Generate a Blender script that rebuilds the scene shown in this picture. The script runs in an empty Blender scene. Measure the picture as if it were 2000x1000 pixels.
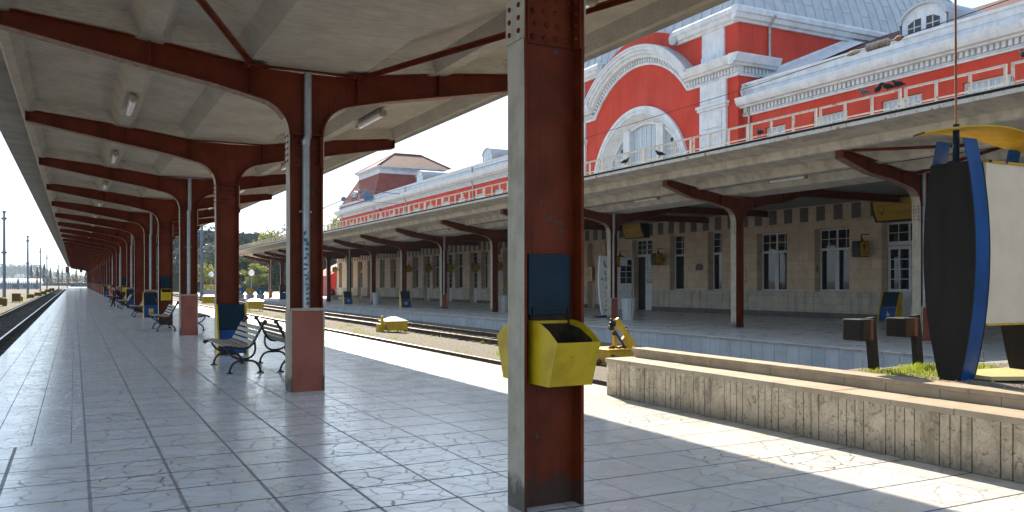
import bpy, bmesh, math, random
from mathutils import Vector, noise
R = random.Random(7)
rad = math.radians
scene = bpy.context.scene
COL = scene.collection

# ---------------------------------------------------------------- camera, sky, sun, exposure
CAM_H = 1.6
YAW = 27.36
cam_data = bpy.data.cameras.new('camera')
cam = bpy.data.objects.new('camera', cam_data)
COL.objects.link(cam)
cam.location = (0, 0, CAM_H)
cam.rotation_euler = (rad(90), 0, rad(-YAW))
cam_data.sensor_width = 36
cam_data.lens = 1650 / 2000 * 36
cam_data.shift_y = 0.0245
cam_data.clip_start = 0.05
cam_data.clip_end = 6000
scene.camera = cam

SUN_DIR = Vector((0.41, 1.58, 1.0)).normalized()          # towards the sun
ELEV = math.asin(SUN_DIR.z)
AZ = math.atan2(SUN_DIR.x, SUN_DIR.y)                      # from +Y towards +X
world = bpy.data.worlds.new('World')
scene.world = world
world.use_nodes = True
wn = world.node_tree
bg = wn.nodes['Background']
sky = wn.nodes.new('ShaderNodeTexSky')
sky.sky_type = 'NISHITA'
sky.sun_disc = False
sky.sun_elevation = ELEV
sky.sun_rotation = AZ
sky.altitude = 30
sky.air_density = 1.0
sky.dust_density = 0.8
sky.ozone_density = 1.0
# sky brightness compressed to fill the shade: a gamma below 1 lifts the zenith towards the bright horizon
sky_gamma = wn.nodes.new('ShaderNodeGamma'); sky_gamma.inputs[1].default_value = 0.34
tint = wn.nodes.new('ShaderNodeMix'); tint.data_type = 'RGBA'; tint.blend_type = 'MULTIPLY'; tint.inputs[0].default_value = 1.0
tint.inputs[7].default_value = (0.80, 0.93, 1.07, 1)
wn.links.new(sky.outputs[0], sky_gamma.inputs[0]); wn.links.new(sky_gamma.outputs[0], tint.inputs[6]); wn.links.new(tint.outputs[2], bg.inputs[0])
bg.inputs[1].default_value = 0.15
sun_data = bpy.data.lights.new('sun', 'SUN')
sun = bpy.data.objects.new('sun', sun_data)
COL.objects.link(sun)
sun_data.energy = 2.5
sun_data.angle = rad(0.5)
sun_data.color = (1.0, 0.87, 0.69)
sun.rotation_euler = SUN_DIR.to_track_quat('Z', 'Y').to_euler()
sun.location = (0, 0, 50)
scene.view_settings.view_transform = 'Standard'
scene.view_settings.look = 'None'
scene.view_settings.exposure = 2.32
scene.view_settings.gamma = 1
scene.render.film_transparent = False
scene.render.engine = 'CYCLES'
scene.cycles.use_denoising = True
scene.cycles.max_bounces = 8
scene.cycles.diffuse_bounces = 5
scene.cycles.glossy_bounces = 4
scene.cycles.transparent_max_bounces = 6
scene.cycles.sample_clamp_indirect = 6

# ---------------------------------------------------------------- materials
class NT:
    """small helper round a node tree"""
    def __init__(s, m):
        s.m = m; s.t = m.node_tree; s.n = s.t.nodes; s.l = s.t.links
        s.b = s.n['Principled BSDF']
    def new(s, kind, **kw):
        n = s.n.new(kind)
        for k, v in kw.items(): setattr(n, k, v)
        return n
    def link(s, a, b): s.l.new(a, b)
    def val(s, x, sock):
        if isinstance(x, (int, float)): sock.default_value = x
        else: s.link(x, sock)
    def math(s, op, a, b=0.0, c=0.0, clamp=False):
        n = s.new('ShaderNodeMath', operation=op); n.use_clamp = clamp
        s.val(a, n.inputs[0]); s.val(b, n.inputs[1])
        if len(n.inputs) > 2: s.val(c, n.inputs[2])
        return n.outputs[0]
    def mix(s, f, a, b, mode='MIX'):
        n = s.new('ShaderNodeMix', data_type='RGBA', blend_type=mode)
        s.val(f, n.inputs[0])
        for x, k in ((a, 6), (b, 7)):
            if isinstance(x, tuple): n.inputs[k].default_value = (x[0], x[1], x[2], 1)
            else: s.link(x, n.inputs[k])
        return n.outputs[2]
    def ramp(s, f, a, b):
        """smooth step of f from a to b, 0..1"""
        n = s.new('ShaderNodeMapRange'); n.interpolation_type = 'SMOOTHSTEP'
        s.val(f, n.inputs[0]); n.inputs[1].default_value = a; n.inputs[2].default_value = b
        n.inputs[3].default_value = 0; n.inputs[4].default_value = 1
        return n.outputs[0]
    def maprange(s, f, a, b, c, d):
        n = s.new('ShaderNodeMapRange')
        s.val(f, n.inputs[0])
        for i, v in enumerate((a, b, c, d)): n.inputs[i + 1].default_value = v
        return n.outputs[0]
    def coord(s, kind='Object'):
        return s.new('ShaderNodeTexCoord').outputs[kind]
    def pos(s):
        return s.new('ShaderNodeNewGeometry').outputs['Position']
    def mapping(s, vec, scale=(1, 1, 1), loc=(0, 0, 0)):
        n = s.new('ShaderNodeMapping'); s.link(vec, n.inputs[0])
        n.inputs['Scale'].default_value = scale; n.inputs['Location'].default_value = loc
        return n.outputs[0]
    def noise(s, vec, scale=5, detail=4, rough=0.6, dist=0.0):
        n = s.new('ShaderNodeTexNoise'); s.link(vec, n.inputs['Vector'])
        n.inputs['Scale'].default_value = scale; n.inputs['Detail'].default_value = detail
        n.inputs['Roughness'].default_value = rough; n.inputs['Distortion'].default_value = dist
        return n.outputs['Fac']
    def bump(s, h, strength=0.3, dist=0.01):
        n = s.new('ShaderNodeBump'); n.inputs['Strength'].default_value = strength
        n.inputs['Distance'].default_value = dist
        s.link(h, n.inputs['Height']); s.link(n.outputs[0], s.b.inputs['Normal'])
    def sep(s, vec):
        n = s.new('ShaderNodeSeparateXYZ'); s.link(vec, n.inputs[0]); return n.outputs
    def comb(s, x, y, z=0.0):
        n = s.new('ShaderNodeCombineXYZ')
        for i, v in enumerate((x, y, z)): s.val(v, n.inputs[i])
        return n.outputs[0]

def newmat(name):
    m = bpy.data.materials.new(name); m.use_nodes = True
    return NT(m)

def paint(name, c, c2=None, rough=0.5, scale=6, lo=0.35, hi=0.7, bump=0.08, bscale=60, metallic=0.0, stretch=(1, 1, 1), chip=None, chip_lo=0.66, chip_scale=9, spec=0.4, vec='Object', foot=False, streak=0.0):
    """a surface whose colour drifts between two tones, with fine bumps and optional chips of a third colour"""
    t = newmat(name)
    oi = t.new('ShaderNodeObjectInfo').outputs['Random']
    va = t.new('ShaderNodeVectorMath', operation='ADD'); t.link(t.coord(vec), va.inputs[0]); t.link(t.comb(t.math('MULTIPLY', oi, 31.0), t.math('MULTIPLY', oi, 17.0), 0.0), va.inputs[1])
    v = t.mapping(va.outputs[0], stretch)
    n1 = t.noise(v, scale, 5, 0.62)
    c2 = c2 or tuple(x * 0.78 for x in c)
    col = t.mix(t.ramp(n1, lo, hi), c, c2)
    if chip:
        n2 = t.noise(v, chip_scale, 6, 0.7, 0.4)
        k = t.ramp(n2, chip_lo, chip_lo + 0.03)
        col = t.mix(k, col, chip)
    if streak:
        s1 = t.noise(t.mapping(t.coord('Object'), (5, 5, 0.35)), 2.0, 5, 0.7)
        col = t.mix(t.math('MULTIPLY', t.ramp(s1, 0.50, 0.70), streak), col, tuple(x * 0.55 for x in c2))
        s2 = t.noise(t.coord('Object'), 0.35, 4, 0.6)
        col = t.mix(t.math('MULTIPLY', t.ramp(s2, 0.50, 0.60), streak * 0.7), col, tuple(min(1, x * 0.82 + 0.03) for x in c))
    if foot:
        z = t.sep(t.coord('Object'))[2]
        st_ = t.noise(t.mapping(t.coord('Object'), (14, 14, 0.7)), 2.0, 4, 0.65)
        col = t.mix(t.math('MULTIPLY', t.ramp(st_, 0.52, 0.72), 0.5), col, tuple(x * 0.42 for x in c2))
        k = t.math('SUBTRACT', 1.0, t.ramp(t.math('SUBTRACT', z, t.math('MULTIPLY', t.math('SUBTRACT', t.noise(t.coord('Object'), 7, 4), 0.3), 0.5)), 0.0, 0.16))
        col = t.mix(t.math('MULTIPLY', k, 0.8), col, (0.045, 0.034, 0.026))
    t.link(col, t.b.inputs['Base Color'])
    n3 = t.noise(v, bscale, 3, 0.6)
    t.link(t.maprange(n1, 0.2, 0.8, max(0.03, rough - 0.12), min(1, rough + 0.12)), t.b.inputs['Roughness'])
    t.b.inputs['Metallic'].default_value = metallic
    t.b.inputs['Specular IOR Level'].default_value = spec
    if bump: t.bump(n3, bump, 0.01)
    return t.m

M = {}
M['red_steel'] = paint('red_steel', (0.155, 0.025, 0.005), (0.095, 0.016, 0.004), 0.55, 3, spec=0.22, foot=True, chip=(0.05, 0.022, 0.016), chip_lo=0.655, chip_scale=6)
M['red_beam'] = paint('red_beam', (0.16, 0.025, 0.005), (0.10, 0.016, 0.004), 0.55, 2.5, spec=0.22, foot=True, chip=(0.05, 0.065, 0.07), chip_lo=0.64, chip_scale=4)
M['flange_paint'] = paint('flange_paint', (0.42, 0.36, 0.27), (0.33, 0.28, 0.205), 0.6, 5, foot=True, chip=(0.10, 0.06, 0.04), chip_lo=0.69, chip_scale=14, bump=0.15)
M['worn_flange'] = paint('worn_flange', (0.27, 0.185, 0.135), (0.18, 0.085, 0.06), 0.75, 12, chip=(0.14, 0.03, 0.02), chip_lo=0.6, chip_scale=18, bump=0.2)
M['clad_red'] = paint('clad_red', (0.30, 0.085, 0.055), (0.235, 0.062, 0.042), 0.45, 4, chip=(0.15, 0.04, 0.03), chip_lo=0.70, stretch=(1, 1, 0.5))
M['zinc'] = paint('zinc', (0.42, 0.43, 0.44), (0.33, 0.34, 0.35), 0.42, 8, metallic=0.55, bump=0.03)
M['rust_rod'] = paint('rust_rod', (0.22, 0.08, 0.04), (0.30, 0.16, 0.10), 0.7, 20)
M['rust_rail'] = paint('rust_rail', (0.075, 0.045, 0.030), (0.05, 0.032, 0.024), 0.75, 12)
M['rail_head'] = paint('rail_head', (0.42, 0.41, 0.40), (0.30, 0.28, 0.27), 0.28, 4, metallic=0.9, bump=0)
M['black_iron'] = paint('black_iron', (0.022, 0.018, 0.016), (0.035, 0.026, 0.022), 0.45, 15, bump=0.2)
M['dark_board'] = paint('dark_board', (0.011, 0.0105, 0.010), (0.021, 0.019, 0.018), 0.65, 3, spec=0.2, stretch=(2, 2, 0.35), bump=0.1, bscale=30)
M['blue_paint'] = paint('blue_paint', (0.003, 0.065, 0.235), (0.003, 0.045, 0.16), 0.45, 3, bump=0.03, spec=0.25)
M['blue_dark'] = paint('blue_dark', (0.005, 0.026, 0.045), (0.004, 0.019, 0.034), 0.5, 4, bump=0.04, spec=0.2)
M['yellow_paint'] = paint('yellow_paint', (0.58, 0.37, 0.01), (0.44, 0.27, 0.008), 0.42, 5, bump=0.05, chip=(0.16, 0.10, 0.02), chip_lo=0.72, chip_scale=12)
M['yellow_bin'] = paint('yellow_bin', (0.60, 0.40, 0.008), (0.46, 0.29, 0.006), 0.45, 5, bump=0.04, chip=(0.14, 0.09, 0.02), chip_lo=0.70, chip_scale=13)
M['soot'] = paint('soot', (0.018, 0.014, 0.011), (0.06, 0.035, 0.012), 0.95, 14, bump=0.4)
M['pale_yellow'] = paint('pale_yellow', (0.52, 0.44, 0.20), (0.46, 0.37, 0.15), 0.6, 6)
M['cream_board'] = paint('cream_board', (0.72, 0.61, 0.47), (0.66, 0.56, 0.43), 0.55, 4, bump=0.04)
M['white_frame'] = paint('white_frame', (0.62, 0.63, 0.64), (0.52, 0.53, 0.54), 0.4, 5, bump=0.03)
M['white_trim'] = paint('white_trim', (0.66, 0.69, 0.73), (0.52, 0.55, 0.60), 0.7, 2.0, streak=0.32, bump=0.15, bscale=30, chip=(0.40, 0.41, 0.42), chip_lo=0.70, chip_scale=3.5)
M['lead'] = paint('lead', (0.44, 0.47, 0.50), (0.35, 0.38, 0.41), 0.5, 1.6, bump=0.1, metallic=0.15)
M['facade_red'] = paint('facade_red', (0.55, 0.043, 0.019), (0.45, 0.034, 0.015), 0.8, 1.0, streak=0.45, bump=0.1, bscale=20, stretch=(1, 1, 0.6))
M['rail_white'] = paint('rail_white', (0.58, 0.54, 0.47), (0.50, 0.43, 0.36), 0.6, 6, chip=(0.34, 0.14, 0.05), chip_lo=0.58, chip_scale=7)
M['lamp_glass'] = paint('lamp_glass', (0.72, 0.70, 0.66), (0.62, 0.60, 0.56), 0.18, 5, bump=0)
M['lamp_body'] = paint('lamp_body', (0.38, 0.33, 0.27), (0.24, 0.18, 0.13), 0.5, 14)
M['sign_black'] = paint('sign_black', (0.014, 0.013, 0.013), (0.02, 0.02, 0.02), 0.4, 6, bump=0)
M['sign_yellow'] = paint('sign_yellow', (0.50, 0.30, 0.015), (0.44, 0.26, 0.012), 0.4, 4, bump=0)
M['sign_brown'] = paint('sign_brown', (0.14, 0.03, 0.02), (0.10, 0.02, 0.02), 0.5, 6, bump=0)
M['sign_blue'] = paint('sign_blue', (0.01, 0.10, 0.30), (0.01, 0.09, 0.26), 0.5, 6, bump=0)
M['sign_white'] = paint('sign_white', (0.66, 0.65, 0.62), (0.60, 0.59, 0.56), 0.5, 4, bump=0)
M['brass'] = paint('brass', (0.62, 0.42, 0.18), (0.54, 0.36, 0.15), 0.45, 6)
M['wire_dark'] = paint('wire_dark', (0.02, 0.02, 0.02), (0.03, 0.03, 0.03), 0.95, 8, bump=0, spec=0.05)
M['shaded_yellow'] = paint('shaded_yellow', (0.17, 0.105, 0.015), (0.10, 0.065, 0.02), 0.7, 5, spec=0.2)  # yellow of the backlit boxes, their shaded sides put into a darker colour
M['teal_spray'] = paint('teal_spray', (0.01, 0.17, 0.24), (0.01, 0.13, 0.20), 0.6, 20, bump=0)
M['glaze_ref'] = None
M['stone_vase'] = paint('stone_vase', (0.50, 0.51, 0.52), (0.42, 0.43, 0.44), 0.7, 6, bump=0.2)
M['bulb_white'] = paint('bulb_white', (0.82, 0.82, 0.80), (0.78, 0.78, 0.76), 0.2, 3, bump=0)
M['galv'] = paint('galv', (0.20, 0.24, 0.29), (0.16, 0.19, 0.23), 0.6, 4)
M['bag_rust'] = paint('bag_rust', (0.16, 0.05, 0.03), (0.10, 0.04, 0.03), 0.8, 20)
M['rubber_grey'] = paint('rubber_grey', (0.22, 0.23, 0.25), (0.18, 0.19, 0.21), 0.5, 20)

def m_glass():
    t = newmat('window_glass')
    t.b.inputs['Base Color'].default_value = (0.012, 0.014, 0.016, 1)
    t.b.inputs['Roughness'].default_value = 0.03
    t.b.inputs['Specular IOR Level'].default_value = 0.55
    n = t.noise(t.coord(), 0.7, 2, 0.5)
    t.bump(n, 0.06, 0.02)
    return t.m
M['glass'] = m_glass()
def m_curtain():
    t = newmat('curtained_glass')
    s = t.sep(t.coord())
    w = t.math('SINE', t.math('MULTIPLY', s[1], 26.0))
    col = t.mix(t.ramp(w, -1, 1), (0.34, 0.42, 0.50), (0.46, 0.54, 0.62))
    t.link(col, t.b.inputs['Base Color'])
    t.b.inputs['Roughness'].default_value = 0.12
    return t.m
M['curtain_glass'] = m_curtain()

def m_floor():
    t = newmat('marble_paving')
    P = t.pos(); s = t.sep(P); x, y = s[0], s[1]
    tx = t.math('DIVIDE', t.math('SUBTRACT', x, 0.10), 0.605)
    ty = t.math('DIVIDE', t.math('SUBTRACT', y, 9.42), 0.615)
    fx = t.math('FRACT', tx); fy = t.math('FRACT', ty)
    dx = t.math('MULTIPLY', t.math('MINIMUM', fx, t.math('SUBTRACT', 1.0, fx)), 0.605)
    dy = t.math('MULTIPLY', t.math('MINIMUM', fy, t.math('SUBTRACT', 1.0, fy)), 0.615)
    wob = t.math('MULTIPLY', t.math('SUBTRACT', t.noise(P, 14, 3), 0.5), 0.010)
    # the strips of mortar along the platform are wide on the left, thin on the right
    wide = t.maprange(x, 1.6, 2.8, 0.012, 0.005)
    jx = t.math('SUBTRACT', 1.0, t.ramp(t.math('SUBTRACT', t.math('ADD', dx, wob), wide), -0.001, 0.005))
    jy = t.math('SUBTRACT', 1.0, t.ramp(t.math('ADD', dy, wob), 0.0085, 0.0145))
    idv = t.comb(t.math('FLOOR', tx), t.math('FLOOR', ty), 3.0)
    wnz = t.new('ShaderNodeTexWhiteNoise', noise_dimensions='3D'); t.link(idv, wnz.inputs['Vector'])
    rs = t.sep(wnz.outputs['Color'])
    # broken marble inside every tile
    vv = t.comb(t.math('ADD', t.math('MULTIPLY', x, 1.0), t.math('MULTIPLY', rs[0], 40)),
                t.math('ADD', t.math('MULTIPLY', y, 1.15), t.math('MULTIPLY', rs[1], 40)))
    dist = t.new('ShaderNodeTexNoise'); t.link(vv, dist.inputs['Vector']); dist.inputs['Scale'].default_value = 5; dist.inputs['Detail'].default_value = 2
    vm = t.new('ShaderNodeVectorMath', operation='MULTIPLY_ADD'); t.link(dist.outputs['Color'], vm.inputs[0]); vm.inputs[1].default_value = (0.10, 0.10, 0); t.link(vv, vm.inputs[2])
    ve = t.new('ShaderNodeTexVoronoi', feature='DISTANCE_TO_EDGE', voronoi_dimensions='2D'); t.link(vm.outputs[0], ve.inputs['Vector']); ve.inputs['Scale'].default_value = 4.7
    vc = t.new('ShaderNodeTexVoronoi', feature='F1', voronoi_dimensions='2D'); t.link(vm.outputs[0], vc.inputs['Vector']); vc.inputs['Scale'].default_value = 4.7
    pw = t.math('MULTIPLY', t.ramp(t.noise(P, 8, 3), 0.35, 0.75), 0.07)
    crack = t.math('SUBTRACT', 1.0, t.ramp(t.math('SUBTRACT', ve.outputs['Distance'], pw), -0.01, 0.045))
    cs = t.sep(vc.outputs['Color'])
    n1 = t.noise(t.mapping(P, (1, 1, 1)), 2.2, 5, 0.65)
    n2 = t.noise(P, 26, 4, 0.7)
    piece = t.mix(cs[0], (0.74, 0.76, 0.78), (0.84, 0.85, 0.86))
    piece = t.mix(t.math('MULTIPLY', t.ramp(cs[1], 0.55, 0.95), 0.55), piece, (0.76, 0.69, 0.60))
    piece = t.mix(t.math('MULTIPLY', t.ramp(n2, 0.45, 0.75), 0.30), piece, (0.58, 0.60, 0.63))
    grout = t.mix(t.ramp(rs[2], 0.55, 0.95), (0.34, 0.345, 0.35), (0.07, 0.074, 0.08))
    crack = t.math('MULTIPLY', crack, t.maprange(t.math('FRACT', t.math('MULTIPLY', rs[0], 7.3)), 0, 1, 0.40, 1.0))
    crack = t.math('MULTIPLY', crack, t.maprange(t.ramp(t.noise(P, 2.6, 3, 0.6), 0.32, 0.58), 0, 1, 0.72, 1.0))
    tile = t.mix(crack, piece, grout)
    tile = t.mix(t.math('MULTIPLY', t.ramp(n1, 0.48, 0.78), 0.35), tile, (0.54, 0.55, 0.56))
    # plain slabs on the far left edge
    lx = t.math('DIVIDE', t.math('SUBTRACT', x, -0.03), 0.345)
    ly = t.math('DIVIDE', t.math('SUBTRACT', y, 9.42), 0.50)
    fl = t.math('FRACT', lx); fm = t.math('FRACT', ly)
    dl = t.math('MULTIPLY', t.math('MINIMUM', fl, t.math('SUBTRACT', 1.0, fl)), 0.345)
    dm = t.math('MULTIPLY', t.math('MINIMUM', fm, t.math('SUBTRACT', 1.0, fm)), 0.50)
    js = t.math('SUBTRACT', 1.0, t.ramp(dl, 0.002, 0.006))
    jm = t.math('MULTIPLY', t.math('SUBTRACT', 1.0, t.ramp(dm, 0.001, 0.005)), 0.6)
    w2 = t.new('ShaderNodeTexWhiteNoise', noise_dimensions='3D'); t.link(t.comb(t.math('FLOOR', lx), t.math('FLOOR', ly), 9.0), w2.inputs['Vector'])
    slab = t.mix(t.maprange(w2.outputs['Value'], 0, 1, 0, 1), (0.70, 0.71, 0.73), (0.84, 0.85, 0.86))
    slab = t.mix(t.math('MULTIPLY', t.ramp(n1, 0.4, 0.7), 0.4), slab, (0.52, 0.53, 0.54))
    isl = t.math('MULTIPLY', t.math('LESS_THAN', x, 0.085), t.math('GREATER_THAN', y, 9.42))
    base = t.mix(isl, tile, slab)
    jj = t.math('MAXIMUM', jx, jy)
    js = t.math('MAXIMUM', js, jm)
    joint = t.math('ADD', t.math('MULTIPLY', jj, t.math('SUBTRACT', 1.0, isl)), t.math('MULTIPLY', js, isl), clamp=True)
    jc = t.mix(t.ramp(n2, 0.3, 0.7), (0.16, 0.165, 0.17), (0.32, 0.325, 0.33))
    jc = t.mix(t.math('MULTIPLY', jy, t.math('SUBTRACT', 1.0, isl)), jc, (0.07, 0.072, 0.076))
    jc = t.mix(isl, jc, (0.06, 0.062, 0.066))
    col = t.mix(joint, base, jc)
    # dark chips and scuffs
    chips = t.ramp(t.noise(t.mapping(P, (1.0, 2.4, 1)), 9, 5, 0.75), 0.665, 0.70)
    col = t.mix(t.math('MULTIPLY', chips, 0.75), col, (0.09, 0.09, 0.092))
    t.link(col, t.b.inputs['Base Color'])
    r = t.maprange(n1, 0.25, 0.75, 0.08, 0.22)
    r = t.math('ADD', r, t.math('MULTIPLY', t.math('MAXIMUM', joint, t.math('MULTIPLY', crack, 0.6)), 0.35))
    r = t.math('ADD', r, t.math('MULTIPLY', n2, 0.08))
    t.link(r, t.b.inputs['Roughness'])
    h = t.math('SUBTRACT', t.math('MULTIPLY', n1, 0.5), t.math('ADD', t.math('MULTIPLY', joint, 1.0), t.math('MULTIPLY', crack, 0.35)))
    h = t.math('ADD', h, t.math('MULTIPLY', n2, 0.15))
    t.b.inputs['Specular IOR Level'].default_value = 0.6
    t.bump(h, 0.16, 0.006)
    return t.m
M['marble'] = m_floor()

def m_far_floor():
    t = newmat('polished_paving')
    P = t.pos()
    br = t.new('ShaderNodeTexBrick'); t.link(P, br.inputs['Vector'])
    br.offset = 0; br.inputs['Scale'].default_value = 1.0
    br.inputs['Color1'].default_value = (0.70, 0.68, 0.65, 1); br.inputs['Color2'].default_value = (0.55, 0.54, 0.52, 1); br.inputs['Mortar'].default_value = (0.22, 0.22, 0.22, 1)
    br.inputs['Mortar Size'].default_value = 0.012; br.inputs['Brick Width'].default_value = 0.6; br.inputs['Row Height'].default_value = 0.6
    n = t.noise(P, 1.2, 5, 0.6)
    t.link(t.mix(t.math('MULTIPLY', n, 0.5), br.outputs['Color'], (0.36, 0.355, 0.345)), t.b.inputs['Base Color'])
    t.link(t.maprange(n, 0.3, 0.7, 0.22, 0.40), t.b.inputs['Roughness'])
    t.bump(n, 0.08, 0.01)
    return t.m
M['far_floor'] = m_far_floor()

def m_slabs(name, w, h, c1, c2, cm, rough=0.7, rot=None, off=0.5, ms=0.006, bumpy=0.2):
    """upright stone blocks on a face that runs along y"""
    t = newmat(name)
    s = t.sep(t.pos())
    v = t.comb(t.math('ADD', s[1], t.math('MULTIPLY', s[0], 1.0)), s[2])
    br = t.new('ShaderNodeTexBrick'); t.link(v, br.inputs['Vector']); br.offset = off
    br.inputs['Scale'].default_value = 1.0
    for k, c in (('Color1', c1), ('Color2', c2), ('Mortar', cm)): br.inputs[k].default_value = (*c, 1)
    br.inputs['Mortar Size'].default_value = ms; br.inputs['Brick Width'].default_value = w; br.inputs['Row Height'].default_value = h
    n = t.noise(t.pos(), 2.4, 6, 0.65)
    n2 = t.noise(t.mapping(t.pos(), (1, 1, 0.25)), 7, 4, 0.65)
    col = t.mix(t.math('MULTIPLY', t.ramp(n, 0.4, 0.75), 0.5), br.outputs['Color'], tuple(x * 0.62 for x in c2))
    col = t.mix(t.math('MULTIPLY', t.ramp(n2, 0.5, 0.8), 0.45), col, tuple(x * 0.55 for x in c1))
    t.link(col, t.b.inputs['Base Color'])
    t.b.inputs['Roughness'].default_value = rough
    t.bump(t.math('ADD', n, t.math('MULTIPLY', br.outputs['Fac'], -0.5)), bumpy, 0.01)
    return t.m
M['stone_wall'] = m_slabs('stone_wall', 0.62, 0.42, (0.66, 0.50, 0.345), (0.54, 0.41, 0.28), (0.30, 0.23, 0.17))
M['stone_dado'] = m_slabs('stone_dado', 0.52, 0.30, (0.56, 0.49, 0.39), (0.42, 0.375, 0.31), (0.26, 0.23, 0.19))
M['platform_face'] = m_slabs('platform_face', 0.42, 0.9, (0.50, 0.52, 0.54), (0.40, 0.42, 0.45), (0.16, 0.16, 0.17), off=0.0, ms=0.008)
M['dark_stone'] = paint('dark_stone', (0.105, 0.095, 0.085), (0.15, 0.13, 0.11), 0.8, 7, bump=0.3)
M['plinth_stone'] = paint('plinth_stone', (0.14, 0.135, 0.125), (0.10, 0.095, 0.09), 0.85, 4, bump=0.3)

def m_concrete(name, c, c2, board=True, rough=0.9):
    t = newmat(name)
    P = t.pos()
    n1 = t.noise(P, 1.3, 6, 0.65)
    n2 = t.noise(t.mapping(P, (3.0, 34, 34)) if board else P, 1.4 if board else 2.6, 5, 0.6)
    n3 = t.noise(P, 45, 3, 0.7)
    col = t.mix(t.ramp(n1, 0.3, 0.75), c, c2)
    col = t.mix(t.math('MULTIPLY', t.ramp(n2, 0.42, 0.70), 0.55), col, tuple(x * 0.55 for x in c2))
    pit = t.ramp(t.noise(t.mapping(P, (1, 2, 1)), 10, 6, 0.8), 0.66, 0.70)
    col = t.mix(t.math('MULTIPLY', pit, 0.6 if board else 0.25), col, tuple(x * 0.35 for x in c2))
    t.link(col, t.b.inputs['Base Color'])
    t.b.inputs['Roughness'].default_value = rough
    t.bump(t.math('ADD', t.math('ADD', n2, n3), t.math('MULTIPLY', pit, -1.0)), 0.35 if board else 0.12, 0.008)
    return t.m
M['concrete'] = m_concrete('board_concrete', (0.43, 0.375, 0.295), (0.32, 0.275, 0.21))
M['concrete_edge'] = m_concrete('dark_concrete', (0.30, 0.28, 0.24), (0.19, 0.18, 0.155))
M['concrete_pale'] = m_concrete('pale_concrete', (0.72, 0.645, 0.525), (0.61, 0.54, 0.43), board=False)
M['seat_stone'] = paint('seat_stone', (0.42, 0.345, 0.25), (0.33, 0.27, 0.195), 0.75, 3.5, bump=0.2, bscale=25, chip=(0.26, 0.19, 0.14), chip_lo=0.68, chip_scale=7)

def m_rough_stone():
    t = newmat('rock_faced_stone')
    P = t.pos()
    n1 = t.noise(P, 3.0, 7, 0.68, 0.6)
    n2 = t.noise(P, 13, 6, 0.7, 1.4)
    col = t.mix(t.ramp(n1, 0.32, 0.68), (0.74, 0.62, 0.46), (0.55, 0.44, 0.315))
    n3 = t.noise(t.mapping(P, (1, 1, 0.18)), 9, 5, 0.7)
    col = t.mix(t.math('MULTIPLY', t.ramp(n3, 0.50, 0.66), 0.55), col, (0.20, 0.155, 0.11))
    col = t.mix(t.math('MULTIPLY', t.ramp(n2, 0.55, 0.64), 0.7), col, (0.14, 0.105, 0.075))
    z = t.sep(P)[2]
    dirt = t.math('MULTIPLY', t.math('SUBTRACT', 1.0, t.ramp(t.math('ADD', z, t.math('MULTIPLY', n1, 0.25)), 0.10, 0.36)), 0.6)
    col = t.mix(dirt, col, (0.15, 0.125, 0.10))
    t.link(col, t.b.inputs['Base Color'])
    t.b.inputs['Roughness'].default_value = 0.9
    t.bump(t.math('ADD', n1, t.math('MULTIPLY', n2, 0.8)), 1.0, 0.045)
    return t.m
M['rock_stone'] = m_rough_stone()

def m_ground():
    t = newmat('gravel_ground')
    P = t.pos()
    n1 = t.noise(P, 0.55, 6, 0.65)
    n2 = t.noise(P, 9, 5, 0.75)
    vo = t.new('ShaderNodeTexVoronoi'); t.link(P, vo.inputs['Vector']); vo.inputs['Scale'].default_value = 26
    cs = t.sep(vo.outputs['Color'])
    col = t.mix(cs[0], (0.105, 0.093, 0.078), (0.18, 0.16, 0.137))
    col = t.mix(t.ramp(n2, 0.42, 0.72), col, (0.16, 0.135, 0.10))
    g = t.math('MULTIPLY', t.ramp(n1, 0.56, 0.66), t.ramp(n2, 0.42, 0.60))
    col = t.mix(t.math('MULTIPLY', g, 0.8), col, (0.10, 0.13, 0.03))
    # the two track beds take a darker colour
    s = t.sep(P)
    b1 = t.math('MULTIPLY', t.ramp(s[0], -4.5, -3.9), t.math('SUBTRACT', 1.0, t.ramp(s[0], -1.6, -1.2)))
    b2 = t.math('MULTIPLY', t.ramp(s[0], 11.3, 12.0), t.math('SUBTRACT', 1.0, t.ramp(s[0], 15.2, 15.8)))
    b = t.math('MAXIMUM', b1, b2)
    col = t.mix(t.math('MULTIPLY', b, 0.6), col, t.mix(cs[1], (0.06, 0.052, 0.045), (0.17, 0.15, 0.13)))
    t.link(col, t.b.inputs['Base Color'])
    t.b.inputs['Roughness'].default_value = 0.95
    t.bump(t.math('ADD', vo.outputs['Distance'], n2), 0.8, 0.03)
    return t.m
M['ground'] = m_ground()
M['sleeper'] = paint('sleeper', (0.075, 0.062, 0.052), (0.05, 0.042, 0.036), 0.9, 7, bump=0.4)
M['soil'] = paint('soil', (0.15, 0.12, 0.09), (0.24, 0.20, 0.15), 0.95, 12, bump=0.6, bscale=40)
M['pebble'] = paint('pebble', (0.32, 0.31, 0.29), (0.20, 0.19, 0.18), 0.85, 14, bump=0.3)

def m_wood():
    t = newmat('bench_wood')
    v = t.coord()
    n = t.noise(t.mapping(v, (18, 1.2, 18)), 2.2, 5, 0.65)
    col = t.mix(t.ramp(n, 0.3, 0.7), (0.36, 0.31, 0.25), (0.19, 0.155, 0.12))
    t.link(col, t.b.inputs['Base Color']); t.b.inputs['Roughness'].default_value = 0.55
    t.bump(n, 0.3, 0.004)
    return t.m
M['wood'] = m_wood()

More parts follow.
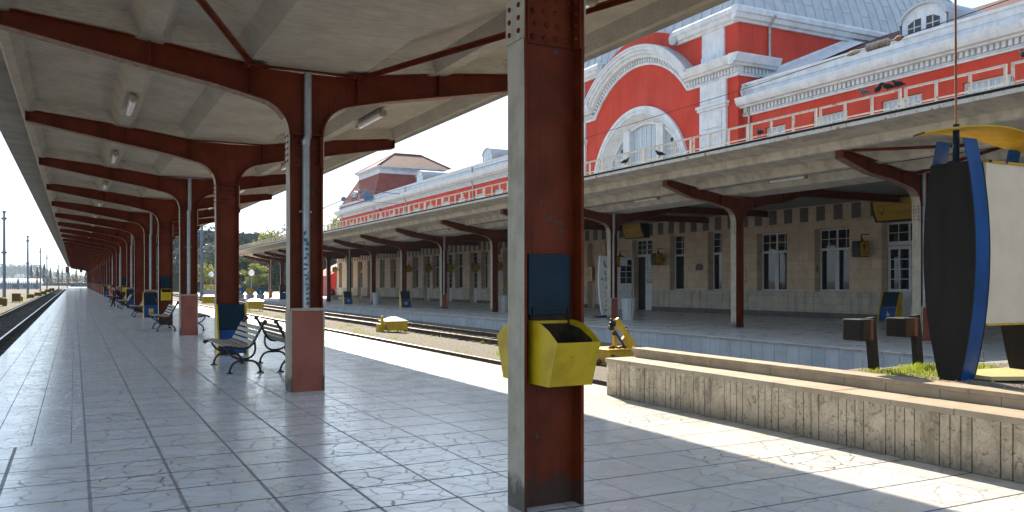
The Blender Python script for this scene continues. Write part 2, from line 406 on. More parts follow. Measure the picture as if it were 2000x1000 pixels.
def m_tiles(name='clay_roof_tiles', f=1.0):
    t = newmat(name)
    P = t.pos(); s = t.sep(P)
    rows = t.math('FRACT', t.math('MULTIPLY', s[2], 4.2))
    cols = t.math('FRACT', t.math('MULTIPLY', t.math('ADD', s[1], s[0]), 3.0))
    n = t.noise(P, 1.1, 5, 0.7)
    col = t.mix(t.ramp(n, 0.3, 0.7), tuple(x * f for x in (0.27, 0.052, 0.034)), tuple(x * f for x in (0.18, 0.036, 0.026)))
    col = t.mix(t.math('MULTIPLY', t.math('SUBTRACT', 1.0, t.ramp(rows, 0.0, 0.22)), 0.6), col, (0.10, 0.03, 0.02))
    t.link(col, t.b.inputs['Base Color']); t.b.inputs['Roughness'].default_value = 0.8
    t.bump(t.math('ADD', rows, t.math('MULTIPLY', t.math('SINE', t.math('MULTIPLY', cols, 6.283)), 0.3)), 0.6, 0.05)
    return t.m
M['tiles'] = m_tiles()
M['dimmed_tiles'] = m_tiles('dimmed_roof_tiles', 0.36)  # same clay tiles, darkened to hold down the sunlight on these roofs

def m_leaf(name, c1, c2, c3):
    t = newmat(name)
    n = t.noise(t.pos(), 1.4, 4, 0.7)
    oi = t.new('ShaderNodeNewGeometry').outputs['Random Per Island']
    col = t.mix(t.ramp(n, 0.35, 0.65), c1, c2)
    col = t.mix(t.ramp(oi, 0.5, 1.0), col, c3)
    t.link(col, t.b.inputs['Base Color']); t.b.inputs['Roughness'].default_value = 0.6
    tr = t.new('ShaderNodeBsdfTranslucent'); t.link(col, tr.inputs['Color'])
    ms = t.new('ShaderNodeMixShader'); ms.inputs[0].default_value = 0.42
    t.link(t.b.outputs[0], ms.inputs[1]); t.link(tr.outputs[0], ms.inputs[2])
    out = [x for x in t.n if x.type == 'OUTPUT_MATERIAL'][0]
    t.link(ms.outputs[0], out.inputs['Surface'])
    return t.m
M['leaf_dark'] = m_leaf('leaf_dark', (0.035, 0.06, 0.03), (0.05, 0.075, 0.035), (0.07, 0.09, 0.04))
M['leaf_light'] = m_leaf('leaf_light', (0.16, 0.20, 0.03), (0.24, 0.25, 0.04), (0.30, 0.27, 0.05))
M['leaf_autumn'] = m_leaf('leaf_autumn', (0.13, 0.10, 0.07), (0.18, 0.14, 0.09), (0.22, 0.15, 0.06))
M['leaf_hazed'] = m_leaf('leaf_hazed', (0.06, 0.075, 0.075), (0.08, 0.095, 0.09), (0.11, 0.12, 0.10))  # bluish haze of distance put into the leaf colour
M['grass'] = m_leaf('grass_blades', (0.26, 0.36, 0.03), (0.34, 0.40, 0.05), (0.42, 0.40, 0.07))
M['bark'] = paint('bark', (0.09, 0.07, 0.055), (0.06, 0.048, 0.04), 0.9, 12, bump=0.5, stretch=(1, 1, 0.3))
M['skin'] = paint('skin', (0.50, 0.29, 0.20), (0.45, 0.25, 0.17), 0.5, 10, bump=0)
M['jacket'] = paint('jacket', (0.018, 0.018, 0.022), (0.026, 0.026, 0.03), 0.75, 10, bump=0.2)
M['trousers'] = paint('trousers', (0.02, 0.025, 0.04), (0.03, 0.036, 0.055), 0.85, 12, bump=0.2)
M['shoe'] = paint('shoe', (0.45, 0.52, 0.60), (0.36, 0.42, 0.5), 0.6, 10, bump=0)
M['hair_dark'] = paint('hair_dark', (0.018, 0.012, 0.009), (0.03, 0.02, 0.014), 0.6, 30, bump=0.3)
M['hair_fair'] = paint('hair_fair', (0.42, 0.28, 0.13), (0.34, 0.22, 0.10), 0.6, 30, bump=0.3)
M['pigeon'] = paint('pigeon', (0.02, 0.022, 0.027), (0.04, 0.045, 0.05), 0.95, 25, bump=0, spec=0.05)
M['pigeon_pale'] = paint('pigeon_pale', (0.14, 0.14, 0.145), (0.10, 0.105, 0.11), 0.95, 25, bump=0, spec=0.05)
M['hill'] = paint('hill', (0.05, 0.065, 0.045), (0.09, 0.085, 0.06), 0.95, 0.05, bump=0, vec='Object')
M['white_shed'] = paint('white_shed', (0.66, 0.66, 0.66), (0.58, 0.58, 0.58), 0.6, 0.5, bump=0)
M['wall_blue'] = paint('wall_blue', (0.09, 0.12, 0.17), (0.07, 0.095, 0.14), 0.8, 0.6, bump=0)
M['kiosk_red'] = paint('kiosk_red', (0.42, 0.02, 0.02), (0.34, 0.018, 0.018), 0.5, 2, bump=0)
M['flower_pink'] = paint('flower_pink', (0.55, 0.22, 0.18), (0.5, 0.30, 0.12), 0.7, 10, bump=0)
M['mullion'] = M['white_frame']
# ---------------------------------------------------------------- mesh helpers
class MB:
    """collects faces for ONE mesh object"""
    def __init__(s): s.v = []; s.f = []; s.m = []; s.s = []
    def add(s, verts, faces, mi=0, smooth=False):
        o = len(s.v); s.v += [tuple(p) for p in verts]
        for f in faces:
            s.f.append(tuple(i + o for i in f)); s.m.append(mi); s.s.append(smooth)
        return s
    def quad(s, a, b, c, d, mi=0): return s.add([a, b, c, d], [(0, 1, 2, 3)], mi)
    def box(s, x0, x1, y0, y1, z0, z1, mi=0):
        return s.add([(x0, y0, z0), (x1, y0, z0), (x1, y1, z0), (x0, y1, z0), (x0, y0, z1), (x1, y0, z1), (x1, y1, z1), (x0, y1, z1)],
                     [(3, 2, 1, 0), (4, 5, 6, 7), (0, 1, 5, 4), (1, 2, 6, 5), (2, 3, 7, 6), (3, 0, 4, 7)], mi)
    def prism(s, poly, axis, a0, a1, mi=0, smooth=False, caps=True):
        n = len(poly)
        def P(p, a):
            return {'x': (a, p[0], p[1]), 'y': (p[0], a, p[1]), 'z': (p[0], p[1], a)}[axis]
        vs = [P(p, a0) for p in poly] + [P(p, a1) for p in poly]
        o = len(s.v)
        area = sum(poly[i][0] * poly[(i + 1) % n][1] - poly[(i + 1) % n][0] * poly[i][1] for i in range(n))
        sg = (1 if area > 0 else -1) * (-1 if axis == 'y' else 1) * (1 if a1 > a0 else -1)
        sides = [(i, (i + 1) % n, n + (i + 1) % n, n + i) for i in range(n)]
        c0 = tuple(range(n))[::-1]; c1 = tuple(range(n, 2 * n))
        if sg < 0: sides = [f[::-1] for f in sides]; c0 = c0[::-1]; c1 = c1[::-1]
        s.add(vs, sides, mi, smooth)
        if caps:
            for c in (c0, c1): s.f.append(tuple(i + o for i in c)); s.m.append(mi); s.s.append(False)
        return s
    def tube(s, pts, r, n=8, mi=0, caps=True, smooth=True):
        pts = [Vector(p) for p in pts]; k = len(pts)
        rs = r if isinstance(r, (list, tuple)) else [r] * k
        up = None; vs = []
        for i, p in enumerate(pts):
            d = (pts[min(i + 1, k - 1)] - pts[max(i - 1, 0)]).normalized()
            if up is None:
                up = Vector((0, 0, 1)) if abs(d.z) < 0.9 else Vector((1, 0, 0))
            a = d.cross(up).normalized(); b = a.cross(d).normalized(); up = b
            for j in range(n):
                t = 2 * math.pi * j / n
                vs.append(p + (a * math.cos(t) + b * math.sin(t)) * rs[i])
        fs = []
        for i in range(k - 1):
            for j in range(n):
                q = (j + 1) % n
                fs.append((i * n + j, i * n + q, (i + 1) * n + q, (i + 1) * n + j))
        s.add(vs, fs, mi, smooth)
        if caps:
            s.add([vs[j] for j in range(n)], [tuple(range(n))[::-1]], mi)
            s.add([vs[(k - 1) * n + j] for j in range(n)], [tuple(range(n))], mi)
        return s
    def bar(s, a, b, w, h, mi=0, up=(0, 0, 1)):
        """a rectangular bar between two points"""
        a = Vector(a); b = Vector(b); d = (b - a).normalized(); up = Vector(up)
        if abs(d.dot(up)) > 0.99: up = Vector((1, 0, 0))
        x = d.cross(up).normalized() * (w / 2); y = x.cross(d).normalized() * (h / 2)
        vs = [a - x - y, a + x - y, a + x + y, a - x + y, b - x - y, b + x - y, b + x + y, b - x + y]
        return s.add(vs, [(0, 1, 2, 3), (7, 6, 5, 4), (0, 4, 5, 1), (1, 5, 6, 2), (2, 6, 7, 3), (3, 7, 4, 0)], mi)
    def lathe(s, prof, c=(0, 0, 0), n=16, mi=0, smooth=True, sx=1.0, sy=1.0):
        vs = []
        for r, z in prof:
            for j in range(n):
                t = 2 * math.pi * j / n
                vs.append((c[0] + r * sx * math.cos(t), c[1] + r * sy * math.sin(t), c[2] + z))
        fs = []
        for i in range(len(prof) - 1):
            for j in range(n):
                q = (j + 1) % n
                fs.append((i * n + j, i * n + q, (i + 1) * n + q, (i + 1) * n + j))
        return s.add(vs, fs, mi, smooth)
    def ball(s, c, r, n=10, mi=0, sx=1, sy=1, sz=1):
        prof = [(r * math.sin(math.pi * k / 6) + 1e-5, -r * sz * math.cos(math.pi * k / 6)) for k in range(7)]
        return s.lathe(prof, c, n, mi, True, sx, sy)
    def strip(s, path, th, a0, a1, mi_out=0, mi_in=None, side=1):
        """a plate th thick that follows path (x,z) and spans a0..a1 along y; its outer face (right of the path when side=1) takes mi_out"""
        mi_in = mi_out if mi_in is None else mi_in
        n = len(path); off = []
        for i, p in enumerate(path):
            a = path[max(i - 1, 0)]; b = path[min(i + 1, n - 1)]
            dx, dz = b[0] - a[0], b[1] - a[1]; L = math.hypot(dx, dz) or 1
            off.append((p[0] + side * dz / L * th, p[1] - side * dx / L * th))
        vs = []
        for p, q in zip(path, off):
            vs += [(p[0], a0, p[1]), (p[0], a1, p[1]), (q[0], a0, q[1]), (q[0], a1, q[1])]
        o = len(s.v); s.v += vs
        for i in range(n - 1):
            b = o + 4 * i
            for f, m in (((b, b + 1, b + 5, b + 4), mi_in), ((b + 2, b + 6, b + 7, b + 3), mi_out), ((b, b + 4, b + 6, b + 2), mi_in), ((b + 1, b + 3, b + 7, b + 5), mi_in)):
                s.f.append(f); s.m.append(m); s.s.append(False)
        for b in (o, o + 4 * (n - 1)):
            s.f.append((b, b + 2, b + 3, b + 1)); s.m.append(mi_in); s.s.append(False)
        return s
    def obj(s, name, mats, parent=None, origin=None, bevel=0.0):
        me = bpy.data.meshes.new(name)
        o = origin
        if o is None and parent is not None:
            o = ORIGIN.get(parent.name, (0, 0, 0))
        o = o or (0, 0, 0)
        me.from_pydata([(p[0] - o[0], p[1] - o[1], p[2] - o[2]) for p in s.v], [], s.f)
        mats = mats if isinstance(mats, (list, tuple)) else [mats]
        for m in mats: me.materials.append(M[m] if isinstance(m, str) else m)
        me.polygons.foreach_set('material_index', s.m)
        me.polygons.foreach_set('use_smooth', s.s)
        me.update()
        if bevel or True:
            bm = bmesh.new(); bm.from_mesh(me)
            bmesh.ops.recalc_face_normals(bm, faces=bm.faces) if len(bm.faces) < 60000 else None
            bm.to_mesh(me); bm.free()
        ob = bpy.data.objects.new(name, me)
        COL.objects.link(ob)
        if parent is not None: ob.parent = parent
        else: ob.location = o
        if parent is not None: ORIGIN[ob.name] = o
        if bevel:
            b = ob.modifiers.new('bevel', 'BEVEL'); b.width = bevel; b.segments = 2; b.limit_method = 'ANGLE'; b.angle_limit = rad(40)
        return ob
ORIGIN = {}

def tag(o, label, cat, group=None, kind=None):
    if kind: o['kind'] = kind
    if label: o['label'] = label
    if cat: o['category'] = cat
    if group: o['group'] = group
    return o
def thing(name, label, cat, loc=(0, 0, 0), group=None, rz=0.0):
    o = bpy.data.objects.new(name, None); COL.objects.link(o)
    o.location = loc; o.rotation_euler = (0, 0, rz); o.empty_display_size = 0.2
    ORIGIN[o.name] = loc
    return tag(o, label, cat, group)
def struct(o):
    o['kind'] = 'structure'; return o
def dup(root, loc, label=None, rz=None, group=None):
    c = root.copy(); COL.objects.link(c); c.location = loc
    if rz is not None: c.rotation_euler = (0, 0, rz)
    if label: c['label'] = label
    if group: c['group'] = group
    def kids(a, b):
        for ch in list(a.children):
            d = ch.copy(); COL.objects.link(d); d.parent = b; kids(ch, d)
    kids(root, c)
    return c
ORD = ['first', 'second', 'third', 'fourth', 'fifth', 'sixth', 'seventh', 'eighth', 'ninth', 'tenth', 'eleventh', 'twelfth', 'thirteenth', 'fourteenth', 'fifteenth', 'sixteenth', 'seventeenth', 'eighteenth', 'nineteenth', 'twentieth']
def ordinal(i):
    if i < 20: return ORD[i]
    return {2: 'twenty-', 3: 'thirty-', 4: 'forty-', 5: 'fifty-'}[(i + 1) // 10] + ORD[(i + 1) % 10 - 1] if (i + 1) % 10 else {3: 'thirtieth', 4: 'fortieth', 5: 'fiftieth'}[(i + 1) // 10]

# ---------------------------------------------------------------- ground, platforms, tracks
def ground():
    m = MB()
    xs = [(-3500, -0.35), (-60, -0.35), (-4.4, -0.33), (-3.9, -0.46), (-1.42, -0.46), (-1.42, -0.9), (7.15, -0.9), (7.15, -0.2), (7.4, -0.2), (7.62, -0.03), (8.4, -0.06), (10.4, -0.20), (11.4, -0.40), (11.9, -0.52), (16.25, -0.52), (16.25, -0.9), (70, -0.9), (70.1, -0.15), (3500, -0.15)]
    ys = [-60, 0, 30, 80, 140, 260, 700, 4500]
    n = len(xs)
    vs = []
    for y in ys:
        for x, z in xs:
            if y > 262: z = -0.36
            vs.append((x, y, z))
    fs = [(j * n + i, j * n + i + 1, (j + 1) * n + i + 1, (j + 1) * n + i) for j in range(len(ys) - 1) for i in range(n - 1)]
    m.add(vs, fs)
    struct(m.obj('ground', 'ground'))
ground()
END = 247.0
m = MB(); m.box(-1.40, 7.17, -14, END + 4, -0.6, 0.0); struct(m.obj('platform', 'marble'))
m = MB()
for ya, yb in ((-20, 22), (22, 60), (60, 130), (130, 235)):
    m.box(16.3, 70, ya, yb, -0.9, 0.0)
    m.box(16.27, 16.3, ya, yb, -0.62, -0.06, 1); m.box(16.22, 16.62, ya, yb, 0.0, 0.02, 0)
struct(m.obj('station_platform', ['far_floor', 'platform_face']))

def rail(x, ztop, y0, y1, name='rail', parent=None):
    m = MB()
    w, h = 0.036, 0.15
    prof = [(-0.068, -h), (0.068, -h), (0.068, -h + 0.012), (0.010, -h + 0.03), (0.010, -0.045), (w, -0.035), (w, -0.003), (-w, -0.003), (-w, -0.035), (-0.010, -0.045), (-0.010, -h + 0.03), (-0.068, -h + 0.012)]
    m.prism([(x + a, ztop + b) for a, b in prof], 'y', y0, y1, 0)
    m.box(x - w + 0.004, x + w - 0.004, y0, y1, ztop - 0.003, ztop, 1)
    return m.obj(name, ['rust_rail', 'rail_head'], parent)
def sleepers(x0, x1, ztop, y0, y1, step, parent):
    m = MB(); y = y0
    while y < y1:
        j = R.uniform(-0.02, 0.02)
        m.box(x0 + j, x1 + j, y, y + 0.24, ztop - 0.18, ztop + R.uniform(-0.01, 0.01)); y += step
    o = m.obj('sleepers', 'sleeper', parent); o['kind'] = 'stuff'
    return o
def track(name, xa, xb, z, y0, y1):
    e = thing(name, None, None, (0, 0, 0)); e['kind'] = 'structure'
    rail(xa, z, y0, y1, 'rail', e); rail(xb, z, y0, y1, 'rail', e)
    sleepers(min(xa, xb) - 0.5, max(xa, xb) + 0.5, z - 0.155, y0, min(y1, 150), 0.62, e)
track('track', -2.12, -3.56, -0.25, -10, 600)
track('station_track', 12.30, 13.78, -0.33, -12, 600)
e = thing('middle_track', None, None, (0, 0, 0)); e['kind'] = 'structure'
rail(7.56, 0.0, -12, 420, 'rail', e)
# ---------------------------------------------------------------- the near platform canopy and its steel frames
CX = 2.995
BAY = 7.15
U0 = 5.26            # web plane of the first frame
def top_z(d):
    d = abs(d)
    if d < 0.78: return 4.65 + 0.02 * d / 0.78
    if d < 2.1: return 4.67 + 0.19 * (d - 0.78) / 1.32
    return 4.86 + 0.18 * (d - 2.1) / 1.77
def canopy_sections(half, cx, scale_rib, zt):
    """two cross-sections of the slab's underside (between frames: coffered; at a frame: solid), same point count"""
    r = 0.20; q = scale_rib
    raw = [(4.00, 0.17, 0), (3.97, 0, 0), (3.93, -0.03, 0), (3.80, -0.03, 0), (3.68, 0, r), (2.36, 0, r), (2.22, -0.02, 0), (1.98, -0.02, 0), (1.84, 0, r), (1.02, 0, r), (0.82, 0, 0)]
    prof = [(-half, zt(half) + 0.16, 0)] + [(-d * q, zt(d * q) + dz, k) for d, dz, k in raw]
    full = prof + [(-x, z, k) for x, z, k in reversed(prof)]
    A = [(cx + x, z + k) for x, z, k in full]
    B = [(cx + x, z) for x, z, k in full]
    return A, B
def slab(name, half, cx, zt, ulist, u_start, u_end, thick, mats, q=1.0):
    A, B = canopy_sections(half, cx, q, zt)
    n = len(A)
    secs = []
    marks = [u_start] + [u for u in ulist if u_start < u < u_end] + [u_end]
    rows = [(u_start, A if u_start < ulist[0] - 1 else B)]
    for u in ulist:
        if u - 0.4 <= u_start or u + 0.4 >= u_end: continue
        rows += [(u - 0.36, A), (u - 0.20, B), (u + 0.20, B), (u + 0.36, A)]
    rows += [(u_end - 0.3, A), (u_end - 0.2, B), (u_end, B)]
    m = MB()
    vs = [(p[0], u, p[1]) for u, S in rows for p in S]
    fs = []; ms = []
    for j in range(len(rows) - 1):
        for i in range(n - 1):
            k = 1 if i in (0, n - 2) else 0
            m_ = (j * n + i, (j + 1) * n + i, (j + 1) * n + i + 1, j * n + i + 1)
            fs.append(m_); ms.append(k)
    o = len(m.v); m.v += vs
    for f, k in zip(fs, ms): m.f.append(tuple(a + o for a in f)); m.m.append(k); m.s.append(False)
    # top and edges
    ez = zt(half) + 0.16
    P = [(cx - half, ez), (cx - half, ez + thick), (cx, zt(0) + 0.42), (cx + half, ez + thick), (cx + half, ez)]
    for i in range(len(P) - 1):
        a, b = P[i], P[i + 1]
        m.quad((a[0], u_start, a[1]), (b[0], u_start, b[1]), (b[0], u_end, b[1]), (a[0], u_end, a[1]), 1)
    for u, S in ((u_start, rows[0][1]), (u_end, rows[-1][1])):
        poly = [(p[0], u, p[1]) for p in S] + [(p[0], u, p[1]) for p in reversed(P[1:-1])]
        m.add(poly, [tuple(range(len(poly)))], 1)
    return m.obj(name, mats)
NFR = 34
frames = [U0 + BAY * k for k in range(-1, NFR)]
can = slab('platform_canopy', 4.62, CX, top_z, frames, -3.2, END - 1, 0.16, ['concrete', 'concrete_edge'])
tag(can, 'long pale concrete butterfly canopy over the left platform, ribbed underneath', 'canopy')

def bottom_path(half_end, zt, hw, ztroat):
    """outer line of a column and the underside of its arm, right-hand side, from the foot to the arm's end (x,z)"""
    p = [(hw, 0.0), (hw, 3.0), (hw + 0.01, ztroat - 0.12)]
    c = (hw + 0.51, ztroat - 0.02); r = 0.50
    for k in range(0, 9):
        a = math.pi - (math.pi / 2 - 0.22) * k / 8
        p.append((c[0] + r * math.cos(a), c[1] + r * math.sin(a)))
    x0, z0 = p[-1]
    p.append((1.25, z0 + (1.25 - x0) * 0.235)); p.append((2.1, zt(2.1) - 0.355)); p.append((half_end, zt(half_end) - 0.21))
    return p
def frame_parts(root, zt, half_end, hw, ztroat, fw, clad=False, pipe=False, rivets=True, hz=1.21, mats=('red_beam', 'red_steel')):
    ox, oy, oz = ORIGIN[root.name]
    p = bottom_path(half_end, zt, hw, ztroat)
    topp = [(d, zt(d) - 0.012) for d in (half_end, 2.1, 0.78, 0.0)]
    right = p + topp
    left = [(-x, z) for x, z in reversed(right)]
    poly = [(x + ox, z) for x, z in right + left[1:]]
    th = 0.011
    m = MB(); m.prism(poly, 'y', oy - th, oy + th)
    # stiffeners
    def under(x):
        for (xa, za), (xb, zb) in zip(p, p[1:]):
            if xa <= x <= xb and xb > xa: return za + (zb - za) * (x - xa) / (xb - xa)
        return 4.3
    for d in (0.78, 2.1):
        z0 = under(d) + 0.004
        for sx in (-1, 1):
            m.box(ox + sx * d - 0.008, ox + sx * d + 0.008, oy - fw * 0.8, oy + fw * 0.8, z0, zt(d) - 0.012)
    m.box(ox - hw - 0.02, ox + hw + 0.02, oy - fw * 0.82, oy + fw * 0.82, ztroat - 0.01, ztroat + 0.006)
    m.obj('web', mats[0], root)
    # flanges: one per side of the column, running on under the arm
    for sx in (-1, 1):
        m = MB(); m.strip([(ox + sx * x, z) for x, z in p], 0.022, oy - fw, oy + fw, 1, 0, side=sx)
        m.m = [(2 if a == 1 and max(m.v[i][2] for i in f) > ztroat + 0.25 else a) for a, f in zip(m.m, m.f)]
        m.obj('flange', ['red_steel', 'flange_paint', 'worn_flange'], root)
    m = MB()
    tp = [(-half_end, zt(half_end)), (-2.1, zt(2.1)), (-0.78, zt(0.78)), (0.78, zt(0.78)), (2.1, zt(2.1)), (half_end, zt(half_end))]
    m.strip([(ox + x, z - 0.012) for x, z in tp], 0.012, oy - fw, oy + fw, 0, 0, side=-1)
    for sx in (-1, 1):
        m.box(ox + sx * half_end - 0.008, ox + sx * half_end + 0.008, oy - fw, oy + fw, zt(half_end) - 0.215, zt(half_end) - 0.012)
    m.obj('top_flange', mats[1], root)
    # riveted splice
    m = MB(); z0, z1 = ztroat - 0.46, ztroat - 0.03
    for sy in (-1, 1):
        m.box(ox - hw + 0.02, ox + hw - 0.02, oy + sy * (th + 0.001), oy + sy * (th + 0.013), z0, z1, 0)
    for sx in (-1, 1):
        m.box(ox + sx * (hw + 0.0225), ox + sx * (hw + 0.036), oy - fw - 0.004, oy + fw + 0.004, z0, z1, 1)
        m.box(ox + sx * (hw - 0.013), ox + sx * (hw - 0.001), oy - fw - 0.004, oy - 0.03, z0 - 0.02, z1, 0)
    if rivets:
        def rv(c, ax, mi=0):
            prof = [(0.0195, 0.0), (0.017, 0.009), (0.009, 0.015), (0.0005, 0.017)]
            vs = []; n = 7
            for r, h in prof:
                for j in range(n):
                    a = 2 * math.pi * j / n; u, v = r * math.cos(a), r * math.sin(a)
                    vs.append((c[0] + u, c[1] + h * ax[1], c[2] + v) if ax[1] else (c[0] + h * ax[0], c[1] + u, c[2] + v))
            m.add(vs, [(i * n + j, i * n + (j + 1) % n, (i + 1) * n + (j + 1) % n, (i + 1) * n + j) for i in range(3) for j in range(n)], mi, True)
        for i in range(5):
            for j in range(4):
                rv((ox - hw + 0.10 + j * 0.092 + (i % 2) * 0.02, oy - th - 0.013, z0 + 0.05 + i * 0.092), (0, -1))
        for sx in (-1, 1):
            for i in range(5):
                for sy in (-1, 1):
                    rv((ox + sx * (hw + 0.036), oy + sy * fw * 0.55, z0 + 0.06 + i * 0.09), (sx, 0))
                rv((ox + sx * (hw - 0.013), oy - fw * 0.6, z0 + 0.06 + i * 0.09), (-sx, 0))
    m.obj('splice_plate', ['red_steel', 'flange_paint'], root)
    if clad:
        fw0, fw = fw, fw + 0.03
        m = MB(); m.box(ox - hw - 0.005, ox + hw + 0.005, oy - fw - 0.012, oy + fw + 0.012, 0.0, hz - 0.04, 0)
        m.obj('base_cladding', 'clad_red', root, bevel=0.006)
        m = MB(); m.box(ox - hw - 0.012, ox + hw + 0.012, oy - fw - 0.02, oy + fw + 0.02, hz - 0.0395, hz, 0)
        for sx in (-1, 1):
            for k in range(4):
                y0 = oy - fw - 0.004 + k * 2 * fw / 4
                m.box(ox + sx * (hw + 0.022), ox + sx * (hw + 0.032), y0 + 0.012, y0 + 2 * fw / 4 - 0.012, 0.01, hz - 0.04, 0)
            m.box(ox + sx * (hw + 0.004), ox + sx * (hw + 0.03), oy - fw - 0.028, oy - fw - 0.0125, 0.0, hz - 0.0395, 0)
        m.obj('cladding_trim', 'flange_paint', root)
        fw = fw0
    if pipe:
        m = MB(); r = 0.058; yb = oy - 0.085
        m.tube([(ox + 0.0, yb, hz - 0.002 if clad else 0.0), (ox, yb, ztroat - 0.10), (ox + 0.03, yb + 0.01, ztroat - 0.02), (ox + 0.03, yb + 0.01, 4.64)], r, 14, 0)
        m.tube([(ox, yb, ztroat - 0.16), (ox, yb, ztroat - 0.08)], r + 0.006, 14, 0)
        m.tube([(ox, yb, 2.60), (ox, yb, 2.62)], r + 0.008, 14, 0)
        m.box(ox - 0.09, ox + 0.09, yb + 0.02, oy - th, 2.60, 2.625, 0)
        m.obj('downpipe', 'zinc', root)

def column_label(k, clad):
    base = 'red steel canopy column with grey drainpipe and boxed red foot, ' if clad else 'plain red steel canopy column of I-section, '
    return base + ordinal(k) + ' from the camera'
HB = 3.87
protos = {}
for k in range(-1, NFR):
    clad = (k % 2 == 1)
    loc = (CX, U0 + BAY * k, 0)
    grp = 'red steel columns of the left platform canopy'
    if k in (0, 1):
        lb = 'nearest red steel column, pale riveted flange, carrying a yellow bin' if k == 0 else 'second red steel column, teal marks on its drainpipe, boxed red foot'
        t = thing('canopy_column', lb, 'column', loc, grp)
        frame_parts(t, top_z, HB, 0.22, 3.74, 0.125, clad, clad)
        protos[clad] = t
for k in list(range(-1, 0)) + list(range(2, NFR)):
    clad = (k % 2 == 1)
    lb = column_label(k, clad) if k > 0 else 'red steel canopy column standing just behind the camera'
    dup(protos[clad], (CX, U0 + BAY * k, 0), lb)
col0, col1 = protos[False], protos[True]
# wind braces from the second frame to the arm ends of the first, made children of the second column
def brace(root, a, b):
    m = MB(); a = Vector(a); b = Vector(b)
    m.bar(a, b, 0.10, 0.012); m.bar(a + Vector((0, 0, -0.03)), b + Vector((0, 0, -0.03)), 0.012, 0.07)
    return m.obj('brace', 'red_steel', root)
ORIGIN[col1.name] = (CX, U0 + BAY, 0)
for sx in (-1, 1):
    brace(col1, (CX + sx * 0.75, U0 + BAY - 0.14, 4.63), (CX + sx * 3.75, U0 + 0.2, 5.0))
    m = MB(); m.box(CX + sx * 0.75 - 0.16, CX + sx * 0.75 + 0.16, U0 + BAY - 0.36, U0 + BAY - 0.10, 4.612, 4.624)
    for q in range(3):
        m.ball((CX + sx * (0.66 + q * 0.09), U0 + BAY - 0.30 + q * 0.03, 4.60), 0.022, 6)
    m.obj('gusset_plate', 'red_steel', col1)
# sprayed strokes on the drainpipe of the second column
m = MB()
yb = U0 + BAY - 0.085
for i in range(15):
    z = 1.27 + i * 0.072 + R.uniform(-0.01, 0.01)
    a0 = R.uniform(-1.2, -0.2) if i < 13 else -1.0; a1 = a0 + R.uniform(0.7, 1.5); rr = 0.0585 + 0.0015
    h = R.uniform(0.012, 0.022) * (1.7 if i > 12 else 1); sl = R.uniform(-0.02, 0.03)
    seg = 6; vs = []
    for q in range(seg + 1):
        a = -math.pi / 2 + 0.15 + a0 + (a1 - a0) * q / seg
        x, y = CX + rr * math.cos(a), yb + rr * math.sin(a); zz = z + sl * q / seg
        vs += [(x, y, zz - h), (x, y, zz + h)]
    m.add(vs, [(2 * q, 2 * q + 2, 2 * q + 3, 2 * q + 1) for q in range(seg)])
    if i % 3 == 0:
        a = -math.pi / 2 + a1; m.ball((CX + rr * math.cos(a), yb + rr * math.sin(a), z + 0.02), 0.012, 6)
m.obj('sprayed_marks', 'teal_spray', col1)

# ---------------------------------------------------------------- tube lights under the canopy
def tube_light(label, x, y, z, L, group, tilt=0):
    t = thing('tube_light', label, 'light', (x, y, z), group)
    m = MB(); m.box(x - 0.05, x + 0.05, y - L * 0.42, y + L * 0.42, z + 0.05, z + 0.085)
    m.obj('bracket', 'lamp_body', t)
    m = MB(); m.tube([(x, y - L / 2 + 0.05, z), (x, y + L / 2 - 0.05, z)], 0.062, 12, 0)
    m.obj('diffuser', 'lamp_glass', t)
    for s in (-1, 1):
        m = MB(); m.tube([(x, y + s * (L / 2 - 0.07), z), (x, y + s * (L / 2 - 0.015), z), (x, y + s * L / 2, z)], [0.072, 0.070, 0.045], 12, 0)
        m.obj('end_cap', 'lamp_body', t)
    return t
first = None
GL = 'tube lights under the left platform canopy'
for k in range(0, 22):
    loc = (CX - 2.1, U0 + BAY * (k + 1) + 4.15, 4.73)
    lab = 'weathered tube light under the left-hand canopy rib, ' + ordinal(k) + ' one from the camera'
    if first is None: first = tube_light(lab, *loc, 1.55, GL)
    else: dup(first, loc, lab)
for k in range(0, 8):
    loc = (CX + 2.1, 8.65 + BAY * k, 4.72)
    lab = 'weathered tube light under the right-hand canopy rib, ' + ordinal(k) + ' one from the camera'
    dup(first, loc, lab)
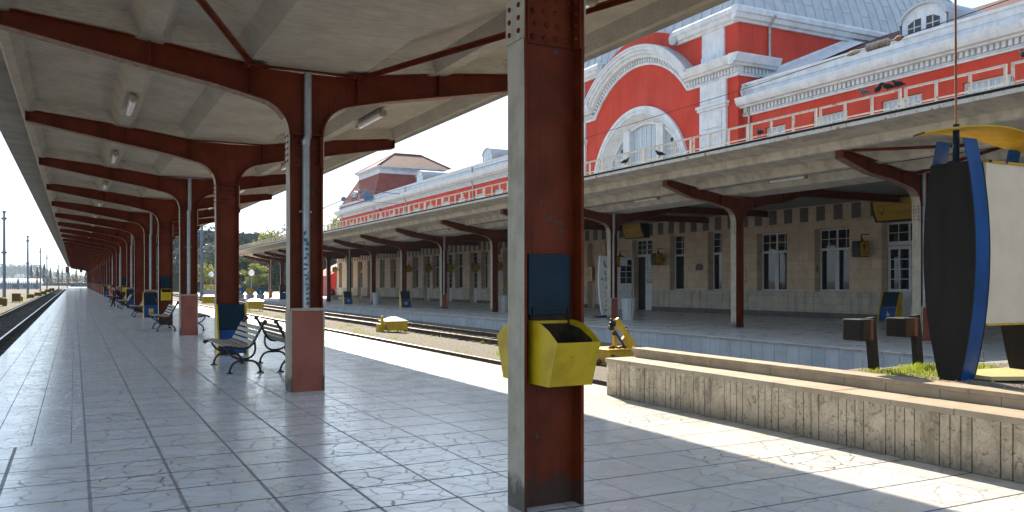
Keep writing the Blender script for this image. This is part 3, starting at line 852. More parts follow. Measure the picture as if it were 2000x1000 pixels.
# ---------------------------------------------------------------- bins on the near platform
def hung_bin(label, x, y, sy, group, wide=0.34, deco=True):
    """a yellow trough with a blue plate above it, hung on the web of a column; sy=-1 faces the camera"""
    t = thing('hanging_bin', label, 'bin', (x, y, 0), group)
    xa, xb = x - wide / 2, x + wide / 2
    yb = y + sy * 0.03
    m = MB(); m.box(xa, xb, y + sy * 0.018, yb + sy * 0.012, 1.36, 1.79)
    m.obj('back_plate', 'blue_dark', t, bevel=0.003)
    m = MB(); m.box(xa + 0.02, xb - 0.01, y + sy * 0.016, y + sy * 0.03, 1.30, 1.385, 0)
    m.tube([(xa + 0.03, yb + sy * 0.02, 1.28), (xa + 0.03, yb + sy * 0.02, 1.41), (xb - 0.02, yb + sy * 0.02, 1.41), (xb - 0.02, yb + sy * 0.02, 1.28)], 0.006, 6, 1)
    m.obj('ash_plate', ['soot', 'black_iron'], t)
    m = MB(); th = 0.004
    yk, ft, fb = y + sy * 0.04, y + sy * 0.44, y + sy * 0.33
    for xx in (xa, xb - th):
        side = [(yk, 0.885), (yk, 1.325), (y + sy * 0.10, 1.325), (y + sy * 0.22, 1.305), (y + sy * 0.33, 1.26), (ft, 1.19), (fb, 0.885)]
        m.prism(side, 'x', xx, xx + th)
    xi, xj = xa + th, xb - th
    m.add([(xi, ft, 1.19), (xj, ft, 1.19), (xj, fb, 0.889), (xi, fb, 0.889), (xi, ft - sy * th, 1.19), (xj, ft - sy * th, 1.19), (xj, fb - sy * th, 0.889), (xi, fb - sy * th, 0.889)],
          [(0, 1, 2, 3), (7, 6, 5, 4), (0, 4, 5, 1), (3, 2, 6, 7)])
    m.box(xi, xj, min(yk, yk + sy * th), max(yk, yk + sy * th), 0.89, 1.32)
    m.box(xi, xj, min(yk + sy * th, fb - sy * 0.01), max(yk + sy * th, fb - sy * 0.01), 0.886, 0.892)
    m.obj('trough', 'yellow_bin', t)
    m = MB(); g = 8
    vs = []
    for j in range(g + 1):
        for i in range(g + 1):
            yy = yk + sy * (0.012 + j / g * 0.355)
            vs.append((xa + 0.012 + (wide - 0.024) * i / g, yy, 1.10 + 0.05 * noise.noise((i * 0.9 + x, j * 0.9, y))))
    m.add(vs, [(j * (g + 1) + i, j * (g + 1) + i + 1, (j + 1) * (g + 1) + i + 1, (j + 1) * (g + 1) + i) for j in range(g) for i in range(g)])
    for xx in (xa + th + 0.001, xb - th - 0.002):
        m.prism([(yk + sy * 0.006, 1.05), (yk + sy * 0.006, 1.29), (y + sy * 0.18, 1.27), (y + sy * 0.34, 1.20), (y + sy * 0.36, 1.05)], 'x', xx, xx + 0.0008)
    m.box(xa + 0.006, xb - 0.006, min(yk + sy * 0.005, yk + sy * 0.007), max(yk + sy * 0.005, yk + sy * 0.007), 1.0, 1.30)
    m.obj('sooty_lining', 'soot', t)
    return t
GB = 'yellow bins hung on the platform columns'
hung_bin('yellow hanging bin with blue plate on the near face of the nearest column', CX, U0 - 0.012, -1, GB)
hung_bin('yellow hanging bin on the far face of the nearest column', CX, U0 + 0.012, 1, GB)
for k, w in ((4, 'fifth'), (8, 'ninth'), (12, 'thirteenth')):
    hung_bin('yellow hanging bin with blue plate on the ' + w + ' column from the camera', CX, U0 + BAY * k - 0.012, -1, GB)

def floor_bin(label, x, y, group, mark='square', w=0.60, h=1.10, lean=0.30, open_top=False, rz=0.0):
    """a standing bin: two yellow side boards leaning back, a blue back and a blue front panel"""
    t = thing('standing_bin', label, 'bin', (x, y, 0), group, rz)
    o = (0, 0, 0); ORIGIN[t.name] = o
    d0 = 0.42
    for s in (-1, 1):
        m = MB()
        m.prism([(-d0, 0.0), (0.0, 0.0), (0.0, h), (-0.10, h), (-0.20, h * 0.78), (-0.33, h * 0.40)], 'x', s * w / 2 - 0.018, s * w / 2 + 0.018)
        m.obj('side_board', 'yellow_paint', t, origin=o, bevel=0.003)
    a = w / 2 - 0.019
    m = MB()
    m.add([(-a, -0.07, h - 0.005), (a, -0.07, h - 0.005), (a, -0.20, h * 0.50), (-a, -0.20, h * 0.50), (-a, -0.04, h - 0.005), (a, -0.04, h - 0.005), (a, -0.17, h * 0.50), (-a, -0.17, h * 0.50)], [(0, 1, 2, 3), (7, 6, 5, 4), (0, 4, 5, 1), (3, 2, 6, 7), (0, 3, 7, 4), (1, 5, 6, 2)])
    m.obj('upper_panel', 'blue_dark', t, origin=o)
    m = MB()
    m.box(-0.13, 0.13, -0.090, -0.0835, h - 0.135, h - 0.085)
    m.obj('slot', 'soot', t, origin=o)
    m = MB()
    zt_ = h * 0.49
    m.add([(-a, -0.25, zt_), (a, -0.25, zt_), (a, -0.36, 0.03), (-a, -0.36, 0.03), (-a, -0.23, zt_), (a, -0.23, zt_), (a, -0.34, 0.03), (-a, -0.34, 0.03)], [(0, 1, 2, 3), (7, 6, 5, 4), (0, 4, 5, 1), (3, 2, 6, 7), (0, 3, 7, 4), (1, 5, 6, 2)])
    m.obj('lower_panel', 'blue_paint', t, origin=o)
    m = MB()
    def onp(u, z):  # a point on the lower panel's face
        f = (zt_ - z) / (zt_ - 0.03); return (u, -0.25 - 0.11 * f - 0.003, z)
    if mark == 'square':
        q = [(-0.085, 0.20), (0.085, 0.20), (0.095, 0.21), (0.095, 0.37), (0.085, 0.38), (-0.085, 0.38), (-0.095, 0.37), (-0.095, 0.21)]
        m.add([onp(*p) for p in q], [tuple(range(8))]); m.obj('panel_mark', 'yellow_paint', t, origin=o)
    elif mark == 'figure':
        for poly in ([(-0.05, 0.24), (-0.02, 0.24), (-0.01, 0.33), (-0.02, 0.38), (-0.05, 0.36)], [(0.0, 0.22), (0.04, 0.22), (0.05, 0.30), (0.02, 0.34), (-0.005, 0.30)], [(0.08, 0.26), (0.095, 0.26), (0.095, 0.36), (0.08, 0.36)], [(-0.05, 0.39), (-0.025, 0.385), (-0.02, 0.41), (-0.04, 0.42)]):
            m.add([onp(*p) for p in poly], [tuple(range(len(poly)))])
        m.obj('panel_mark', 'sign_white', t, origin=o)
    return t
GS = 'blue and yellow standing bins'
floor_bin('blue standing bin with yellow sides behind the nearest bench', CX + 0.05, U0 + BAY * 2 - 0.17, GS, None)
floor_bin('blue standing bin with yellow square, at the sixth column from the camera', CX, U0 + BAY * 5 - 0.17, GS)
floor_bin('dark blue standing bin with yellow sides at the eighth column from the camera', CX, U0 + BAY * 7 - 0.17, GS, None)
floor_bin('small distant blue standing bin beyond the seated reader', CX - 0.1, U0 + BAY * 12.6, GS, None)

# ---------------------------------------------------------------- benches
def bench(label, x, y, face, group, L=1.95):
    """slatted bench on two scrolled iron ends; face -1 looks to the left track, +1 to the station. x is the line where the backs meet"""
    t = thing('bench', label, 'bench', (x, y, 0), group, 0 if face < 0 else math.pi)
    o = (0, 0, 0); ORIGIN[t.name] = o
    # profile, facing -x: from the seat's front lip to the top of the back
    prof = [(-0.80, 0.445), (-0.775, 0.47), (-0.70, 0.475), (-0.60, 0.462), (-0.50, 0.445), (-0.41, 0.438), (-0.34, 0.455), (-0.285, 0.50), (-0.245, 0.565), (-0.205, 0.64), (-0.165, 0.715), (-0.125, 0.79), (-0.09, 0.86)]
    # slats
    cum = [0]
    for a, b in zip(prof, prof[1:]): cum.append(cum[-1] + math.hypot(b[0] - a[0], b[1] - a[1]))
    def at(s):
        for i in range(len(prof) - 1):
            if s <= cum[i + 1]:
                f = (s - cum[i]) / (cum[i + 1] - cum[i]); a, b = prof[i], prof[i + 1]
                d = math.hypot(b[0] - a[0], b[1] - a[1])
                return (a[0] + (b[0] - a[0]) * f, a[1] + (b[1] - a[1]) * f), ((b[0] - a[0]) / d, (b[1] - a[1]) / d)
        return prof[-1], (0.4, 0.9)
    S = [0.055, 0.135, 0.215, 0.295, 0.375, 0.475, 0.57, 0.665, 0.76, 0.855]
    for s in S:
        (cx, cz), (tx, tz) = at(min(s, cum[-1] - 0.02))
        nx, nz = -tz, tx
        w, th = 0.033, 0.011
        poly = [(cx + tx * a * w + nx * (b * th + 0.022), cz + tz * a * w + nz * (b * th + 0.022)) for a, b in ((-1, -1), (1, -1), (1, 1), (-1, 1))]
        m = MB(); m.prism(poly, 'y', -L / 2, L / 2)
        m.obj('slat', 'wood', t, origin=o, bevel=0.004)
    for s in (-1, 1):
        yy = s * (L / 2 - 0.06)
        m = MB()
        m.tube([(p[0], yy, p[1] - 0.005) for p in prof] + [(-0.075, yy, 0.875)], [0.024] * (len(prof)) + [0.03], 8)
        for c in ((-0.82, 0.45), (-0.06, 0.885)): m.ball((c[0], yy, c[1]), 0.040, 8, 0, 1, 0.8, 1)
        def arc(c, r, a0, a1, n=8): return [(c[0] + r * math.cos(a0 + (a1 - a0) * i / n), yy, c[1] + r * math.sin(a0 + (a1 - a0) * i / n)) for i in range(n + 1)]
        # two bows back to back: lower legs splay out, upper bow carries the seat
        m.tube([(-0.66, yy, 0.02), (-0.655, yy, 0.07)] + [(-0.63, yy, 0.13), (-0.585, yy, 0.185), (-0.52, yy, 0.215), (-0.44, yy, 0.22), (-0.36, yy, 0.22), (-0.28, yy, 0.215), (-0.215, yy, 0.185), (-0.17, yy, 0.13)] + [(-0.145, yy, 0.07), (-0.14, yy, 0.02)], 0.020, 8)
        m.tube([(-0.70, yy, 0.445), (-0.67, yy, 0.37), (-0.61, yy, 0.30), (-0.53, yy, 0.262), (-0.44, yy, 0.25), (-0.36, yy, 0.252), (-0.29, yy, 0.285), (-0.245, yy, 0.34), (-0.225, yy, 0.42), (-0.235, yy, 0.52), (-0.25, yy, 0.56)], 0.019, 8)
        m.tube([(-0.46, yy, 0.236), (-0.34, yy, 0.236)], 0.028, 8)
        for fx in (-0.66, -0.14): m.box(fx - 0.055, fx + 0.055, yy - 0.03, yy + 0.03, 0.0, 0.018); m.ball((fx, yy, 0.03), 0.028, 6)
        m.obj('iron_end', 'black_iron', t, origin=o)
    return t
GBN = 'slatted benches along the platform columns'
b1 = bench('nearest slatted bench with black scrolled iron ends, facing the left track', 3.02, 16.05, -1, GBN)
b2 = bench('slatted bench back to back with the nearest one, facing the station', 3.07, 15.98, 1, GBN)
for i, (y, lab) in enumerate(((30.0, 'behind the fourth column'), (41.7, 'beside the bin with the yellow square'), (53.2, 'in front of the seated reader'), (56.9, 'carrying the seated reader'), (71.0, 'beyond the seated reader'))):
    dup(b1, (3.0, y, 0), 'slatted bench ' + lab + ', facing the left track', 0)
    if i < 2: dup(b1, (3.06, y - 0.1, 0), 'slatted bench facing the station, ' + lab, math.pi)

# ---------------------------------------------------------------- the stone-clad planter on the right
planter = thing('planter_bench', 'long stone planter with a ribbed rock-faced seat wall in front', 'planter', (6.65, 9.94, 0))
YB0, YB1 = -3.0, 9.94
m = MB(); m.box(6.70, 7.08, YB0, YB1 - 0.04, 0.0, 0.465); m.obj('core', 'rock_stone', planter)
m = MB()
def rock_slab(m, y0, y1, z0, z1, x, d=0.05, cells=5, end=False):
    nu = max(2, int((y1 - y0) / 0.045)); nz = 10
    vs = []
    for j in range(nz + 1):
        for i in range(nu + 1):
            y = y0 + (y1 - y0) * i / nu; z = z0 + (z1 - z0) * j / nz
            edge = min(i, nu - i, j, nz - j)
            k = noise.fractal(Vector((y * 5, z * 5, x * 3)), 0.9, 2.0, 5) * 0.5
            vs.append((x - (0.012 if edge == 0 else 0.021 + 0.026 * k), y, z))
    o = len(m.v)
    m.add(vs, [(j * (nu + 1) + i, (j + 1) * (nu + 1) + i, (j + 1) * (nu + 1) + i + 1, j * (nu + 1) + i + 1) for j in range(nz) for i in range(nu)])
    # returns at the four edges
    for y in (y0, y1): m.quad((x - 0.012, y, z0), (x + 0.05, y, z0), (x + 0.05, y, z1), (x - 0.012, y, z1))
    m.quad((x - 0.012, y0, z1), (x - 0.012, y1, z1), (x + 0.05, y1, z1), (x + 0.05, y0, z1))
y = YB1
while y > YB0:
    for w in (0.245, 0.10, 0.10, 0.10):
        if y - w < YB0: y = YB0; break
        rock_slab(m, y - w + 0.009, y - 0.003, 0.004, 0.462, 6.655)
        y -= w
m.obj('rock_cladding', 'rock_stone', planter)
m = MB()
y = YB1
while y > YB0:
    w = R.uniform(0.55, 0.85)
    m.box(6.612 + R.uniform(-0.004, 0.004), 7.079, max(YB0, y - w + 0.004), y, 0.466, 0.52 + R.uniform(-0.002, 0.002)); y -= w
m.obj('seat_slabs', 'seat_stone', planter, bevel=0.006)
m = MB(); y = YB1 - 0.02
while y > YB0:
    w = R.uniform(0.5, 0.62)
    m.box(7.085 + R.uniform(-0.003, 0.003), 7.30, max(YB0, y - w + 0.005), y, 0.0, 0.60); y -= w
m.obj('upstand', 'seat_stone', planter, bevel=0.004)
m = MB(); y = YB1
while y > YB0:
    w = R.uniform(0.9, 1.15)
    m.box(7.068, 7.335, max(YB0, y - w + 0.004), y, 0.601, 0.645 + R.uniform(-0.002, 0.002)); y -= w
m.obj('coping', 'seat_stone', planter, bevel=0.006)
m = MB(); m.box(7.31, 10.6, 6.42, 6.60, 0.0, 0.60); m.box(10.42, 10.6, YB0, 6.42, 0.0, 0.60); m.obj('rear_wall', 'concrete_edge', planter)
# soil in the bed, gently mounded
m = MB(); n = 28; vs = []
def soil_z(x, y):
    k = max(0.0, 1 - ((x - 8.2) / 1.6) ** 2) * max(0.0, 1 - ((y - 5.9) / 2.2) ** 2)
    return 0.605 + 0.05 * k + 0.02 * noise.noise((x * 2.2, y * 2.2, 0)) + 0.008 * noise.noise((x * 9, y * 9, 3))
for j in range(n * 2 + 1):
    for i in range(n + 1):
        x = 7.31 + 3.11 * i / n; y = YB0 + (6.42 - YB0) * j / (2 * n)
        vs.append((x, y, soil_z(x, y)))
m.add(vs, [(j * (n + 1) + i, j * (n + 1) + i + 1, (j + 1) * (n + 1) + i + 1, (j + 1) * (n + 1) + i) for j in range(2 * n) for i in range(n)])
m.obj('soil', 'soil', planter)
# grass, pebbles, small weeds
m = MB()
for i in range(5200):
    x = R.uniform(7.42, 9.2); y = R.uniform(4.9, 6.4)
    d = noise.noise((x * 1.6, y * 1.6, 5)) * 0.6 + (1.0 - abs(y - 6.0) * 1.25) - abs(x - 8.0) * 0.22
    if d < 0.35 + R.random() * 0.35: continue
    if y < 5.45 and R.random() < 0.75: continue
    z = soil_z(x, y) - 0.005
    h = R.uniform(0.022, 0.06) * (1.2 if d > 0.8 else 0.8); a = R.uniform(0, 6.28); w = R.uniform(0.004, 0.009)
    lx, ly = math.cos(a), math.sin(a); bx, by = R.uniform(-0.025, 0.025), R.uniform(-0.025, 0.025)
    m.add([(x - lx * w, y - ly * w, z), (x + lx * w, y + ly * w, z), (x + bx * .5 + lx * w * .7, y + by * .5 + ly * w * .7, z + h * .6), (x + bx * .5 - lx * w * .7, y + by * .5 - ly * w * .7, z + h * .6), (x + bx, y + by, z + h)], [(0, 1, 2, 3), (3, 2, 4)])
g = m.obj('grass', 'grass'); tag(g, 'short yellow-green sunlit grass growing in the stone planter', 'grass', None, 'stuff')
m = MB()
for i in range(2600):
    x = R.uniform(7.36, 10.3); y = R.uniform(3.2, 6.35)
    if y > 5.45 and x < 8.3 and R.random() < 0.8: continue
    r = R.uniform(0.006, 0.017); z = soil_z(x, y)
    vs = [(x + r * math.cos(a) * R.uniform(.7, 1.2), y + r * math.sin(a) * R.uniform(.7, 1.2), z - r * .3) for a in (0, 1.26, 2.5, 3.77, 5.0)] + [(x + R.uniform(-.4, .4) * r, y + R.uniform(-.4, .4) * r, z + r * R.uniform(.5, .9))]
    m.add(vs, [(0, 1, 5), (1, 2, 5), (2, 3, 5), (3, 4, 5), (4, 0, 5)])
g = m.obj('gravel', 'pebble'); tag(g, 'grey pebbles strewn over the planter soil beside the signboard', 'gravel', None, 'stuff')
def weed(label, x, y, h, n, leafmat):
    t = thing('weed', label, 'plant', (x, y, soil_z(x, y)), 'weeds in the planter')
    z = soil_z(x, y)
    m = MB(); m.tube([(x, y, z - 0.02), (x + 0.01, y, z + h * .5), (x + 0.005, y + 0.01, z + h)], [0.004, 0.003, 0.0015], 5); m.obj('stem', 'bark', t)
    m = MB()
    for i in range(n):
        a = R.uniform(0, 6.28); zz = z + h * R.uniform(0.25, 1.0); l = R.uniform(0.02, 0.04)
        p = Vector((x, y, zz)); d = Vector((math.cos(a), math.sin(a), R.uniform(-.3, .6))) * l; s = Vector((-math.sin(a), math.cos(a), 0)) * l * .35
        m.add([p, p + d * .5 + s, p + d, p + d * .5 - s], [(0, 1, 2, 3)])
    m.obj('leaves', leafmat, t)
weed('tall dry weed stalk at the left edge of the planter grass', 7.55, 6.36, 0.12, 10, 'leaf_autumn')
weed('small green weed among pebbles right of the signboard fin', 7.95, 5.62, 0.08, 14, 'grass')
weed('reddish weed among pebbles beside the signboard', 8.12, 5.78, 0.09, 16, 'flower_pink')
weed('dry pale weed stalk beside the right-hand signboard foot', 8.62, 5.7, 0.22, 12, 'leaf_autumn')

# ---------------------------------------------------------------- the big signboard standing in the planter
sb = thing('signboard', 'large cream signboard between dark lens-shaped fins with blue rims', 'signboard', (7.6, 5.25, 0.62))
def lens(z, front):
    # front / back outline of a fin in u at height z
    k = (z - 1.88) / 1.22
    return 5.045 + 0.155 * k * k if front else 5.585 - 0.165 * k * k
def fin(x0, x1):
    zs = [0.62 + (2.74 - 0.62) * i / 20 for i in range(21)]
    m = MB(); poly = [(lens(z, True) - 0.001, z) for z in zs] + [(lens(z, False) + 0.001, z) for z in reversed(zs)]
    m.prism(poly, 'x', x0, x0 + 0.018); m.prism(poly, 'x', x1 - 0.018, x1); m.obj('fin_board', 'dark_board', sb)
    for fr in (True, False):
        zz = [0.62 + (2.97 - 0.62) * i / 22 for i in range(23)]
        m = MB()
        a = [(lens(z, fr), z) for z in zz]; b = [(lens(z, fr) + (0.012 if fr else -0.012), z) for z in reversed(zz)]
        m.prism(a + b, 'x', x0 + 0.0185, x1 - 0.0185); m.obj('fin_rim', 'blue_paint', sb)
fin(7.50, 7.735); fin(8.64, 8.875)
m = MB(); m.box(7.737, 8.638, 5.09, 5.13, 1.19, 2.735); m.obj('panel', 'cream_board', sb)
m = MB(); m.box(7.737, 8.638, 5.08, 5.14, 1.172, 1.189, 0); m.obj('lower_border', 'yellow_paint', sb)
m = MB(); m.box(7.737, 8.638, 5.075, 5.145, 2.736, 2.758, 0); m.obj('upper_border', 'yellow_paint', sb)
m = MB(); m.box(7.75, 7.80, 5.07, 5.15, 2.738, 2.762)
for x in (8.02, 8.31): m.box(x, x + 0.03, 5.0745, 5.1455, 2.7375, 2.7585)
m.obj('border_wear', 'dark_board', sb)
m = MB(); pts = []
for i in range(25):
    f = i / 24; x = 7.08 + 2.15 * f; w = math.sin(math.pi * (0.06 + 0.88 * f)) ** 0.8 * 0.24
    pts.append((x, w, 2.97 + 0.11 * math.sin(math.pi * min(1, f * 1.2)) - 0.02 * f))
for i in range(24):
    (xa, wa, za), (xb, wb, zb) = pts[i], pts[i + 1]
    A = [(xa, 5.32 - wa, za + .02), (xb, 5.32 - wb, zb + .02), (xb, 5.32 + wb, zb), (xa, 5.32 + wa, za)]
    B = [(p[0], p[1], p[2] + 0.014) for p in A]
    m.quad(*A); m.quad(*B[::-1])
    m.quad(A[0], A[1], B[1], B[0]); m.quad(A[2], A[3], B[3], B[2])
m.obj('top_board', 'yellow_paint', sb)
m = MB(); m.tube([(7.595, 5.30, 2.6), (7.595, 5.30, 3.12)], 0.030, 10); m.obj('post_collar', 'blue_dark', sb)
m = MB(); m.tube([(7.595, 5.30, 3.10), (7.575, 5.30, 5.6)], 0.011, 8); m.obj('mast', 'rust_rod', sb)
m = MB()
P = [(7.72, 5.02), (8.0, 4.88), (9.6, 5.00), (9.6, 5.45), (8.2, 5.50), (7.72, 5.22)]
m.prism(P, 'z', 0.655, 0.695); m.obj('base_board', 'pale_yellow', sb, bevel=0.004)

# ---------------------------------------------------------------- two blind signal lamps on leaning posts
def lamp_post(label, x, y, top, bx0, bx1, z0, z1, lean, back=False):
    t = thing('signal_lamp', label, 'signal lamp', (x, y, 0.6), 'leaning signal lamps in the planter')
    m = MB()
    m.bar((x, y, 0.55), (x - lean, y, top), 0.10, 0.07, 0, (0, 1, 0)); m.obj('post', 'dark_board', t, bevel=0.004)
    m = MB(); m.box(bx0, bx1, y - 0.13, y + 0.12, z0, z1); m.obj('lamp_case', 'dark_board', t, bevel=0.02)
    m = MB(); m.box(bx0 + 0.02, bx0 + (bx1 - bx0) * .55, y - 0.138, y - 0.1305, z0 + 0.02, z1 - 0.02)
    m.obj('lens_plate', 'soot', t)
    m = MB(); m.box(bx0 + (bx1 - bx0) * .58, bx0 + (bx1 - bx0) * .78, y - 0.137, y - 0.1305, z0 + 0.01, z1 - 0.01); m.obj('rust_stain_plate', 'bag_rust', t)
    return t
lamp_post('dark leaning signal lamp in the grass, nearer the planter end', 7.63, 6.27, 1.21, 7.27, 7.50, 0.97, 1.20, 0.075)
lamp_post('dark leaning signal lamp with a grimy case, closer to the signboard', 8.45, 6.35, 1.22, 8.04, 8.31, 0.985, 1.195, 0.07)
# ---------------------------------------------------------------- the station's own canopy
SX = 20.33; WV = 29.2
def zt2(d):
    d = abs(d)
    if d < 0.78: return 4.49 + 0.04 * d / 0.78
    return 4.53 + 0.181 * (d - 0.78)
SU = [-6.4, 0.8, 7.95, 15.22, 22.35, 30.0, 34.3, 41.4, 48.55, 55.7, 62.45, 68.95, 75.3, 82.0, 88.4, 94.6, 100.8]
c2 = slab('station_canopy', 4.20, SX, zt2, SU, -11.0, 103.0, 0.17, ['concrete_pale', 'concrete_pale'], 3.1 / 3.87)
tag(c2, 'pale ribbed concrete canopy along the front of the station building', 'canopy')
GC = 'red steel columns of the station canopy'
pipes = {15.22, 30.0, 48.55, 68.95, 88.4, 100.8}
notes = {15.22: 'beside the signboard, with drainpipe and red foot', 22.35: 'standing bare between the planter posts and the window pair', 30.0: 'with a drainpipe and a white fluted vase at its foot', 34.3: 'hidden behind the nearest platform column', 41.4: 'with a white fluted vase on its station side', 48.55: 'with drainpipe and short brown boxed foot', 55.7: 'above the leaning bin with the yellow square', 62.45: 'rising from behind a white fluted vase, seen far off', 68.95: 'with drainpipe above a far blue bin', 75.3: 'standing dark before the red kiosk', 82.0: 'just beyond the dark one by the kiosk', 88.4: 'near the far canopy end, with drainpipe', 94.6: 'second to last under the far canopy end', 100.8: 'last at the far canopy end, with drainpipe', 7.95: 'out of sight right of the signboard', 0.8: 'level with the camera, across the tracks', -6.4: 'behind the camera, across the tracks'}
pp = {}
for u in (22.35, 15.22):
    pipe = u in pipes
    t = thing('canopy_column', 'red steel station canopy column ' + notes[u], 'column', (SX, u, 0), GC)
    frame_parts(t, zt2, 3.1, 0.15, 3.66, 0.13, pipe, pipe, True, 0.92)
    pp[pipe] = t
    m = MB(); m.box(SX + 3.09, WV - 0.01, u - 0.012, u + 0.012, 4.69, 5.0); m.box(SX + 3.09, WV - 0.01, u - 0.13, u + 0.13, 4.665, 4.689); m.box(SX + 3.09, WV - 0.01, u - 0.13, u + 0.13, 5.001, 5.02)
    m.obj('wall_beam', 'red_steel', t)
for u in SU:
    if u in (22.35, 15.22): continue
    dup(pp[u in pipes], (SX, u, 0), 'red steel station canopy column ' + notes[u])
r15 = pp[True]
brace(r15, (SX - 2.95, 15.1, 4.93), (SX + 0.2, 8.1, 4.55)); brace(r15, (SX - 0.4, 15.05, 4.50), (SX - 2.95, 8.1, 4.93))
# painted edge of the gutter
m = MB(); ge = SX - 4.20; gz = zt2(4.2) + 0.16
m.box(ge - 0.03, ge + 0.02, -11, 102.9, gz - 0.012, gz + 0.085); m.obj('gutter_edge', 'rail_white', c2)
m = MB(); m.box(ge - 0.04, ge + 0.12, -11, 102.9, gz + 0.086, gz + 0.14); m.obj('gutter', 'wire_dark', c2)
m = MB(); m.tube([(SX - 1.62, y, 4.655 + (0.012 if k % 2 else 0)) for k, y in enumerate(range(-10, 103, 4))], 0.012, 5); m.obj('cable', 'wire_dark', c2)
# railing sections on the canopy's edge
def railing(label, u, L):
    t = thing('railing_section', label, 'railing', (16.30, u, 5.45), 'rusty white railing sections on the station canopy')
    o = (0, 0, 0); ORIGIN[t.name] = o
    w = 0.026
    m = MB(); m.box(-w, w, 0, L, 0.385, 0.43); m.obj('top_rail', 'rail_white', t, origin=o)
    m = MB(); m.box(-w * .7, w * .7, 0, L, 0.03, 0.055); m.obj('bottom_rail', 'rail_white', t, origin=o)
    for k in range(4):
        y = min(max(L * k / 3, 0.025), L - 0.025)
        m = MB(); m.box(-w, w, y - 0.024, y + 0.024, -0.03, 0.3845); m.obj('post', 'rail_white', t, origin=o)
    m = MB(); n = int(L / 0.05)
    for k in range(1, n): m.box(-0.001, 0.001, L * k / n - 0.0011, L * k / n + 0.0011, 0.05, 0.39)
    m.obj('wire_mesh', 'rust_rod', t, origin=o)
    return t
first = None; u = 3.1; k = 0
while u < 101:
    lab = 'rusty white railing section on the station canopy edge, ' + ordinal(k) + ' from the right'
    if first is None: first = railing(lab, u, 2.30)
    else: dup(first, (16.30, u, 5.45), lab)
    u += 2.40; k += 1
# roof between canopy and wall, tube lights, cables
lp2 = None
for i, u in enumerate((18.6, 25.6, 45.0, 52.0)):
    lab = 'dusty tube light under the station canopy, ' + ordinal(i) + ' from the right'
    if lp2 is None: lp2 = tube_light(lab, SX - 1.45, u, 4.64, 1.5, 'tube lights under the station canopy')
    else: dup(lp2, (SX - 1.45, u, 4.64), lab)

# ---------------------------------------------------------------- station building
WU = 29.6
st = thing('station_building', 'long red and white station building with stone ground floor and lead dome', 'building', (29.2, 45, 0))
END_U = 104.2
# ground floor: openings (left u, right u, sill, head, kind)
OP = [(30.75, 28.81, 1.17, 3.92, 'win2'), (27.17, 25.27, 1.17, 3.92, 'win2'), (23.66, 21.6, 0.0, 3.98, 'door1'), (19.8, 17.9, 1.17, 3.92, 'win2'), (16.3, 14.4, 1.17, 3.92, 'win2'),
      (34.30, 33.24, 1.17, 4.2, 'win1'), (37.46, 36.24, 1.17, 4.2, 'win1'), (41.0, 39.06, 0.0, 4.1, 'doors'), (43.85, 42.65, 1.17, 4.2, 'win1'), (45.9, 45.0, 0.0, 4.1, 'blind'),
      (49.6, 48.4, 1.17, 4.2, 'win1'), (53.2, 52.0, 1.17, 4.2, 'win1'), (57.89, 56.4, 0.0, 4.2, 'door2'), (61.84, 60.69, 1.17, 4.2, 'win1'), (64.16, 62.61, 0.0, 4.2, 'door2'), (67.10, 65.58, 1.17, 4.2, 'win1'),
      (69.42, 67.79, 0.0, 4.2, 'door2'), (72.29, 70.84, 1.17, 4.2, 'win1'), (74.61, 73.06, 0.0, 4.2, 'door2'), (77.53, 76.03, 1.17, 4.2, 'win1'), (80.6, 79.3, 0.0, 4.2, 'blind'), (83.99, 82.38, 1.17, 4.2, 'win1'),
      (87.37, 85.91, 1.17, 4.2, 'win1'), (91.75, 90.5, 0.0, 4.2, 'blind'), (95.46, 93.68, 0.0, 4.2, 'door2'), (98.44, 97.2, 1.17, 4.2, 'win1'), (103.3, 101.9, 1.17, 4.2, 'win1')]
OP.sort(key=lambda o: o[1])
DEP = 0.36
wall = MB(); dado = MB(); plinth = MB()
def wall_piece(m, a, b, z0, z1, x=WV):
    m.quad((x, a, z0), (x, b, z0), (x, b, z1), (x, a, z1))
U_LO = -8.0
cur = U_LO
for (l, r, z0, z1, kind) in OP + [(None, END_U, 0, 0, None)]:
    wall_piece(wall, cur, r, 1.20, 5.42)
    # panelled dado
    y = cur
    dado.box(WV - 0.03, WV + 0.02, cur, r, 1.135, 1.20)
    wall_piece(dado, cur, r, 0.24, 1.135, WV - 0.004)
    n = max(1, round((r - cur) / 0.56)); st_ = (r - cur) / n
    for i in range(n + 1):
        yy = cur + st_ * i
        for dy in (-0.075, 0.035):
            a, b = max(cur, yy + dy), min(r, yy + dy + 0.045)
            if b > a + 0.01: dado.box(WV - 0.030, WV - 0.0045, a, b, 0.25, 1.134)
    plinth.box(WV - 0.045, WV + 0.02, cur, r, 0.0, 0.24)
    if l is None: break
    wall_piece(wall, r, l, z1, 5.42)
    if z0 > 0:
        wall_piece(dado, r, l, 0.24, z0 - 0.02, WV - 0.004); plinth.box(WV - 0.045, WV + 0.02, r + 0.001, l - 0.001, 0.0, 0.238)
        dado.box(WV - 0.035, WV + DEP, r + 0.001, l - 0.001, z0 - 0.06, z0 - 0.0)
    for yy in (r, l): wall.quad((WV, yy, z0), (WV + DEP + 0.1, yy, z0), (WV + DEP + 0.1, yy, z1), (WV, yy, z1))
    wall.quad((WV, r, z1), (WV, l, z1), (WV + DEP + 0.1, l, z1), (WV + DEP + 0.1, r, z1))
    if kind == 'blind': wall_piece(wall, r, l, 0, z1, WV + DEP)
    if z0 == 0:
        dado.obj('dado', 'stone_dado', st); plinth.obj('plinth', 'plinth_stone', st); dado, plinth = MB(), MB()
    cur = l
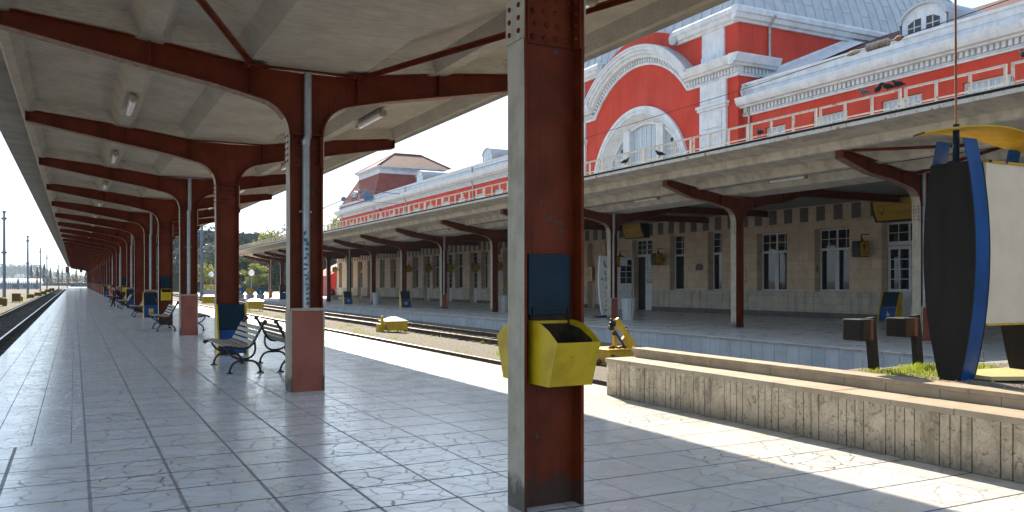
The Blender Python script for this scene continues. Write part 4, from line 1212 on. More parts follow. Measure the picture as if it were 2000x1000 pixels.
wall.quad((WV, END_U, 0), (WV + 14, END_U, 0), (WV + 14, END_U, 5.42), (WV, END_U, 5.42))
wall.box(WV + 0.5, WV + 14, U_LO, U_LO + 0.3, 0, 5.42)
wall.obj('stone_wall', 'stone_wall', st); dado.obj('dado', 'stone_dado', st); plinth.obj('plinth', 'plinth_stone', st)
fr = MB(); y = U_LO + 0.2
while y < END_U - 0.6:
    fr.box(WV - 0.012, WV + 0.01, y, y + 0.48, 4.28, 4.985); y += 0.955
fr.obj('frieze', 'dark_stone', st)
fr = MB(); fr.tube([(WV - 0.06, U_LO, 5.04), (WV - 0.06, END_U - 0.2, 5.04)], 0.022, 6); fr.obj('conduit', 'white_frame', st)
fr = MB(); fr.box(SX + 4.15, WV - 0.001, -11, END_U - 1, 5.06, 5.44); fr.obj('linking_roof', 'concrete_edge', st)  # dark concrete colour carries the shadow under this roof
# sprayed marks on the stone
m = MB(); rg = random.Random(8)
for k in range(4):
    z = 1.55 + k * 0.19; y = 31.45
    for q in range(3): m.box(WV - 0.006, WV - 0.002, y + rg.uniform(-.06, .04), y + rg.uniform(.05, .10), z + q * 0.05, z + q * 0.05 + 0.025)
m.obj('red_sprayed_marks', 'facade_red', st)
m = MB()
m.tube([(WV + 0.12, 27.165, 2.15), (WV + 0.16, 27.165, 2.35), (WV + 0.22, 27.165, 2.20), (WV + 0.14, 27.165, 2.05), (WV + 0.22, 27.165, 1.95), (WV + 0.20, 27.165, 2.12)], 0.014, 5)
m.obj('black_sprayed_mark', 'sign_black', st)
# behind the openings: dark rooms
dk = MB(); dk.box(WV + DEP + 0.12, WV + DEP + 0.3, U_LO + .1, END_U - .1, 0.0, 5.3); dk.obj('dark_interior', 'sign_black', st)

def window(l, r, z0, z1, cols, split, x, gtop=2, name='window', glassm='glass', gcols=2):
    """a white framed window, cols lights wide, with a small-paned transom above split"""
    m = MB(); f = 0.065
    m.box(x, x + 0.06, r, r + f, z0, z1); m.box(x, x + 0.06, l - f, l, z0, z1)
    m.box(x, x + 0.06, r + f, l - f, z0, z0 + f); m.box(x, x + 0.06, r + f, l - f, z1 - f, z1)
    m.box(x - 0.01, x + 0.055, r + f, l - f, split - 0.05, split + 0.05)
    w = (l - r) / cols
    for c in range(cols):
        a, b = r + c * w, r + (c + 1) * w
        if c: m.box(x - 0.008, x + 0.056, a - 0.045, a + 0.045, z0 + f, split - 0.05); m.box(x - 0.008, x + 0.056, a - 0.045, a + 0.045, split + 0.05, z1 - f)
        # casement rim
        aa, bb = a + f * 0.9, b - f * 0.9
        for q in ((aa, aa + 0.05), (bb - 0.05, bb)): m.box(x - 0.014, x - 0.001, q[0], q[1], z0 + f + 0.001, split - 0.051)
        for q in range(1, gcols): m.box(x + 0.01, x + 0.045, a + w * q / gcols - 0.014, a + w * q / gcols + 0.014, split + 0.051, z1 - f - 0.001)
        for q in range(1, gtop): m.box(x + 0.012, x + 0.043, a + 0.05, b - 0.05, split + (z1 - split) * q / gtop - 0.013, split + (z1 - split) * q / gtop + 0.013)
    o = m.obj(name, 'white_frame', st)
    g = MB(); g.box(x + 0.022, x + 0.036, r + 0.03, l - 0.03, z0 + 0.03, z1 - 0.03); g.obj('glazing', glassm, o)
    return o
def door_leaf(p, q, z0, z1, x_off=0.0, lower=0.42):
    """a white half-glazed door leaf standing between floor points p and q"""
    p = Vector((p[0], p[1], 0)); q = Vector((q[0], q[1], 0)); d = (q - p).normalized(); nrm = Vector((d.y, -d.x, 0)); L = (q - p).length
    m = MB()
    def slabq(a, b, za, zb, th=0.045):
        A = p + d * a; B = p + d * b; h = nrm * (th / 2)
        vs = [A - h, B - h, B + h, A + h]
        m.add([(v.x, v.y, za) for v in vs] + [(v.x, v.y, zb) for v in vs], [(3, 2, 1, 0), (4, 5, 6, 7), (0, 1, 5, 4), (1, 2, 6, 5), (2, 3, 7, 6), (3, 0, 4, 7)])
    s = 0.12; zl = z0 + (z1 - z0) * lower
    slabq(0, s, z0, z1); slabq(L - s, L, z0, z1); slabq(s, L - s, z0, z0 + 0.22); slabq(s, L - s, z1 - 0.14, z1); slabq(s, L - s, zl, zl + 0.12)
    slabq(s, L - s, z0 + 0.22, zl, 0.02); zm = z0 + (zl - z0) * 0.5; slabq(s, L - s, zm, zm + 0.10, 0.044)
    zt_ = zl + 0.12; H = z1 - 0.14 - zt_
    for k in range(1, 4): slabq(s, L - s, zt_ + H * k / 4 - 0.014, zt_ + H * k / 4 + 0.014, 0.036)
    slabq(L / 2 - 0.014, L / 2 + 0.014, zt_, z1 - 0.14, 0.034)
    o = m.obj('door', 'white_frame', st)
    g = MB(); A = p + d * s; B = p + d * (L - s); h = nrm * 0.006
    vs = [A - h, B - h, B + h, A + h]
    g.add([(v.x, v.y, zt_) for v in vs] + [(v.x, v.y, z1 - 0.14) for v in vs], [(3, 2, 1, 0), (4, 5, 6, 7), (0, 1, 5, 4), (1, 2, 6, 5), (2, 3, 7, 6), (3, 0, 4, 7)])
    g.obj('glazing', 'glass', o)
    hd = MB(); A = p + d * (L - 0.06) - nrm * 0.05; hd.ball((A.x, A.y, z0 + 1.05), 0.03, 6); hd.obj('handle', 'brass', o)
    return o
for (l, r, z0, z1, kind) in OP:
    x = WV + DEP
    if kind == 'win2': window(l, r, z0 + 0.01, z1 - 0.005, 2, 3.02, x)
    elif kind == 'win1': window(l, r, z0 + 0.01, z1 - 0.005, 1, 3.08, x, 3)
    elif kind == 'door1':
        window(l, r, 3.05, z1 - 0.005, 2, 3.16, x); door_leaf((x + 0.03, l - 0.02), (x + 0.03, r + 0.95), 0.02, 3.03, lower=0.38); door_leaf((x + 0.03, r + 0.02), (x + 0.03, r + 0.93), 0.02, 3.03, lower=0.38)
    elif kind == 'doors':
        window(l, r, 3.10, z1 - 0.005, 2, 3.20, x, 3); door_leaf((WV + 0.1, l - 0.02), (WV - 0.62, l + 0.52), 0.02, 3.09, lower=0.46); door_leaf((x + 0.02, r + 0.03), (x - 0.10, r + 0.96), 0.02, 3.09, lower=0.46)
    elif kind == 'door2':
        window(l, r, 3.05, z1 - 0.005, 1, 3.15, x, 3); door_leaf((x + 0.03, l - 0.02), (x + 0.03, r + 0.02), 0.02, 3.03, lower=0.36)

# ---- upper storey: wings
C0, C1 = 32.04, 48.75     # the central block
def moulding(m, prof, a, b, x, mi=0):
    """extrude a cornice profile [(projection, z)] along u from a to b in front of the wall plane x"""
    m.prism([(x - p, z) for p, z in prof], 'y', a, b, mi)
CORN = [(0.0, 9.80), (0.10, 9.80), (0.10, 9.88), (0.16, 9.90), (0.16, 9.93), (0.0, 9.93)]
CORN2 = [(0.0, 10.20), (0.34, 10.20), (0.36, 10.26), (0.52, 10.30), (0.60, 10.44), (0.66, 10.62), (0.66, 10.66), (0.0, 10.72)]
for a, b in ((U_LO, C0 - 0.02), (C1 + 0.02, END_U)):
    # openings of the upper storey
    wins = []
    c = a + 2.6 if a < 0 else None
    if a < 0:
        wins = [(18.48 - 3.62 * k, 20.40 - 3.62 * k) for k in range(6, 0, -1)] + [(18.48, 20.40), (22.11, 23.99), (25.72, 27.65), (29.30, 30.60)]
    else:
        y = 51.5
        while y < END_U - 3: wins.append((y, y + 1.7)); y += 3.62
    m = MB(); cu = a
    for w0, w1 in wins:
        wall_piece(m, cu, w0, 5.3, 9.95, WU); wall_piece(m, w0, w1, 9.03, 9.95, WU); wall_piece(m, w0, w1, 5.3, 6.3, WU)
        for yy in (w0, w1): m.quad((WU, yy, 6.3), (WU + 0.3, yy, 6.3), (WU + 0.3, yy, 9.03), (WU, yy, 9.03))
        m.quad((WU, w0, 9.03), (WU, w1, 9.03), (WU + 0.3, w1, 9.03), (WU + 0.3, w0, 9.03))
        cu = w1
    wall_piece(m, cu, b, 5.3, 9.95, WU)
    if a > 0: m.quad((WU, b, 5.3), (WU + 13, b, 5.3), (WU + 13, b, 10), (WU, b, 10))
    m.obj('red_wall', 'facade_red', st)
    for w0, w1 in wins: window(w1, w0, 6.31, 9.02, 2, 7.6, WU + 0.12, 5, gcols=4, glassm='curtain_glass')
    m = MB(); moulding(m, CORN, a, b + (0.3 if a > 0 else 0), WU); moulding(m, CORN2, a, b + (0.66 if a > 0 else 0), WU)
    m.box(WU - 0.03, WU + 0.2, a, b, 9.931, 10.199)
    if a > 0:  # return round the far end
        m.box(WU, WU + 13, b, b + 0.6, 10.2, 10.7); m.box(WU, WU + 13, b, b + 0.1, 9.8, 10.2)
    m.obj('cornice', 'white_trim', st)
    m = MB(); y = a + 0.1
    while y < b - 0.2:
        m.box(WU - 0.15, WU - 0.028, y, y + 0.13, 9.955, 10.19); y += 0.235
    m.obj('dentils', 'white_trim', st)
    m = MB(); m.box(WU - 0.12, WU + 0.28, a, b, 10.721, 11.30); m.box(WU - 0.20, WU + 0.33, a, b + (0.1 if a > 0 else 0), 11.301, 11.42); m.box(WU - 0.17, WU + 0.28, a, b, 11.02, 11.06)
    y = a + 2
    while y < b:
        m.box(WU - 0.126, WU - 0.118, y, y + 0.01, 10.73, 11.0); y += 1.4
    m.obj('parapet', 'white_trim', st)
    m = MB(); e = b if a > 0 else b
    e2 = 93.5 if a > 0 else e
    m.add([(WU + 0.1, a, 11.15), (WU + 0.1, e2, 11.15), (WU + 9.6, e2, 15.05), (WU + 9.6, a, 15.05)], [(0, 1, 2, 3)])
    m.add([(WU + 9.6, a, 15.05), (WU + 9.6, e2, 15.05), (WU + 19, e2, 11.15), (WU + 19, a, 11.15)], [(0, 1, 2, 3)])
    m.obj('roof', 'dimmed_tiles', st)
# lead flashing where the right wing's roof meets the central block
m = MB(); m.add([(WU + 0.9, C0 - 0.05, 11.9), (WU + 7.4, C0 - 0.05, 14.62), (WU + 7.4, C0 - 0.9, 14.25), (WU + 0.9, C0 - 1.6, 11.55)], [(0, 1, 2, 3)])
m.add([(WU + 0.9, C0 - 0.05, 11.9), (WU + 7.4, C0 - 0.05, 14.62), (WU + 7.4, C0 - 0.03, 14.72), (WU + 0.9, C0 - 0.03, 12.05)], [(0, 1, 2, 3)])
m.obj('lead_flashing', 'white_trim', st)
m = MB(); m.tube([(WU + 0.15, C0 - 0.35, 11.35), (WU - 0.35, C0 - 0.35, 11.30), (WU - 0.5, C0 - 0.35, 11.0), (WU - 0.45, C0 - 0.35, 10.75)], 0.06, 8); m.obj('gutter_spout', 'lead', st)
# downpipes on the wings
for u in (31.6, 64.1, 80.2, 90.2, 102.9):
    m = MB(); m.tube([(WU - 0.10, u, 5.42), (WU - 0.10, u, 9.75), (WU - 0.22, u, 9.95), (WU - 0.30, u, 10.2)], 0.06, 8)
    if u > 60: m.tube([(WU - 0.2, u, 10.75), (WU - 0.2, u, 11.3)], 0.06, 8)
    for z in (6.2, 7.8, 9.2): m.tube([(WU - 0.10, u, z), (WU - 0.10, u, z + 0.05)], 0.072, 8)
    m.obj('wall_downpipe', 'zinc', st)

# ---- dormers
def dormer(u, x, z, w, h, arch, lights):
    m = MB(); pts = [(u - w / 2, z), (u + w / 2, z)]
    n = 10; r_ = arch
    top = [(u + w / 2 * math.cos(math.pi * i / n), z + h - r_ + r_ * math.sin(math.pi * i / n)) for i in range(n + 1)]
    poly = pts + top
    m.prism(poly, 'x', x, x + 0.15)
    o = m.obj('dormer', 'white_trim', st)
    m = MB()
    outer = [(u + (w / 2 + 0.10) * math.cos(math.pi * i / n), z + h - r_ + (r_ + 0.10) * math.sin(math.pi * i / n)) for i in range(n + 1)]
    for i in range(n):
        (a, za), (b, zb) = outer[i], outer[i + 1]
        m.quad((x - 0.12, a, za), (x - 0.12, b, zb), (x + 3.0, b, zb), (x + 3.0, a, za))
        (c, zc), (d, zd) = top[i], top[i + 1]
        m.quad((x - 0.12, a, za), (x - 0.12, b, zb), (x - 0.12, d, zd), (x - 0.12, c, zc))
        m.quad((x - 0.12, c, zc), (x - 0.12, d, zd), (x, d, zd), (x, c, zc))
    for s in (-1, 1): m.quad((x - 0.02, u + s * (w / 2 + 0.10), z), (x + 3, u + s * (w / 2 + 0.10), z), (x + 3, u + s * (w / 2 + 0.10), z + h - r_), (x - 0.02, u + s * (w / 2 + 0.10), z + h - r_))
    m.obj('dormer_hood', 'lead', o)
    for s in ((-1, 1) if lights == 2 else (0,)):
        cw = w * (0.30 if lights == 2 else 0.5); cu = u + s * w * 0.21
        m = MB(); f = z + h * 0.22; hh = h * (0.42 if lights == 2 else 0.5)
        pg = [(cu - cw / 2, f), (cu + cw / 2, f), (cu + cw / 2, f + hh * (0.75 if s > 0 else 1)), (cu, f + hh * 1.0), (cu - cw / 2, f + hh * (0.75 if s < 0 else 1))]
        m.prism(pg, 'x', x - 0.012, x - 0.002); m.obj('dormer_glazing', 'curtain_glass' if lights == 1 else 'glass', o)
        m = MB(); m.box(x - 0.02, x - 0.0125, cu - 0.02, cu + 0.02, f, f + hh * 0.96); m.box(x - 0.021, x - 0.0135, cu - cw / 2, cu + cw / 2, f + hh * .45, f + hh * .45 + 0.035); m.obj('glazing_bars', 'white_frame', o)
dormer(22.7, 30.5, 11.35, 2.0, 1.45, 0.62, 2)
for u in (62.7, 78.1): dormer(u, 30.2, 11.3, 1.6, 1.35, 0.5, 1)

# ---- central block
AU, AZ_ = 40.4, 8.63
def arc_pts(r, cu, cz, a0, a1, n): return [(cu + r * math.cos(a0 + (a1 - a0) * i / n), cz + r * math.sin(a0 + (a1 - a0) * i / n)) for i in range(n + 1)]
WR, WZ = 4.12, 7.05        # opening of the great window
m = MB()
# front wall with the arched opening, up to the pediment
N = 40
def arch_wall(m, x, r, cz, top, ulo, uhi, zlo):
    """wall from ulo..uhi, zlo..top(u) with an arched hole of radius r"""
    seg = 60
    for i in range(seg):
        a, b = ulo + (uhi - ulo) * i / seg, ulo + (uhi - ulo) * (i + 1) / seg
        def low(u):
            d = abs(u - AU)
            return zlo if d >= r else cz + math.sqrt(r * r - d * d)
        m.quad((x, a, low(a)), (x, b, low(b)), (x, b, max(top(b), low(b))), (x, a, max(top(a), low(a))))
def top_ped(u):
    d = abs(u - AU)
    return 12.6 if d > 5.0 else max(12.6, AZ_ + math.sqrt(max(0, 6.3 ** 2 - d * d)))
arch_wall(m, WV, WR + 0.45, WZ, top_ped, C0, C1, 5.3)
for yy, sgn in ((C0, -1), (C1, 1)):
    m.quad((WV, yy, 5.3), (WV + 10.2, yy, 5.3), (WV + 10.2, yy, 12.6), (WV, yy, 12.6))
m.obj('red_wall', 'facade_red', st)
# attic storey
m = MB()
def top_attic(u):
    d = abs(u - AU)
    return 14.52 if d > 4.0 else max(14.52, AZ_ + math.sqrt(max(0, 7.32 ** 2 - d * d)))
seg = 48
for i in range(seg):
    a, b = C0 + (C1 - C0) * i / seg, C0 + (C1 - C0) * (i + 1) / seg
    m.quad((WV + 0.04, a, 12.6), (WV + 0.04, b, 12.6), (WV + 0.04, b, top_attic(b)), (WV + 0.04, a, top_attic(a)))
    if top_attic(a) > 14.53 or top_attic(b) > 14.53: m.quad((WV + 0.04, a, top_attic(a)), (WV + 0.04, b, top_attic(b)), (WV + 1.4, b, top_attic(b)), (WV + 1.4, a, top_attic(a)))
for yy in (C0, C1): m.quad((WV + 0.04, yy, 12.6), (WV + 10.2, yy, 12.6), (WV + 10.2, yy, 14.6), (WV + 0.04, yy, 14.6))
m.obj('attic_wall', 'facade_red', st)
# entablature left and right of the arch, running round the corners
ENT = [(0.0, 11.85), (0.06, 11.85), (0.06, 11.94), (0.10, 11.95), (0.10, 12.0), (0.0, 12.0)]
ENT2 = [(0.0, 12.30), (0.34, 12.30), (0.36, 12.38), (0.50, 12.42), (0.58, 12.56), (0.66, 12.74), (0.66, 12.80), (0.0, 12.84)]
m = MB()
ua, ub = AU - 4.55, AU + 4.55
def ent_run(a, b):
    moulding(m, ENT, a, b, WV); moulding(m, ENT2, a, b, WV); m.box(WV - 0.02, WV + 0.05, a, b, 12.001, 12.299)
ent_run(C0 - 0.0, ua); ent_run(ub, C1)
for yy, s in ((C0, -1), (C1, 1)):
    for prof in (ENT, ENT2):
        m.prism([(yy + s * p, z) for p, z in prof], 'x', WV - (0.10 if prof is ENT else 0.66), WV + 2.3)
    m.box(WV, WV + 2.2, min(yy, yy + s * 0.02), max(yy, yy + s * 0.02), 12.001, 12.299)
# the round pediment
def ring(m, r0, r1, x0, x1, cz, a0, a1, n=48, cu=AU):
    A = arc_pts(r0, cu, cz, a0, a1, n); B = arc_pts(r1, cu, cz, a0, a1, n)
    for i in range(n):
        p, q, r_, s = A[i], A[i + 1], B[i + 1], B[i]
        m.quad((x0, *p), (x0, *q), (x0, *r_), (x0, *s)); m.quad((x0, *s), (x0, *r_), (x1, *r_), (x1, *s)); m.quad((x0, *q), (x0, *p), (x1, *p), (x1, *q))
    for k in (0, n): m.quad((x0, *A[k]), (x0, *B[k]), (x1, *B[k]), (x1, *A[k]))
t0 = math.asin((12.0 - AZ_) / 5.62)
ring(m, 5.53, 5.66, WV - 0.10, WV + 0.1, AZ_, t0 - 0.02, math.pi - t0 + 0.02)
t1 = math.asin((12.3 - AZ_) / 5.98)
ring(m, 5.92, 6.12, WV - 0.36, WV + 0.1, AZ_, t1, math.pi - t1); ring(m, 6.121, 6.30, WV - 0.50, WV + 0.1, AZ_, t1 + 0.015, math.pi - t1 - 0.015)
t2 = math.asin((12.55 - AZ_) / 6.4)
ring(m, 6.301, 6.48, WV - 0.60, WV + 0.1, AZ_, t2, math.pi - t2); ring(m, 6.481, 6.58, WV - 0.66, WV + 0.1, AZ_, t2 + 0.01, math.pi - t2 - 0.01)
ring(m, 5.661, 5.919, WV - 0.025, WV + 0.05, AZ_, t0, math.pi - t0)
m.obj('cornice', 'white_trim', st)
m = MB(); t2 = math.asin((12.8 - AZ_) / 6.6); ring(m, 6.581, 6.62, WV - 0.62, WV + 0.6, AZ_, t2, math.pi - t2); m.obj('pediment_flashing', 'lead', st)
m = MB()
for a, b in ((C0 + 0.05, ua), (ub, C1 - 0.1)):
    y = a
    while y < b - 0.12: m.box(WV - 0.14, WV - 0.018, y, y + 0.13, 12.02, 12.28); y += 0.235
y = WV + 0.1
while y < WV + 2.1: m.box(y, y + 0.13, C0 - 0.14, C0 - 0.018, 12.02, 12.28); y += 0.235
n = int((math.pi - 2 * t0) * 5.8 / 0.235)
for i in range(n):
    a = t0 + (math.pi - 2 * t0) * (i + 0.5) / n; da = 0.065 / 5.8
    P = [(AU + r * math.cos(q), AZ_ + r * math.sin(q)) for r, q in ((5.68, a - da), (5.68, a + da), (5.905, a + da), (5.905, a - da))]
    m.prism(P, 'x', WV - 0.14, WV - 0.023)
m.obj('dentils', 'white_trim', st)
# pilasters
for a, b in ((32.80, 34.80), (46.0, 48.0)):
    m = MB()
    m.box(WV - 0.14, WV + 0.05, a, b, 5.3, 10.45); m.box(WV - 0.19, WV + 0.05, a + 0.28, b - 0.28, 9.5, 10.3); m.box(WV - 0.19, WV + 0.05, a + 0.28, b - 0.28, 8.35, 9.42); m.box(WV - 0.19, WV + 0.05, a + 0.28, b - 0.28, 5.4, 8.27)
    m.box(WV - 0.24, WV + 0.05, a - 0.08, b + 0.08, 10.451, 10.60); m.box(WV - 0.30, WV + 0.05, a - 0.14, b + 0.14, 10.601, 10.74)
    m.box(WV - 0.12, WV + 0.05, a + 0.02, b - 0.02, 10.741, 11.849)
    m.obj('pilaster', 'white_trim', st)
    m = MB(); m.box(WV - 0.06, WV + 0.1, a + 0.22, b - 0.1, 12.85, 14.5); m.box(WV - 0.10, WV + 0.1, a + 0.20, b - 0.08, 12.85, 13.25); m.obj('attic_pilaster', 'white_trim', st)
# attic cornice
m = MB()
ATT = [(0.0, 14.50), (0.14, 14.50), (0.16, 14.60), (0.30, 14.66), (0.36, 14.86), (0.44, 14.90), (0.46, 15.12), (0.40, 15.22), (0.0, 15.26)]
for a, b in ((C0, 36.7), (44.1, C1)):
    m = MB(); moulding(m, ATT, a, b, WV + 0.02); m.obj('attic_cornice', 'white_trim', st)
for yy, s in ((C0, -1), (C1, 1)):
    m = MB(); m.prism([(yy + s * p, z) for p, z in ATT], 'x', WV - 0.44, WV + 20.0); m.obj('attic_cornice', 'white_trim', st)
# scrolls where the attic cornice stops against the arch
for u in (36.75, 44.05):
    m = MB(); m.tube([(WV - 0.35, u, 14.85), (WV + 0.6, u, 14.85)], 0.36, 14); m.obj('scroll', 'lead', st)
for z0, u, xx in ((12.86, 31.95, WV + 1.98),):
    m = MB(); m.tube([(xx, u - 0.02, 12.2), (xx, u - 0.02, 14.45), (xx - 0.05, u - 0.2, 14.7), (xx, u - 0.45, 14.95)], 0.075, 8)
    for z in (12.9, 13.6, 14.2): m.tube([(xx, u - 0.02, z), (xx, u - 0.02, z + 0.06)], 0.09, 8)
    m.obj('wall_downpipe', 'zinc', st)
# great arched window: surround, reveal, piers, lights
m = MB()
ring(m, 4.55, 4.76, WV - 0.16, WV + 0.1, WZ, 0, math.pi); ring(m, 4.40, 4.549, WV - 0.11, WV + 0.1, WZ, 0, math.pi); ring(m, 4.33, 4.399, WV - 0.15, WV + 0.1, WZ, 0, math.pi)
A = arc_pts(4.34, AU, WZ, 0, math.pi, 48); B = arc_pts(3.92, AU, WZ, 0, math.pi, 48)
for i in range(48): m.quad((WV - 0.1, *A[i]), (WV - 0.1, *A[i + 1]), (WV + 0.45, *B[i + 1]), (WV + 0.45, *B[i]))
ring(m, 3.78, 3.93, WV + 0.40, WV + 0.62, WZ, 0, math.pi)
for s in (-1, 1):
    m.box(WV - 0.16, WV + 0.1, AU + s * 4.55 - (0.21 if s < 0 else 0), AU + s * 4.55 + (0.21 if s > 0 else 0), 5.3, WZ)
m.obj('arch_surround', 'white_trim', st)
for s in (-1, 1):
    u = AU + s * 1.62
    m = MB(); m.box(WV + 0.28, WV + 0.75, u - 0.32, u + 0.32, 5.4, WZ + math.sqrt(3.9 ** 2 - 1.62 ** 2) + 0.1); m.box(WV + 0.25, WV + 0.279, u - 0.34, u + 0.34, 5.4, 5.9)
    m.obj('window_pier', 'white_trim', st)
m = MB(); xw = WV + 0.56
def hgt(u, r=3.80): return WZ + math.sqrt(max(0.01, r * r - (u - AU) ** 2))
for u in (AU - 0.44, AU + 0.44): m.box(xw - 0.03, xw + 0.05, u - 0.045, u + 0.045, 5.4, hgt(u))
for u in (AU - 1.29, AU + 1.29): m.box(xw - 0.03, xw + 0.05, u - 0.04, u + 0.04, 5.4, hgt(u))
for z in (7.25, 9.42): m.box(xw - 0.032, xw + 0.052, AU - 1.30, AU + 1.30, z - 0.055, z + 0.055)
for k in range(5):
    for z in (5.9, 6.6, 7.95, 8.65, 10.1): m.box(xw - 0.012, xw + 0.03, AU - 1.29, AU + 1.29, z - 0.017, z + 0.017) if k == 0 else None
for u in (AU - 0.87, AU, AU + 0.87): m.box(xw - 0.010, xw + 0.028, u - 0.016, u + 0.016, 5.4, hgt(u))
for s in (-1, 1):
    for d in (1.99, 2.75): m.box(xw - 0.02, xw + 0.05, AU + s * d - 0.04, AU + s * d + 0.04, 5.4, hgt(AU + s * d))
    for z in (9.1 if s < 0 else 9.1, 7.3): m.box(xw - 0.022, xw + 0.05, min(AU + s * 1.97, AU + s * 3.5), max(AU + s * 1.97, AU + s * 3.5), z - 0.05, z + 0.05)
    for z in (6.3, 8.1, 8.7): m.box(xw - 0.012, xw + 0.03, min(AU + s * 1.97, AU + s * 3.5), max(AU + s * 1.97, AU + s * 3.5), z - 0.016, z + 0.016)
wf = m.obj('window', 'white_frame', st)
m = MB(); P = [(AU + 3.78, 5.3)] + arc_pts(3.78, AU, WZ, 0, math.pi, 40) + [(AU - 3.78, 5.3)]
m.prism(P, 'x', xw + 0.012, xw + 0.022); m.obj('glazing', 'curtain_glass', wf)
m = MB()
for s in (-1, 1): m.tube([(xw - 0.005, AU + s * 2.42, 9.62), (xw + 0.02, AU + s * 2.42, 9.62)], 0.13, 12)
m.obj('vent_hole', 'sign_black', wf)
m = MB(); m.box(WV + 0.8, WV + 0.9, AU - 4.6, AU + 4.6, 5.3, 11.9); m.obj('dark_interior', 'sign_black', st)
# the lead dome
m = MB(); K = 18
x0, x1, y0, y1 = WV + 0.2, WV + 20.0, C0 + 0.25, C1 - 0.25
vs = []
def dome_rect(t):
    a = 0.42 + t * (math.pi / 2 - 0.42); ins = 5.0 * (math.cos(0.42) - math.cos(a)); return ins, 15.2 + 9.6 * (math.sin(a) - math.sin(0.42))
rows = [dome_rect(i / K) for i in range(K + 1)]
for (i0, z0), (i1, z1) in zip(rows, rows[1:]):
    a = [(x0 + i0, y0 + i0, z0), (x1 - i0, y0 + i0, z0), (x1 - i0, y1 - i0, z0), (x0 + i0, y1 - i0, z0)]
    b = [(x0 + i1, y0 + i1, z1), (x1 - i1, y0 + i1, z1), (x1 - i1, y1 - i1, z1), (x0 + i1, y1 - i1, z1)]
    for k in range(4): m.quad(a[k], a[(k + 1) % 4], b[(k + 1) % 4], b[k])
i1, z1 = rows[-1]; m.quad((x0 + i1, y0 + i1, z1), (x1 - i1, y0 + i1, z1), (x1 - i1, y1 - i1, z1), (x0 + i1, y1 - i1, z1))
dome = m.obj('roof_dome', 'lead', st)
m = MB()
def seam(face, f, t_end=1.0):
    pts = []
    for i in range(K + 1):
        ins, z = rows[i]
        if face == 'side': p = (x0 + f, y0 + ins - 0.01, z + 0.01); ok = x0 + ins < p[0] < x1 - ins
        else: p = (x0 + ins - 0.01, y0 + f, z + 0.01); ok = y0 + ins < p[1] < y1 - ins
        if ok: pts.append(p)
    if len(pts) > 1: m.tube(pts, 0.028, 6)
f = 0.5; k = 0
while f < 19.5:
    seam('side', f); k += 1; f += 0.72
f = 0.5
while f < 16: seam('front', f); f += 0.8
for cx_, cy_ in ((1, 1), (-1, 1), (1, -1)):
    pts = []
    for ins, z in rows: pts.append((x0 + ins if cx_ > 0 else x1 - ins, y0 + ins if cy_ > 0 else y1 - ins, z + 0.02))
    m.tube(pts, 0.09, 8)
# horizontal laps, staggered
for face in ('side', 'front'):
    L = 19 if face == 'side' else 16; stp = 0.72 if face == 'side' else 0.8
    q = 0; f = 0.5
    while f < L - stp:
        for j in range(2, K, 4):
            i = j + (2 if q % 2 else 0)
            if i >= K: continue
            ins, z = rows[i]
            if face == 'side' and x0 + ins < x0 + f and x0 + f + stp < x1 - ins: m.bar((x0 + f, y0 + ins - 0.012, z), (x0 + f + stp, y0 + ins - 0.012, z), 0.02, 0.03)
            if face == 'front' and y0 + ins < y0 + f and y0 + f + stp < y1 - ins: m.bar((x0 + ins - 0.012, y0 + f, z), (x0 + ins - 0.012, y0 + f + stp, z), 0.02, 0.03)
        q += 1; f += stp
m.obj('lead_seams', 'lead', dome)

# ---- tiled pavilion roof at the far end
pv = (92.9, 103.2, 30.4, 40.2)
def frustum(m, u0, u1, x0, x1, z0, U0_, U1_, X0_, X1_, z1, mi=0):
    a = [(x0, u0, z0), (x1, u0, z0), (x1, u1, z0), (x0, u1, z0)]; b = [(X0_, U0_, z1), (X1_, U0_, z1), (X1_, U1_, z1), (X0_, U1_, z1)]
    for k in range(4): m.quad(a[k], a[(k + 1) % 4], b[(k + 1) % 4], b[k], mi)
m = MB(); frustum(m, 90.3, 104.3, 29.4, 41.4, 11.0, 92.8, 101.0, 31.0, 39.6, 14.3); m.obj('roof', 'tiles', st)
m = MB()
m.box(31.0, 39.6, 92.8, 101.0, 14.3, 14.85); m.box(30.85, 39.75, 92.65, 101.15, 14.851, 14.98); m.box(30.65, 39.95, 92.45, 101.35, 14.981, 15.14)
y = 31.0
while y < 39.4: m.box(y, y + 0.14, 92.68, 92.8, 14.70, 14.84); y += 0.28
m.obj('cornice', 'white_trim', st)
m = MB(); a = [(30.65, 92.45, 15.141), (39.95, 92.45, 15.141), (39.95, 101.35, 15.141), (30.65, 101.35, 15.141)]; r0, r1 = (34.2, 96.9, 17.3), (37.6, 96.9, 17.3)
m.add(a + [r0, r1], [(0, 1, 5, 4), (1, 2, 5), (2, 3, 4, 5), (3, 0, 4)]); m.obj('roof', 'dimmed_tiles', st)
m = MB(); m.tube([r0, r1], 0.10, 6)
for p in a: m.tube([p, r0 if p[0] < 35 else r1], 0.08, 6)
m.obj('ridge_tiles', 'tiles', st)
dormer(99.3, 29.95, 11.3, 1.8, 1.4, 0.6, 1)
